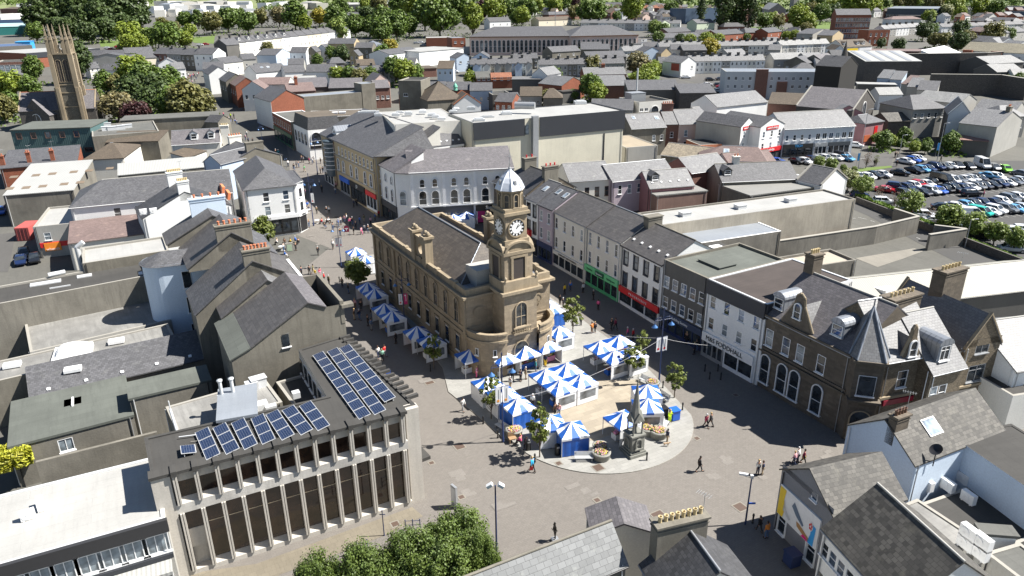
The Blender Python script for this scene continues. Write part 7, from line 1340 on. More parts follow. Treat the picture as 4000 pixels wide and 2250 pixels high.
trees('C','behind the hipped offices','60,60,190,l 150,90,200 230,60,170,l 330,40,150 430,60,150,l 520,40,140 640,50,90,c,t 590,30,100,l 750,130,190 850,130,190 620,130,120,o 1200,90,200,l,t 1050,170,90 1340,30,90 100,170,160,l 40,190,120 10,100,150,g 700,50,90')
trees('C','among the houses at the top','1430,290,130,b 1500,310,130 1470,380,110 1680,390,90,d 1780,390,120,l,d 1950,385,150,l,d 2060,390,130,l,d 1600,90,130 2100,100,250,d,c 2250,90,250,d,c 2370,120,220,d,c 1900,120,130,d,c 2290,180,120,g,q 2520,210,140 2540,90,130,d 2470,110,110,l 2170,380,80,d 2360,380,70 1660,50,100,d 2180,150,180,d,c')
trees('C','around the ivy wall and road junction','1980,490,160,y 710,520,80 1260,660,210,w 1380,710,190,l,d 1330,770,190,l,d 1250,770,130,l,d 420,760,140 370,840,90,o 350,990,140,o 610,960,100 790,880,220 850,940,170,l 730,850,130 1870,960,80,l 810,660,160,o 1420,680,120,l')
trees('D','beside the red brick mill','30,200,120,l 100,220,120,o 290,190,210,l 320,110,160 430,130,160,o 520,140,160 400,240,150,l 370,310,130,o 180,350,90,l,d 260,360,90,l 640,130,140,d 450,20,190 830,40,210,l 950,40,210,l 1050,50,160,l 1160,40,110 630,60,110,l 730,60,120,l')
trees('D','at the top right','1600,180,120,l 1780,120,130,k 1720,60,170,o 1850,80,170,l 1920,140,110,l 2110,80,170,l 2270,100,150 1600,250,90,d,c 1550,320,150,d 1650,300,100 1920,300,160,d 2240,340,190,o 1660,410,120,o 1760,410,130,o 1900,430,170,d 1130,440,90,d 1300,460,120,d 1990,400,140,o 1300,30,120,o 1420,30,120,o 1500,30,120,l 1620,40,130,o 2400,350,120')
trees('D','behind the car park fences','2380,830,110,l 2500,820,140 2570,840,110 1170,1390,160 1240,1400,110,l 1380,1350,140 1600,1430,100 1850,1410,180 1930,1400,120,d 1100,1380,100,l 1480,1440,100,g')
trees('H','around the car park','520,330,110,b 640,350,120,b 760,395,70,b 870,410,60,b 1000,300,110,x,b 1090,310,80,b,b 955,560,230,b,q 820,500,190,k 1440,730,270,b,q 1830,870,250,b 2080,950,240,b 2300,1030,210,b 2520,1090,230,b 1120,640,120,x,b 1280,700,120,x,b 1640,850,100,x,b 1590,180,110 1480,180,110,l 1720,225,70 1340,150,90')
trees('F','beside the corner shop','65,975,205,p,t')
tree(pxs('J1010,140')[0],270/2.574,'p','round','over the stalls left of the town hall')
for b_,t_,w_ in (('J1790,1140','J1730,750',195/2.574),('W430,860','W440,390',215/2.542),('W910,1240','W920,660',270/2.542),('K1215,1210','K1170,870',250/2.574),('K1630,1430','K1640,1050',230/2.574),('K610,790','K630,370',230/2.574),('K1300,1010','K1290,730',160/2.574)):
    p=P1(b_,0); (u_,v_),=pxs(t_); z=PL((p.x,p.y),0,(u_,v_))[1]; dp=(p-Vector((0,0,CH))).dot(fw_); TREES.append((p,w_*dp/F,'p','slim','on the pale paving by the market stalls',pxs(b_)[0],z))
for c_,w_ in (('N1520,1230',560),('N1180,1390',560),('N800,1500',520),('N1450,1480',620),('N1700,1400',330),('N480,1560',420)):
    (u_,v_),=pxs(c_); p=P3(u_,v_,5.); TREES.append((p,w_/1.932*(p-Vector((0,0,CH))).dot(fw_)/F,'B','big','at the bottom edge in front of the concrete office',(u_,v_),8.6))
grp={}
for T_ in sorted(TREES,key=lambda t:t[5][0]):
    p,W,k,sh,where,uv=T_[:6]; key=(k,sh,where); i=grp.get(key,0); grp[key]=i+1; T_G=sum(1 for t in TREES if (t[2],t[3],t[4])==key)
    H={'round':1.12,'tall':1.75,'conifer':2.,'slim':1.9,'bare':1.5,'dome':.9,'big':1.05,'ball':1.}[sh]
    a,b=treemesh(k,(i*3+len(where))%(3 if T_G>2 else 2) if sh!='big' else i%2,sh); wd='shrub' if W<2.6 else 'tree'
    ordl='' if T_G==1 else ', '+(ORD[i] if i<20 else 'last')+' of its kind from the left'
    lab='%s %s %s%s, %s'%(KN[k],SN[sh],wd,ordl,where)
    o=empty('tree',lab,wd,(p.x,p.y,tz(p.y)),random.Random(i*5+len(key[2])).random()*6,'trees '+where); sx=W*1.1; sz=(T_[6]/H if len(T_)>6 else W)
    for me,nm in ((a,'trunk'),(b,'crown')): c=bpy.data.objects.new(nm,me); COL.objects.link(c); c.parent=o; c.scale=(sx,sx,sz)

def undergrowth():
    rnd=random.Random(4); m=MB()
    for T_ in TREES:
        p,W,k,sh=T_[:4]
        if sh not in('round','tall','dome') or W<3.5 or T_[4].startswith(('around the car','beside the corner','over')): continue
        for i in range(int(26+W*4)):
            a=rnd.random()*6.3; r=W*.75*rnd.random()**.5; x,y=p.x+r*math.cos(a),p.y+r*math.sin(a); c=Vector((x,y,tz(y)+W*.3*rnd.random()*(1-r/W))); s=rnd.uniform(.35,.75); n_=Vector((rnd.gauss(0,1),rnd.gauss(0,1),rnd.uniform(.3,1.5))).normalized(); e=n_.orthogonal().normalized()*s; f=n_.cross(e)*.8; m.poly([c-e,c-f,c+e,c+f])
    tag(m.obj('undergrowth',LF['g']),'low leafy undergrowth beneath the far trees','undergrowth',None,'stuff')
undergrowth()
# painted bay lines and road markings: one structure sheet set just above the asphalt
def marks():
    m=MB()
    def strip(a,b,w=.1):
        d=b-a; d.z=0; u=d.normalized(); v=Vector((-u.y,u.x,0))*w/2; q=[a-v,b-v,b+v,a+v]; m.poly([(p.x,p.y,tz(p.y)+.045) for p in q])
    hd=R(-68); dv=Vector((math.cos(hd),math.sin(hd),0))
    for a,b,n in (('H1200,650','H2560,500',22),('H1330,690','H2600,590',20),('H1720,820','H2600,730',15),('H2000,890','H2620,840',10),('H1320,470','H2480,440',18),('H890,500','H1200,490',5)):
        A_,B_=P1(a,0),P1(b,0)
        for k in range(n+1): p=A_.lerp(B_,k/n); strip(p-dv*2.4,p+dv*2.4)
    for a,b in (('H1050,690','H1650,940'),('H1650,940','H2570,1290')):
        A_,B_=P1(a,0),P1(b,0); n=int((B_-A_).length/2.6); s=Vector((math.cos(R(-12)),math.sin(R(-12)),0))
        for k in range(n): p=A_.lerp(B_,k/n); strip(p,p+s*4.6)
    for s_ in ('H850,910 H880,910','H905,900 H990,918','H1030,932 H1075,948','H1115,965 H1165,985','H1490,1100 H1530,1118','H640,345 H1020,300','C1560,700 C1640,740','C1480,770 C1560,790','C1590,735 C1650,750'):
        a,b=[P3(u,v,0) for u,v in pxs(s_)]; strip(a,b,.12)
    o=m.obj('road_marking',flat('white_line_paint',(.42,.42,.4),.7)); o['kind']='structure'
marks()
# repair patches and worn bands in the block paving
rp=random.Random(8); pm_=MB()
for s_ in 'O640,820 O600,850 O1350,395 O1650,600 O1480,700 N1450,680 N1530,720 N1580,830 N1640,950 N1560,1060 O480,730 O1900,740 P470,520 N1850,900 J1700,1290 F560,1075 F780,1100 F650,1170'.split():
    p=P1(s_,0)
    for k in range(rp.randint(1,3)):
        lf_=.016+.0012*len(pm_.f)/1.
        x,y=p.x+rp.uniform(-.9,.9),p.y+rp.uniform(-.9,.9); w,d=rp.uniform(.3,.9),rp.uniform(.2,.5); c,s2=math.cos(A1),math.sin(A1); pm_.poly([(x+c*a-s2*b,y+s2*a+c*b,tz(y)+lf_) for a,b in ((-w,-d),(w,-d),(w,d),(-w,d))])
_o=pm_.obj('paving_patch',mk('pale_paving_patch',(.178,.163,.145),'flag',a=.4,b=.2,var=.06,stain=.2)); _o['kind']='structure'
# far woods along the skyline, fields' hedges: one uncountable mass
def farwood():
    rnd=random.Random(11); m=MB()
    def clump(p,w,h,n=46):
        for i in range(n):
            d=Vector((rnd.gauss(0,1),rnd.gauss(0,1),abs(rnd.gauss(0,1)))).normalized(); c=p+Vector((d.x*w/2,d.y*w/2,h*.35+d.z*h*.6))*(.8+.2*rnd.random()); s=w*rnd.uniform(.1,.2); n_=(d+Vector((rnd.uniform(-.6,.6),rnd.uniform(-.6,.6),.3))).normalized(); e=n_.orthogonal().normalized()*s; f=n_.cross(e)*.8; m.poly([c-e,c-f,c+e,c+f])
    for k in range(900):
        u=rnd.uniform(-200,4200); v=rnd.choice((-14,-8,-3,2,8,16,24))+rnd.uniform(-3,3)
        if 150<u<1000 and v>-2 and rnd.random()<.8: continue
        p=P3(u,v,0); w=rnd.uniform(8,15); clump(p,w,rnd.uniform(8,14))
    for k in range(240):
        u=rnd.uniform(1000,4100); v=rnd.uniform(22,60)
        p=P3(u,v,0); clump(p,rnd.uniform(6,10),rnd.uniform(6,10),36)
    o=m.obj('woodland',LF['g']); tag(o,'far woods and hedgerows along the top of the view','woodland',None,'stuff')
farwood()
_r=random.Random(21); _k=0
_spots=[]
for row,(x0,x1,y,st,h) in enumerate(((1350,2080,12,34,5.5),(1500,2900,26,30,5.5),(2050,3000,40,32,5.5),(2450,3100,62,34,5.5),(3420,3990,40,40,6),(3700,3990,62,34,5.5),(560,960,22,60,8),(600,980,40,52,7),(2250,2700,52,36,5.5),(1000,1500,14,60,8),(330,980,8,66,9))):
    x=x0
    while x<x1: _spots.append((row,x+_r.uniform(-6,6),y+_r.uniform(-4,4),st*_r.uniform(.5,.85),h)); x+=st
_cnt={}
for row,x,y,w,h in _spots:
    big=h>6.5; wl=_r.choice([WH,OW,LG,WH] if big else [OW,CR,WH,BB,LG,PP,RB]); rf=_r.choice([MEM,COG,MEB] if big else [SL,SL,TB,TPK,SLL]); i=_cnt.get(row,0); _cnt[row]=i+1
    b=bld('factory' if big else 'house','%s %s, %s from the left in %s row at the top of the view'%(cname(wl),'shed' if big else 'house',ORD[i],'the '+ORD[row]),[(x,y),(x+w,y+_r.uniform(-1.5,1.5))],h,'g' if not big or i%2 else 'f',1.6 if big else 2.3,d=(26 if big else 9),wall=wl,rm=rf,par=.1,win='' if big else '0:2,1.1,1.2,2.8,c',group='scattered far '+('sheds' if big else 'houses'))
# ------------------------------------------------------------------ vehicles
TYR=flat('tyre',(.015,.015,.016),.8); HUB=flat('alloy',(.4,.4,.42),.35,.6); HLM=flat('headlamp',(.75,.78,.8),.15); TLM=flat('tail_lamp',(.5,.02,.02),.3)
def loft(m,st,sm=True):
    'st: list of (x, [(y,z)...]) half sections mirrored'
    rings=[[Vector((x,y,z)) for y,z in s]+[Vector((x,-y,z)) for y,z in reversed(s)] for x,s in st]; n=len(rings[0])
    for a,b in zip(rings,rings[1:]):
        for i in range(n-1): m.poly([a[i],a[i+1],b[i+1],b[i]],sm=sm)
        m.poly([a[n-1],a[0],b[0],b[n-1]])
    m.poly(rings[0][::-1]); m.poly(rings[-1])
def carmeshes(kind):
    # x, low z, belt z, half width
    L,H,hood,prof_={'hatch':(4.1,1.5,.95,[(-2.05,.5,.75,.72),(-1.98,.3,.95,.8),(-1.5,.25,1.0,.87),(0,.25,.98,.89),(1.1,.25,.93,.88),(1.85,.28,.78,.82),(2.05,.4,.62,.68)]),
      'saloon':(4.6,1.44,.95,[(-2.3,.5,.85,.72),(-2.2,.3,.98,.8),(-1.4,.25,1.0,.88),(0,.25,.96,.9),(1.2,.25,.92,.89),(2.1,.28,.76,.82),(2.3,.4,.6,.68)]),
      'suv':(4.5,1.68,1.1,[(-2.22,.5,.95,.78),(-2.15,.35,1.1,.86),(-1.5,.3,1.14,.92),(0,.3,1.1,.93),(1.1,.3,1.06,.92),(2.,.34,.92,.87),(2.25,.48,.7,.72)]),
      'van':(4.7,1.85,1.2,[(-2.35,.45,1.1,.86),(-2.3,.35,1.15,.92),(-1.5,.3,1.15,.94),(0,.3,1.12,.94),(1.2,.3,1.08,.92),(2.2,.34,.9,.86),(2.35,.48,.7,.74)]),
      'bigvan':(5.6,2.5,1.3,[(-2.8,.45,1.2,.96),(-2.75,.35,1.3,1.),(-1.5,.3,1.3,1.),(0,.3,1.3,1.),(1.6,.3,1.25,.98),(2.6,.34,1.,.9),(2.8,.48,.75,.8)])}[kind]
    b=MB(); loft(b,[(x,[(w*.85,zl),(w,zl+.18),(w,zb-.12),(w*.93,zb)]) for x,zl,zb,w in prof_])
    roof={'hatch':(-1.75,-1.4,.35,1.05),'saloon':(-1.75,-1.,.4,1.15),'suv':(-2.0,-1.75,.45,1.1),'van':(-2.3,-2.25,.9,1.7),'bigvan':(-2.75,-2.7,1.2,2.1)}[kind]
    zb=prof_[3][2]-.03; w=prof_[3][3]
    g=MB(); loft(g,[(roof[0],[(w*.9,zb),(w*.88,zb+.02)]),(roof[1],[(w*.93,zb),(w*.76,H-.07)]),(roof[2],[(w*.95,zb),(w*.78,H-.04)]),(roof[3],[(w*.9,zb),(w*.86,zb+.02)])],False)
    loft(b,[(roof[1]-.03,[(w*.78,H-.09),(w*.7,H-.03)]),(roof[1]+.25,[(w*.79,H-.08),(w*.7,H)]),((roof[1]+roof[2])/2,[(w*.8,H-.08),(w*.7,H+.02)]),(roof[2],[(w*.79,H-.09),(w*.7,H-.03)])])
    for s in (-1,1):
        for x0,z0,x1,z1,k in ((roof[3],zb,roof[2],H-.06,.9),((roof[1]+roof[2])/2,zb,(roof[1]+roof[2])/2,H-.06,.93),(roof[0],zb,roof[1],H-.08,.9)): b.tube((x0,s*w*k*.99,z0),(x1,s*w*.785,z1),.045,n=4)
    if kind in('van','bigvan'): 
        for s in (-1,1): b.mesh([(roof[0]+.02,s*w*.955,zb-.1),(0,s*w*.97,zb-.1),(0,s*w*.82,H-.05),(roof[1]+.0,s*w*.8,H-.07)],[(0,1,2,3) if s<0 else (3,2,1,0)])
        b.mesh([(roof[0]-.03,-w*.9,zb-.1),(roof[0]-.03,w*.9,zb-.1),(roof[1]-.03,w*.78,H-.05),(roof[1]-.03,-w*.78,H-.05)],[(3,2,1,0)])
    if kind in('van','bigvan','suv','hatch','saloon'):
        for s in (-1,1): b.box((roof[3]-.25,s*(w+.07),zb+.06),(.14,.16,.12))
    wh=MB(); rr=.31 if kind!='bigvan' else .36; wh.tube((0,-.1,0),(0,.1,0),rr,n=14); hb_=MB(); hb_.tube((0,-.115,0),(0,.115,0),rr*.62,n=10)
    hl=MB(); hl.box((0,0,0),(.12,.34,.13)); wx=L/2*.62
    return dict(body=b.data('body',LGM),glass=g.data('windows',GL),wheel=wh.data('tyre',TYR),rim=hb_.data('rim',HUB),lamp=hl.data('headlight',HLM),tail=hl.data('tail_light',TLM),L=L,w=w,r=rr,wx=wx,zh=prof_[-2][2]-.12,zt=prof_[1][2]-.15)
CM={}
PAINT={k:flat(k+'_paint_car',c,.25,.1,coat=.6) for k,c in dict(white=(.72,.73,.74),black=(.012,.013,.015),silver=(.42,.44,.46),grey=(.14,.15,.16),navy=(.012,.025,.08),blue=(.02,.09,.4),lightblue=(.12,.35,.6),red=(.45,.01,.015),green=(.2,.55,.03),teal=(.03,.45,.36),dark=(.03,.032,.04)).items()}
CARS=[]
def carsof(reg,where,hd,s):
    for t in s.split(): a=t.split(','); CARS.append((pxs('%s%s,%s'%(reg,a[0],a[1]))[0],a[2],{'h':'hatch','s':'saloon','u':'suv','v':'van','V':'bigvan'}[a[3]],where,R(float(a[4]) if len(a)>4 else hd)))
carsof('H','outside the shop parade',-60,'85,325,blue,s,-20 195,255,white,v,-20 285,325,black,h 370,328,white,h 440,310,navy,h 510,308,silver,h 580,295,white,h 685,295,white,h 750,280,dark,v 795,300,lightblue,h 885,168,white,h,-30')
carsof('H','by the timber fence at the top of the car park',-55,'1385,328,white,s 1452,315,blue,h 1505,302,white,h')
carsof('H','in the back row of the car park',-62,'1330,442,black,s,-36 1470,417,black,s 1545,408,lightblue,h 1610,402,navy,h 1690,385,navy,u 1770,382,grey,h 1830,372,white,s 1910,372,dark,h,-90 2020,377,dark,h,-90 2155,368,white,V,-95 2275,388,grey,h,-90 2395,407,green,h,-100 2562,452,grey,s')
carsof('H','near the shrubs at the car park corner',-60,'908,478,white,h 1005,483,white,h 1070,468,black,h 1152,458,white,s')
carsof('H','in the upper middle row of the car park',-66,'1185,612,red,s,-30 1290,583,navy,u,-30 1400,588,navy,h 1470,572,white,h 1512,556,red,h 1590,552,white,s 1655,538,black,h 1750,530,black,V 1835,520,white,v 1905,512,grey,s 1980,506,white,s 2050,502,silver,h 2120,496,dark,h 2225,472,lightblue,s,-50 2300,480,white,h')
carsof('H','in the lower middle row of the car park',-66,'1365,642,dark,h 1455,640,black,s 1548,637,dark,s 1640,627,silver,u 1715,622,blue,h 1785,607,black,h 1860,602,black,u 1955,593,navy,h 2030,586,white,s 2105,577,grey,h 2170,572,dark,h 2240,562,black,s 2325,553,navy,h 2395,543,white,s 2465,532,grey,s 2540,522,silver,h 2045,652,dark,u,5')
carsof('H','in the row behind the middle trees',-66,'1760,787,black,s,-20 1885,777,white,s,-40 1998,768,lightblue,h 2070,752,dark,h 2150,737,navy,s 2270,737,navy,s 2350,728,white,h 2430,705,grey,u 2520,685,white,h')
carsof('H','in the row nearest the small van',-60,'2040,848,white,v,-10 2135,840,teal,v 2222,833,white,s 2290,817,white,u 2400,808,grey,u 2478,803,lightblue,s 2560,793,silver,h')
carsof('H','along the hedge row of the car park',-14,'920,662,navy,h 1160,733,white,u 1400,832,dark,s 1575,868,white,u 1680,918,white,s 1850,972,red,s,0 1960,1022,grey,u 2130,1078,black,u 2455,1203,silver,s 2480,1022,white,s 2565,1010,white,h')
carsof('H','in the yard below the concrete wall',11,'425,1168,silver,h')
carsof('C','around the road junction',5,'1748,772,white,s 1965,845,white,s 1988,795,black,h 2100,790,dark,s 2080,848,black,h 2105,866,red,s 2112,888,black,h 2082,908,white,h 1188,597,white,h 1282,585,white,h')
carsof('C','behind the hipped offices',0,'1285,442,white,v 1370,437,white,h'); carsof('B','by the brick clinic',5,'1612,430,silver,h 1660,424,white,h 1692,450,silver,h 1722,438,dark,h')
carsof('B','among the backs of the terraces',0,'1692,718,white,h 1998,718,white,h 932,642,white,v'); carsof('A','by the red brick supermarket',10,'1080,480,white,h 1120,492,red,h 1182,470,red,h 1195,492,red,h 1182,532,white,h 2010,448,white,s 2070,442,red,h')
carsof('I','in the yard below the stained workshop',29,'25,1010,dark,h 225,870,dark,s'); carsof('E','in the shaded yard by the takeaway',-60,'235,1250,black,h 205,1320,navy,s 345,1300,black,s'); carsof('E','beside the workshop wall',-60,'5,830,blue,h')
TN=dict(hatch='hatchback',saloon='saloon car',suv='tall estate car',van='small van',bigvan='panel van'); cc={}
for (uv,col,kd,where,hd) in CARS:
    key=(col,kd,where); tot=sum(1 for c in CARS if (c[1],c[2],c[3])==key); i=cc.get(key,0); cc[key]=i+1
    if kd not in CM: CM[kd]=carmeshes(kd)
    M=CM[kd]; p=P3(uv[0],uv[1],.75); root=empty('van' if 'van' in kd else 'parked_car','%s %s%s %s'%(col.replace('lightblue','light blue'),TN[kd],'' if tot==1 else ', %s of %d alike from the left,'%(ORD[i],tot),where),'van' if 'van' in kd else 'car',(p.x,p.y,tz(p.y)+.03),hd,'vehicles parked '+where)
    o=inst('body',M['body'],root,(0,0,0)); o.material_slots[0].link='OBJECT'; o.material_slots[0].material=PAINT[col]; inst('windows',M['glass'],root,(0,0,0))
    for sx in (-1,1):
        for sy in (-1,1): w_=inst('wheel',M['wheel'],root,(sx*M['wx'],sy*(M['w']-.09),M['r'])); inst('rim',M['rim'],w_,(0,0,0))
    for sy in (-1,1): inst('headlight',M['lamp'],root,(M['L']/2-.22,sy*M['w']*.68,M['zh'])); inst('tail_light',M['tail'],root,(-M['L']/2+.07,sy*M['w']*.72,M['zt']))
# people
CL={k:flat('cloth_'+k,c,.85) for k,c in dict(black=(.015,.015,.018),navy=(.02,.03,.07),blue=(.03,.14,.5),skyblue=(.03,.38,.68),white=(.7,.7,.68),grey=(.22,.22,.23),red=(.55,.015,.02),pink=(.65,.1,.25),palepink=(.6,.33,.38),green=(.05,.35,.12),mint=(.35,.65,.5),olive=(.13,.12,.06),yellow=(.75,.5,.03),orange=(.6,.2,.03),hivis=(.6,.85,.02),tan=(.42,.33,.22),brown=(.14,.08,.05),maroon=(.2,.02,.05),denim=(.07,.12,.22),teal=(.05,.3,.32)).items()}
HR={k:flat('hair_'+k,c,.7) for k,c in dict(brown=(.07,.035,.02),grey=(.5,.5,.5),blond=(.4,.28,.13),black=(.015,.012,.01)).items()}
PPL=[]
def people(reg,where,s):
    for t in s.split(): a=t.split(','); PPL.append((pxs('%s%s,%s'%(reg,a[0],a[1]))[0],a[2],a[3],a[4] if len(a)>4 else '',where))
people('F','in the crowd beyond the corner shop','490,442,green,tan,w 650,460,black,black 675,455,black,denim 383,427,black,denim,w 408,402,navy,black 430,397,grey,denim 325,388,white,navy 250,337,white,black,w 222,332,white,denim 230,282,teal,black 200,275,black,black 480,347,grey,black 460,342,navy,black 537,358,pink,black 570,362,white,denim,w 652,358,black,black 582,350,grey,tan 640,582,white,denim 665,652,black,black 800,662,white,denim 806,612,palepink,black 985,797,navy,black 1015,787,black,black 500,682,palepink,tan 466,640,red,black 555,642,white,denim 480,692,blue,denim')
people('F','on the open paving outside the corner shop','535,1002,grey,denim 613,862,olive,black 712,867,black,grey 739,862,white,black,w 518,792,blue,denim,s 848,1087,black,denim 775,1217,white,black,w 627,1277,black,black,w 775,1030,grey,denim 830,992,blue,denim 852,972,white,navy 890,952,palepink,denim 915,942,white,denim 945,982,pink,black 970,977,black,denim 985,1072,black,black 1007,1012,navy,black 1045,967,blue,navy 1088,947,olive,tan 1062,1072,palepink,pink,w 1090,1052,grey,navy 1130,1057,black,denim 1200,932,blue,black 1155,972,palepink,black 1237,902,red,black')
people('F','at the café seats by the corner shop','712,965,black,black,s 665,965,red,navy,s 690,1003,black,denim,s 730,950,grey,black,s 500,830,maroon,black,s 530,835,navy,denim,s 280,1242,white,denim 352,1165,yellow,black,s 432,1170,black,black,s 290,1168,brown,black,s 217,1175,white,black,s 396,1152,blue,denim,s 402,1232,black,black 290,1302,blue,white,s')
people('J','walking between the slate buildings and the stalls','458,192,navy,black 540,187,black,black,w 577,182,olive,tan,w 645,207,pink,palepink 688,262,red,black 735,292,olive,black 1058,547,black,black 990,642,brown,tan 1040,642,navy,denim,w 1160,747,denim,grey 1130,702,black,black 1170,622,black,denim 1230,1027,white,navy,w 1272,1052,mint,black 1297,1012,red,grey,w 870,312,black,black 930,377,black,denim 1410,882,black,black 2225,1222,pink,palepink 1000,525,palepink,brown')
people('K','in the right hand street','530,387,yellow,black 587,352,blue,navy 715,372,white,black 815,442,black,black 865,542,pink,black 480,492,black,black 515,522,black,black 690,702,white,black 803,782,orange,brown,t 832,772,navy,black 1000,747,black,black,w 1040,742,maroon,black,w 1160,832,pink,denim 1216,842,red,black 1850,962,black,denim 1832,992,navy,black 1752,882,black,black 912,352,white,black 960,382,navy,black')
people('W','among the stalls in front of the clock tower','640,487,black,black 722,487,navy,black,t 770,467,tan,tan 870,392,teal,denim 966,342,navy,yellow 1065,837,brown,black 1099,837,palepink,denim 148,780,white,grey,w 722,1120,pink,black,s 782,1142,black,black,s 838,1385,skyblue,black,w 283,452,palepink,pink 840,740,white,black 620,560,white,tan')
people('O','on the open square below the pale paving','1187,292,hivis,hivis,t 1168,445,navy,tan 1462,327,maroon,black,w 1497,320,black,black,w 1410,662,black,black,w 1850,682,white,navy 1889,687,navy,tan 1865,1112,black,black,w 1918,1165,orange,denim')
people('P','walking past the dark bank','195,612,palepink,navy,w 222,592,white,navy 262,602,maroon,black,w'); people('H','in the car park','1275,302,black,black 1300,294,tan,navy 1065,382,black,black,w 1082,380,black,black 1290,387,black,black 2160,702,pink,black 1175,655,white,black 1732,342,black,black,w')
people('A','up the sunlit end of the street','2250,1172,pink,black 2320,1192,hivis,black 2280,1252,black,black 2340,1232,navy,black 2366,1242,blue,black 2318,1252,blue,denim 2383,1254,grey,denim 2210,1202,palepink,black 2355,1190,black,black 2300,1225,white,denim 2440,1432,grey,black 2482,1372,white,navy 2425,1400,red,black 2500,1440,navy,black 2545,1449,black,black 2470,1410,palepink,denim'); 
people('A','in the distant crowd at the top of the street','1880,765,black,denim 1900,775,white,black 1915,785,red,black 1930,790,blue,navy 1945,775,pink,black 1960,780,black,black 1985,770,white,navy 1890,800,palepink,black 1905,812,black,black 1925,818,navy,black 1910,835,white,black 1950,760,grey,black 1870,745,black,black 1975,800,navy,denim 1960,825,black,black 2000,760,red,navy 1845,752,white,black 1935,845,palepink,denim'); people('N','beside the stall edge','1560,205,white,grey,w'); PPL=[p for p in PPL if not (p[4]=='beside the stall edge')]
pc={}; rnd=random.Random(3)
for (uv,tc_,bc,ps,where) in PPL:
    kd={'w':('walk','walk2')[rnd.random()<.5],'s':'sit','t':'talk','':'stand'}[ps]
    if kd not in FIG: FIG[kd]=figure(kd)
    Fg=FIG[kd]; key=(tc_,bc,ps,where); tot=sum(1 for p in PPL if (p[1],p[2],p[3],p[4])==key); i=pc.get(key,0); pc[key]=i+1
    p=P3(uv[0],uv[1],0); nm=dict(hivis='high visibility',palepink='pale pink',skyblue='bright blue')
    lab='person in %s top and %s trousers%s%s %s'%(nm.get(tc_,tc_),nm.get(bc,bc),{'w':', striding','s':', seated','t':', arm raised','':''}[ps],'' if tot==1 else ', %s such from the left,'%ORD[i],where)
    rz=rnd.uniform(0,2*PI) if ps!='w' else rnd.choice([A2,A2+PI,A2,R(-20),R(200)])+rnd.uniform(-.3,.3)
    zl=.1 if (p.x>-9 and p.y<118 and where.startswith('among')) else .02
    o=empty('person',lab,'person',(p.x,p.y,tz(p.y)+zl),rz,'people '+where); sc=rnd.uniform(.94,1.05); o.scale=(sc,sc,sc); hc=rnd.choice(list(HR))
    def pt(n_,me,mt): c=bpy.data.objects.new(n_,me); COL.objects.link(c); c.parent=o; 
    for n_,me,mt in (('body',Fg['body'],SKN),('face',Fg['face'],None),('top',Fg['top'],CL[tc_]),('trousers',Fg['leg'],CL[bc]),('hair',Fg['hair'][rnd.random()<.5],HR[hc]),('shoe',Fg['shoe'][0],CL['black']),('shoe',Fg['shoe'][1],CL['black'])):
        c=inst(n_,me,o,(0,0,0))
        if mt: c.material_slots[0].link='OBJECT'; c.material_slots[0].material=mt
# ------------------------------------------------------------------ market stalls
TW=flat('tent_white',(.78,.79,.8),.5); TBL=flat('tent_blue',(.015,.1,.42),.45); CLEAR=glass('clear_plastic',(.1,.11,.12),.2)
def tentmesh():
    m=MB(); r=1.5; ze=2.15; za=3.15; k=0
    cs=[(-r,-r),(r,-r),(r,r),(-r,r)]
    for i in range(4):
        a,b=Vector((*cs[i],ze)),Vector((*cs[(i+1)%4],ze))
        for j in range(3):
            p,q=a.lerp(b,(0,.36,.64)[j]),a.lerp(b,(.36,.64,1)[j]); mi=(j+i+0)%2; ap=Vector((0,0,za)); pm=p.lerp(ap,.5)-Vector((0,0,.09)); qm=q.lerp(ap,.5)-Vector((0,0,.09))
            m.poly([p,q,qm,pm],mi); m.poly([pm,qm,ap],mi); m.poly([p-Vector((0,0,.24)),q-Vector((0,0,.24)),q,p],mi)
    c=m.data('canopy',[TW,TBL]); f=MB(); [f.box((x*.97,y*.97,1.05),(.06,.06,2.1)) for x,y in cs[:1]]; lg=f.data('leg',LGM)
    def wall(mt,win):
        w=MB(); 
        if win: 
            for x0,x1,z0,z1 in ((-1.45,1.45,.05,.65),(-1.45,1.45,1.65,1.95),(-1.45,-1.1,.65,1.65),(1.1,1.45,.65,1.65)): w.box(((x0+x1)/2,-1.46,(z0+z1)/2),(x1-x0,.03,z1-z0))
        else:
            n=12
            for i in range(n): x0,x1=-1.45+2.9*i/n,-1.45+2.9*(i+1)/n; w.poly([(x0,-1.46+.03*math.sin(i*1.9),.05),(x1,-1.46+.03*math.sin(i*1.9+1.9),.05),(x1,-1.46,1.98),(x0,-1.46,1.98)],sm=True)
        return w.data('side_wall',mt)
    g=MB(); g.box((0,-1.47,1.15),(2.2,.015,1.)); return c,lg,wall(TW,0),wall(TBL,0),wall(TW,1),g.data('window',CLEAR)
TC,TL,TWW,TWB,TWC,TWG=tentmesh()
goods=[flat('goods_'+str(i),c,.7) for i,c in enumerate(((.6,.15,.25),(.7,.5,.2),(.3,.15,.08),(.6,.6,.58),(.2,.35,.15),(.65,.25,.4)))]
def stalltable(p,rz,lab,mt,seed):
    r_=random.Random(seed); t=empty('market_table',lab,'table',p,rz,'tables of goods under the canopies'); m=MB(); m.box((0,0,.74),(2.2,.8,.05)); m.obj('table_top',WOODM,t); m=MB(); m.box((0,-.41,.4),(2.24,.02,.7)); m.box((-1.12,0,.4),(.02,.8,.7)); m.box((1.12,0,.4),(.02,.8,.7)); m.obj('cloth',mt,t)
    for i in range(7): m=MB(); m.box((-.95+i*.31,r_.uniform(-.15,.15),.77+.09),(.26,.4,r_.uniform(.1,.3))); m.obj('goods',r_.choice(goods),t)
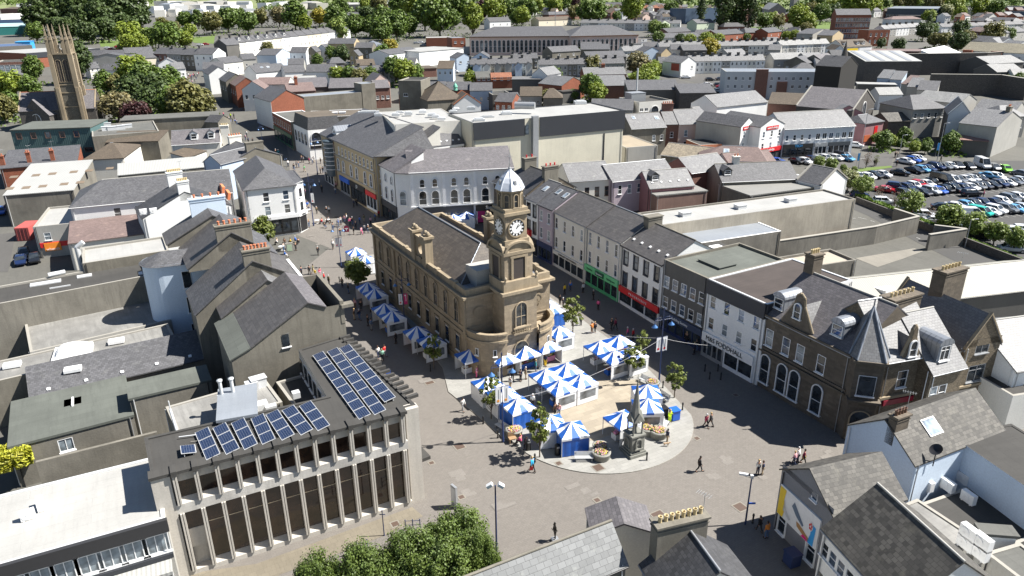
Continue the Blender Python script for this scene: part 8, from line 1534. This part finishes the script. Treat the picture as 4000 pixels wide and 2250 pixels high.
S_='W220,160:s,kk W555,183:s,k W765,125:s,k W975,65:s,f W970,360:n,l W1180,298:n, W1110,465:c,c W1320,403:c,cc W395,432:w,ww W545,535:w,w W690,645:b,wc W1225,885:b,bbc W1015,815:w,wb W1740,782:c,bb W1980,512:w,b W1985,650:c,c W1510,78:n, W1700,22:n, W1650,172:c,c W1830,145:c,cc K340,425:b,b K395,478:b,b K475,702:c,c J1120,262:k,c J1195,325:k,c J1290,475:k,k J1370,548:c,c J1618,705:k, J1760,790:c,cc F1000,1195:w,w F1095,1275:w,w F2115,838:w,w F1985,862:w,w'
LB2='below the corner bay of the town hall|first of three in the row by the tower door|second of three in the row by the tower door|third of three in the row by the tower door|left corner of the central block of four|back corner of the central block of four|front corner of the central block of four|right corner of the central block of four|back of the white walled row at the left kerb|middle of the white walled row at the left kerb|front blue walled end of the left kerb row|with a solid blue back wall beside the black bin|between the kerb tree and the blue walled stall|left of the stone monument with a blue wall|back one of the pair behind the stone monument|front one of the pair behind the stone monument|left corner of the block by the right hand trees|back corner of the block by the right hand trees|front corner of the block by the right hand trees|right corner of the block by the right hand trees|farthest one against the right side of the town hall|middle blue walled one against the right of the hall|nearest one against the right side of the town hall|first of six along the left side of the hall|second of six along the left side of the hall|third of six along the left side of the hall|fourth of six along the left side of the hall|fifth of six along the left side of the hall|last of six along the left side of the hall|left of the pair beyond the far end of the hall|right of the pair beyond the far end of the hall|right of two behind the hall by the chemist|left of two behind the hall by the chemist'.split('|')
for i,(t,lb) in enumerate(zip(S_.split(),LB2)):
    q,w_=t.split(':'); p=P1(q,3.2); kind=w_.split(',')[0]; z=.09 if p.y<118 else tz(p.y)+.03
    rz=R(30) if not t.startswith('F2') and not t.startswith('F1985') else R(8)
    if q in('W1225,885','W1015,815'): rz=R(14)
    if q in('W1980,512','W1985,650'): rz=R(2)
    o=empty('market_stall','blue and white striped canopy stall, '+lb,'market stall',(p.x,p.y,z),rz,'striped canopy stalls on the square'); inst('canopy',TC,o,(0,0,0)); 
    for k in range(4): inst('leg',TL,o,(0,0,0),k*PI/2)
    sides={'s':(('w',2),('w',1)),'n':(),'c':(('c',0),('c',1)),'w':(('w',0),('w',3)),'b':(('b',0),('c',1),('b',3)),'k':(('c',0),('w',2)),'f':(('c',1),)}[kind]
    for c,k in sides:
        wo=inst('side_wall',{'w':TWW,'b':TWB,'c':TWC}[c],o,(0,0,0),k*PI/2)
        if c=='c': inst('window',TWG,wo,(0,0,0))
    if kind!='w' or i%3==0: stalltable(Vector((p.x,p.y,z)),rz+(0 if kind!='k' else -PI/2),'table of goods under the stall, '+lb,[TW,goods[3],TBL,goods[5]][i%4],i)
# ------------------------------------------------------------------ street furniture
def lampmesh():
    m=MB(); m.lathe([(.16,0),(.16,.5),(.11,.6),(.11,2.2),(.08,2.3),(.06,10.2),(.09,10.25),(.02,10.5)],n=10); post=m.data('post',NAV); a=MB()
    a.tube((-1.1,0,8.9),(1.1,0,8.9),.035,n=6)
    for s in (-1,1):
        for i in range(8): t0,t1=PI*i/8,PI*(i+1)/8; a.tube((s*(.6-.55*math.cos(t0)),0,8.9+.35*math.sin(t0)),(s*(.6-.55*math.cos(t1)),0,8.9+.35*math.sin(t1)),.03,n=5)
        a.tube((s*1.12,0,8.9),(s*1.12,0,8.45),.03,n=5)
    arm=a.data('arm',NAV); h=MB(); h.lathe([(.05,.42),(.12,.3),(.34,.08),(.38,0),(.3,.02),(.1,.1)],n=14); return post,arm,h.data('lamp_head',flat('lamp_blue',(.06,.16,.36),.35))
LP_,LA_,LH_=lampmesh()
def lamp(bs,top,lab,rz=0,ban=None):
    p=P1(bs,0); z=PL((p.x,p.y),0,pxs(top)[0])[1]-tz(p.y); k=z/10.4; o=empty('street_lamp',lab,'street lamp',(p.x,p.y,tz(p.y)+.05),rz,'blue twin headed street lamps'); o.scale=(k,k,k) if k<.9 else (1,1,k); inst('post',LP_,o,(0,0,0)); a=inst('arm',LA_,o,(0,0,0))
    for s in (-1,1): inst('lamp_head',LH_,a,(s*1.12,0,8.05))
    if ban:
        for s,mt,tt in ban:
            m=MB(); m.box((s*.42,0,5.6),(.6,.03,1.9)); b=m.obj('banner',mt,o); k_=MB(); k_.box((s*.42+.05,-.025,5.75),(.07,.01,1.1)); k_.obj('lettering',GRY if mt is WHT else WHT,b); k_=MB(); k_.box((s*.42-.02,-.025,5.0 if mt is WHT else 6.25),(.26,.01,.26)); k_.obj('emblem',WHT if mt is not WHT else (ORG_ if lab.endswith('paving') else REDP),b); 
            for zz in (4.6,6.6): m=MB(); m.tube((0,0,zz),(s*.75,0,zz),.025,n=5); m.obj('banner_arm',NAV,o)
ORG_=flat('orange_emblem',(.75,.3,.05),.5)
MAG=flat('magenta_banner',(.6,.02,.15),.6)
lamp('W545,1085','W535,205','twin headed blue lamp post with white banners, at the left kerb of the pale paving',R(20),((-1,WHT,'TOWN'),(1,WHT,'CENTRE'))); lamp('J1500,745','J1462,165','twin headed blue lamp post with white and magenta banners, by the stalls beside the hall',R(10),((-1,WHT,'LOVE'),(1,MAG,'LOCAL'))); lamp('K1475,1290','K1520,530','twin headed blue lamp post with white banners, right of the stalls opposite the food hall',R(20),((-1,WHT,'HI'),(1,WHT,'TOWN')))
lamp('F580,985','F530,460','twin headed blue lamp post outside the corner shop café seats',R(-10),((1,WHT,'HERE'),)); lamp('F858,1400','F820,935','twin headed blue lamp post with two white banners beyond the stalls row',R(10),((-1,WHT,'TOWN'),(1,WHT,'HALL'))); lamp('F1150,775','F1118,385','twin headed blue lamp post in front of the buff shop row',R(70),((-1,WHT,'UP'),)); lamp('F620,470','F583,65','twin headed blue lamp post by the arched mansard shop',R(60)); lamp('F308,405','F298,290','twin headed blue lamp post on the left of the narrow street',R(60)); lamp('F2055,880','F2052,735','twin headed blue lamp post behind the town hall by the chemist',R(0)); lamp('G305,1310','G300,1150','twin headed blue lamp post in front of the lilac grey shop',R(10)); lamp('F75,225','A2450,1245','twin headed blue lamp post up the street by the dormer house',R(60))
def pole(bs,top,lab,kind,h=None):
    p=P1(bs,0); z=h or PL((p.x,p.y),0,pxs(top)[0])[1]-tz(p.y); o=empty('lamp_post',lab,'lamp post',(p.x,p.y,tz(p.y))); m=MB(); m.tube((0,0,0),(0,0,z),.09,.06,8); m.obj('post',NAV if kind!='g' else GRY,o)
    if kind=='g': m=MB(); m.tube((0,0,z),(.9,0,z+.1),.04,n=5); a=m.obj('arm',GRY,o); m=MB(); m.box((1.,0,z+.08),(.6,.22,.12)); m.obj('lamp_head',LGM,a)
    if kind=='f':
        for s in (-1,1): m=MB(); m.box((s*.45,0,z),(.5,.36,.25),s*.4,M=Matrix.Rotation(s*.6,3,'Y')); m.obj('floodlight',WHT,o)
    if kind=='c': m=MB(); m.box((-.7,.1,z+.2),(.75,.2,.2),-.3); m.obj('camera',WHT,o); m=MB(); m.tube((0,0,z-.1),(-.6,.05,z+.05),.03,n=5); m.obj('arm',BLK,o); m=MB(); m.box((0,0,z),(.25,.25,.35)); m.obj('control_box',LGM,o); m=MB(); m.box((.35,0,z*.45),(.6,.04,.18)); m.obj('finger_sign',BLUP,o)
    if kind=='t': m=MB(); m.box((0,0,z),(1.2,.2,.12)); m.obj('lamp_head',WHT,o)
    return o
pole('N1818,1355','N1807,765','dark post with two white floodlights at the bottom of the square','f'); pole('O1760,1060','O1800,700','dark post with a white security camera and a small blue finger sign','c'); pole('F1562,810','F1545,530','pale T topped lamp post in front of the chemist shop','t')
for b_,t_,l_ in (('H448,380','H470,165','grey lamp post between the parked cars and shop parade'),('H900,440','D985,1100','tall grey lamp post on the grass strip by the blue flag'),('H1315,290','H1335,72','grey lamp post at the bend of the road'),('H1698,330','D1765,1240','tall grey lamp post in front of the timber fence'),('H1978,1200','H2030,920','grey lamp post over the hedge near the cream warehouse'),('D1190,500','D1200,410','grey lamp post by the mill road'),('D1815,520','D1825,415','first grey lamp post near the long hotel'),('D1885,520','D1900,390','second grey lamp post near the long hotel')): pole(b_,t_,l_,'g')
for s_,l_ in (('H900,300','light blue flag banner by the grass strip'),('H1700,195','light blue flag banner against the car park shrubs')): p=P1(s_,2.5); o=empty('flag_banner',l_,'banner',(p.x,p.y,tz(p.y))); m=MB(); m.tube((0,0,0),(0,0,3.8),.03,n=5); m.obj('pole',GRY,o); m=MB(); m.box((.35,0,2.7),(.6,.03,1.9)); m.obj('cloth',SKYP,o)
# monument
p=P1('W1840,1190',0); mo=empty('stone_monument','grey stone memorial spire with corner columns on a square plinth','monument',(p.x,p.y,.09),R(25)); GSM=mk('lichened_granite',(.2,.2,.175),stain=.5)
def lo_(n_,m,mt=GSM,par=None): return m.obj(n_,mt,par or mo)
m=MB(); m.box((0,0,.15),(2.1,2.1,.3)); m.box((0,0,.4),(1.8,1.8,.2)); lo_('step',m); m=MB(); m.box((0,0,1.4),(1.5,1.5,1.8)); m.box((0,0,2.35),(1.7,1.7,.16)); pb=lo_('plinth',m)
for k in range(4):
    a=k*PI/2; fd,gd=winmesh(.55,1.,'a',GSM,GSM); o=inst('niche',fd,pb,(math.sin(a)*.76,-math.cos(a)*.76,.95),a); inst('niche_back',gd,o,(0,0,0))
    m=MB(); c=(.52*(1 if k in(0,1) else -1),.52*(1 if k in(0,3) else -1)); m.lathe([(.14,2.43),(.09,2.6),(.08,3.7),(.15,3.9)],(c[0],c[1],0),8); lo_('column',m)
    m=MB(); m.mesh([(-.62,-.68,3.9),(.62,-.68,3.9),(0,-.68,4.9),(-.62,.0,3.9),(.62,0,3.9),(0,0,4.9)],[(0,1,2),(0,2,5,3),(1,4,5,2)]); 
    for i_ in range(len(m.v)): m.v[i_]=Matrix.Rotation(a,3,'Z')@m.v[i_]
    lo_('gable',m)
m=MB(); m.lathe([(.3,2.43),(.22,3.),(.3,3.9)],n=8); lo_('core',m); m=MB(); m.lathe([(.78,3.85),(.6,4.5),(.4,5.4),(.2,6.9),(.03,8.3)],n=8,sm=False); m.lathe([(.0,8.2),(.12,8.3),(.0,8.5)],n=6); m.tube((-.2,0,8.7),(.2,0,8.7),.03,n=5); m.tube((0,0,8.4),(0,0,9.),.03,n=5); lo_('spire',m)
# planters, benches, bins, bollards
FLW=[flat('flower_'+n,c,.8) for n,c in (('pink',(.55,.22,.25)),('yellow',(.6,.5,.08)),('pale',(.6,.42,.42)),('leaf',(.06,.13,.03)))]
def planter(s_,lab,r=.95):
    p=P1(s_,.4); o=empty('planter',lab,'planter',(p.x,p.y,.09),0,'round stone flower planters'); m=MB(); m.lathe([(r*.9,0),(r*.96,.1),(r,.62),(r*1.05,.66),(r*1.05,.78),(r*.72,.78),(r*.7,.6)],n=20); m.obj('bowl',GS,o); m=MB(); m.lathe([(.0,.7),(r*.72,.68)],n=16); m.obj('soil',BRN,o); rr_=random.Random(int(p.x*9))
    for k,mt in enumerate(FLW):
        m=MB()
        for i in range(60): a=rr_.random()*6.3; q=r*.72*rr_.random()**.5; x,y=q*math.cos(a),q*math.sin(a); z=.75+.22*rr_.random()*(1-q/r)+.06; e=.055; m.mesh([(x-e,y-e,z),(x+e,y-e,z),(x+e,y+e,z),(x-e,y+e,z),(x,y,z+.06)],[(0,1,4),(1,2,4),(2,3,4),(3,0,4)])
        tag(m.obj('flowers' if k<3 else 'leaves',mt,o),None,None,None,'stuff')
planter('W1520,1215','round stone planter of pink and yellow flowers beside the steel bench'); planter('W1512,1150','round planter of dark red flowers just behind the bench planter',.8); planter('W2090,1000','round stone planter of pink flowers at the right kerb by the monument'); planter('W1975,975','smaller flower planter between the monument and the kerb planter',.8); planter('W655,990','round flower planter behind the wooden chair by the left lamp post',.9); planter('W2030,515','round planter half hidden behind the two right hand stalls',.8)
def bench(s_,rz,lab):
    p=P1(s_,.4); o=empty('bench',lab,'bench',(p.x,p.y,.09),rz,'pale metal benches'); m=MB(); [m.box((0,-.22+i*.11,.45),(1.9,.07,.04)) for i in range(5)]; m.obj('seat',LGM,o); m=MB(); [m.box((0,.27+i*.03,.55+i*.1),(1.9,.03,.07)) for i in range(4)]; m.obj('backrest',LGM,o)
    for s in (-.8,.8): m=MB(); m.box((s,0,.22),(.06,.5,.44)); m.box((s,.3,.65),(.06,.05,.5)); m.obj('leg',GRY,o)
bench('W1350,1245',R(0),'pale slatted bench in front of the solid blue stall'); bench('W1960,480',R(-50),'pale slatted bench behind the back right stalls'); bench('W2130,640',R(-60),'pale slatted bench at the right kerb beside the pair of stalls'); bench('O1150,315',R(60),'pale bench beside the person in bright yellow clothes'); bench('W535,945',R(-50),'dark shaded bench by the left kerb planter')
def bin_(s_,mt,lab,wheelie=False,w=.5,h=1.1):
    p=P1(s_,.5); o=empty('litter_bin' if not wheelie else 'wheelie_bin',lab,'bin',(p.x,p.y,tz(p.y)+.09),R(20)); m=MB()
    if wheelie: m.prism([(-w/2,-w/2),(w/2,-w/2),(w/2,w/2),(-w/2,w/2)],0.08,h); m.obj('body',mt,o); m=MB(); m.box((0,0,h+.05),(w*1.1,w*1.15,.09)); m.obj('lid',mt,o); [tag((lambda q:(q.tube((s,w/2,.1),(s+.05,w/2,.1),.1,n=8),q.obj('wheel',TYR,o))[1])(MB())) for s in (-w/2,w/2-.05)]
    else: m.lathe([(.26,0),(.28,.1),(.28,.95),(.3,1.),(.28,1.15),(.15,1.28),(0,1.3)],n=14); m.obj('body',mt,o); m=MB(); m.box((0,-.27,1.0),(.3,.06,.14)); m.obj('opening',GRY,o)
bin_('W1085,1175',BLK,'round black litter bin beside the solid blue stall'); bin_('W795,1125',BLK,'round black litter bin beside the seated people at the left'); bin_('O1135,225',BLK,'black wheeled bin behind the monument stalls',True,.9,1.2); bin_('O1225,240',BLUP,'blue wheeled bin beside the person in bright yellow clothes',True,.9,1.2); bin_('H225,1160',BLUP,'big blue wheeled bin in the concrete yard',True,1.3,1.4); bin_('H170,1170',GRNP,'green wheeled bin beside the big blue bin',True,1.1,1.3); bin_('P180,1330',NAV,'navy bin in the shade beneath the trainer advert',True,1.,1.2); bin_('J1330,1190',BLUP,'small blue bin beyond the office roof edge',True,.5,.9)
BM=MB(); BM.lathe([(.11,0),(.11,.1),(.08,.15),(.08,.75),(.11,.78),(.11,.86),(.08,.9),(.09,.98),(0,1.04)],n=10); BMD=BM.data('bollard',BLK)
for i,s_ in enumerate('W1972,1272 W862,1285 W495,1045 W350,905 W1907,400 J1755,1162 K1515,1332 O1285,200 O1815,1050 J840,265 K1937,1160 K2068,1160 K1985,1240 K2097,1245 F1206,1200 J2470,1300'.split()):
    p=P1(s_,0); o=bpy.data.objects.new('bollard',BMD); COL.objects.link(o); o.location=(p.x,p.y,tz(p.y)+.03); tag(o,'black bollard standing '+'in front of the monument|beside the blue jacket walker|at the foot of the left lamp post|by the tree next to the white walled stalls|behind the right hand block of stalls|by the slim tree at the hall corner|right of the rightmost slim tree trunk|at the right kerb above the bins|right of the security camera post|beyond the corner of the first left stall|first of four shaded outside the food hall|second of four shaded outside the food hall|third of four shaded outside the food hall|fourth of four shaded outside the food hall|at the far left corner of the town hall|near the stall below the hall corner bay'.split('|')[i],'bollard','black bollards')
COVM=flat('iron_cover',(.09,.06,.045),.6); 
for i,(s_,w,l_) in enumerate((('O1395,412',.5,'near the shade edge on the right'),('O642,878',.5,'in the middle of the lower square'),('O1722,930',.95,'left of the security camera post'),('O1110,995',1.1,'just above the eight pot chimney'),('O650,637',.9,'on the kerb paving below the flower planter'),('O352,605',.5,'near the tree by the blue stall'),('N1535,472',.95,'in the lamp shadow beside the office'),('N1325,597',.45,'near the office canopy'),('N1550,855',.5,'below the white paving patch by the totem'),('J1740,1270',1.,'left of the corner bay stall'),('O1688,85',.5,'in the shade near the bank'),('N1050,1058',.6,'on the slabs in front of the office'),('J650,1170',.4,'x'),('F805,895',.8,'near the crowd in the street'))):
    if l_=='x': continue
    p=P1(s_,0); m=MB(); m.box((0,0,0),(w,w,.02)); o=empty('drain_cover','brown iron drain cover '+l_,'drain cover',(p.x,p.y,tz(p.y)+(.1 if 'kerb' in l_ or 'tree' in l_ else .03)),A1); m.obj('cover',COVM,o); m=MB(); [m.box((x,y,0),(a,b,.016)) for x,y,a,b in ((0,w/2+.06,w+.24,.12),(0,-w/2-.06,w+.24,.12),(w/2+.06,0,.12,w),(-w/2-.06,0,.12,w))]; m.obj('frame',flat('concrete_frame',(.2,.185,.155),.8),o)
p=P1('N1500,930',0); o=empty('totem_sign','tall grey slab sign standing above the leafy tree','sign',(p.x,p.y,0),R(-50)); m=MB(); m.box((0,0,1.2),(.75,.22,2.4)); m.obj('panel',GRY,o); m=MB(); m.box((0,-.12,1.4),(.6,.02,1.6)); m.obj('face',LGM,o)
p=P1('F345,1270',0); o=empty('information_board','pale information board by the café seats','sign',(p.x,p.y,tz(p.y)),R(20)); m=MB(); m.box((0,0,1.1),(1.3,.3,2.2)); m.obj('frame',STONE,o); m=MB(); m.box((0,-.16,1.3),(.9,.03,1.2)); m.obj('panel',flat('map_green',(.4,.5,.35),.5),o)
p=P1('F915,1085',0); o=empty('round_sign','round topped maroon sign in the middle of the crowd','sign',(p.x,p.y,tz(p.y)),R(10)); m=MB(); m.box((-.5,0,.7),(.06,.06,1.4)); m.box((.5,0,.7),(.06,.06,1.4)); m.obj('leg',GRY,o); m=MB(); m.poly([(x,-.04,z) for x,z in [(-.5,.8),(.5,.8)]+[(.5*math.cos(t*PI/8),1.6+.5*math.sin(t*PI/8)) for t in range(9)]]); m.poly([(x,.04,z) for x,z in [(-.5,.8),(.5,.8)]+[(.5*math.cos(t*PI/8),1.6+.5*math.sin(t*PI/8)) for t in range(9)]][::-1]); q=m.obj('panel',flat('maroon_sign',(.25,.02,.06),.5),o); m=MB(); m.box((0,-.06,1.5),(.6,.02,.14)); m.box((0,-.06,1.3),(.14,.02,.4)); m.obj('symbol',WHT,o)
for i,(s_,r_) in enumerate((('F610,925',.5),('F715,920',.5),('F525,820',.45),('F490,800',.4),('F250,1190',.6),('F330,1180',.5))):
    p=P1(s_,.7); o=empty('cafe_table','round pale café table, '+['nearest the lamp post','in the middle seating group','below the white banner','at the kerb by the shop corner','left in the group by the information board','right in the group by the information board'][i],'table',(p.x,p.y,tz(p.y)),0,'café tables'); m=MB(); m.lathe([(0,.74),(r_,.74),(r_,.7),(0,.7)],n=14); m.obj('table_top',WHT,o); m=MB(); m.tube((0,0,0),(0,0,.7),.04,n=6); m.lathe([(.25,0),(.22,.04),(0,.05)],n=10); m.obj('pedestal',GRY,o)
for a_,b_,l_ in (('N695,1300','N845,1250','short blue railing by the slab paving above the tree'),('N1130,1100','N1240,1095','blue railing half hidden in the leafy tree')):
    A_,B_=P1(a_,0),P1(b_,0); o=empty('railing',l_,'railing',A_); m=MB(); d=B_-A_; [m.tube((0,0,z),(d.x,d.y,z),.025,n=5) for z in (.95,.5)]; m.obj('rail',NAV,o)
    for k in range(3): m=MB(); m.tube((d.x*k/2,d.y*k/2,0),(d.x*k/2,d.y*k/2,1.1),.045,n=6); m.obj('post',NAV,o)
p=P1('N968,1145',0); o=empty('sign_post','short blue sign post in front of the office','post',(p.x,p.y,0)); m=MB(); m.lathe([(.07,0),(.05,.3),(.04,2.6),(.08,2.65),(0,2.8)],n=8); m.obj('post',NAV,o); m=MB(); m.box((0,0,2.3),(.5,.05,.06)); m.obj('crossbar',NAV,o)
def cable(A_,B_,sag,lab,r=.018):
    n=18; pts=[A_.lerp(B_,i/n)-Vector((0,0,sag*4*(i/n)*(1-i/n))) for i in range(n+1)]; m=MB(); [m.tube(a,b,r,n=4,cap=False) for a,b in zip(pts,pts[1:])]; o=m.obj('cable',flat('pale_cable',(.5,.5,.5),.6),None,A_,A_); tag(o,lab,'cable')
lpk=P1('K1475,1290',0); K_=Vector((lpk.x,lpk.y,6.2)); a,u,nn,Li=face(s7,0); cable(K_,a+u*Li*.75+Vector((0,0,4.3)),.4,'pale cable strung from the right lamp post to the food hall'); lpw=P1('W545,1085',0); cable(K_,Vector((lpw.x,lpw.y,5.)),1.2,'pale cable sagging over the stalls between two lamp posts'); cable(K_,HO+ha*9+Vector((0,0,5.)),.6,'pale cable from the right lamp post to the town hall corner')
# wicker chair, dog, statue
p=P1('W640,1090',0); o=empty('wooden_chair','tall slatted wooden chair beside the left kerb planter','chair',(p.x,p.y,.09),R(200)); m=MB(); m.box((0,0,.5),(.8,.6,.06)); m.obj('seat',WOODM,o); m=MB(); [m.box((0,-.3,.6+.14*i),(.8,.04,.08)) for i in range(4)]; m.obj('backrest',WOODM,o)
for x in (-.36,.36):
    for y in (-.26,.26): m=MB(); m.box((x,y,.25),(.07,.07,.5)); m.obj('leg',WOODM,o)
p=P1('O1163,462',.2); DOG.materials.clear(); DOG.materials.append(flat('tan_fur',(.45,.32,.2),.9)); o=bpy.data.objects.new('dog',DOG); COL.objects.link(o); o.location=(p.x,p.y,.1); tag(o,'small tan dog beside the person in a navy top near the planters','dog')
p=P1('O325,1185',0); FS=FIG['talk']; o=empty('bronze_statue','dark bronze figure statue above the pale slate roof','statue',(p.x,p.y,0),R(200)); BZ=flat('bronze',(.03,.028,.024),.4,.5)
for n_,me in (('body',FS['body']),('coat',FS['top']),('trousers',FS['leg']),('hair',FS['hair'][0])): c=inst(n_,me,o,(0,0,.25)); c.material_slots[0].link='OBJECT'; c.material_slots[0].material=BZ
m=MB(); m.box((0,0,.12),(.6,.6,.26)); m.obj('plinth',GRY,o)
# handbags and carried bags
for s_,mt,l_ in (('W828,1350',REDP,'red carrier bag held by the walker in the bright blue top'),('J592,160',YELP,'yellow bag held by one of the pair left of the stalls'),('P270,560',YELP,'yellow bag held beside the dark bank')):
    p=P1(s_,.45); o=empty('bag',l_,'bag',(p.x,p.y,tz(p.y)+.3)); m=MB(); m.box((0,0,.2),(.34,.12,.38)); m.obj('body',mt,o); m=MB(); m.tube((-.1,0,.38),(0,0,.55),.012,n=4); m.tube((0,0,.55),(.1,0,.38),.012,n=4); m.obj('handle',mt,o)
# ------------------------------------------------------------------ camera, sky, sun
cam=bpy.data.cameras.new('camera'); co=bpy.data.objects.new('camera',cam); COL.objects.link(co); SC.camera=co
cam.sensor_fit='HORIZONTAL'; cam.sensor_width=36; cam.lens=F/4000*36; cam.clip_start=.5; cam.clip_end=9000
fw=ray(2000,1125).normalized(); rt=(ray(2001,1125)-ray(2000,1125)).normalized(); upv=rt.cross(fw)
co.matrix_world=Matrix(((rt.x,upv.x,-fw.x,0),(rt.y,upv.y,-fw.y,0),(rt.z,upv.z,-fw.z,CH),(0,0,0,1)))
w=bpy.data.worlds.new('World'); SC.world=w; w.use_nodes=True; t=w.node_tree; bgn=t.nodes['Background']
sk=t.nodes.new('ShaderNodeTexSky'); sk.sky_type='NISHITA'; sk.sun_disc=False; AZ=R(3.7); EL=R(51)
sk.sun_elevation=EL; sk.sun_rotation=R(90)-AZ; sk.air_density=.85; sk.dust_density=.2
t.links.new(sk.outputs[0],bgn.inputs[0]); bgn.inputs[1].default_value=.05
ld=bpy.data.lights.new('sun','SUN'); ld.energy=5.; ld.angle=R(.5); ld.color=(1,.96,.9); lo=bpy.data.objects.new('sun',ld); COL.objects.link(lo)
sd=Vector((math.cos(EL)*math.cos(AZ),math.cos(EL)*math.sin(AZ),math.sin(EL))); lo.rotation_euler=sd.to_track_quat('Z','Y').to_euler(); lo.location=(60,0,120)
SC.view_settings.view_transform='Standard'; SC.view_settings.look='None'; SC.view_settings.exposure=1.25; SC.view_settings.gamma=1
SC.render.engine='CYCLES'
# keep every label short
for o in bpy.data.objects:
    if 'label' in o:
        l=o['label'].replace('offwhite','off white').replace('  ',' ')
        for a,b in ((' from the left',' from left'),(' at the top of the view',' at the top'),(' of its kind',''),(' such from',' from'),(' in the scattered houses around the green gaps',' of the scattered houses'),(' walled house with ',' house under '),(' on the pale paving by the market stalls',' by the market stalls'),(' in the row ',' in row '),(' with a ',' with '),(' with an ',' with '),(' and a ',' and '),(' high visibility top and high visibility trousers',' high visibility clothes'),('from left in the ','from left in '),(' the ',' '),(' such from left',' from left'),(', in distant crowd at top of street',' in distant street crowd'),(', first',', 1st'),(' and black trousers',' black trousers'),(' and pale pink trousers',' pale pink trousers')):
            if len(l.replace('-',' ').split())<=16: break
            l=l.replace(a,b)
        o['label']=l
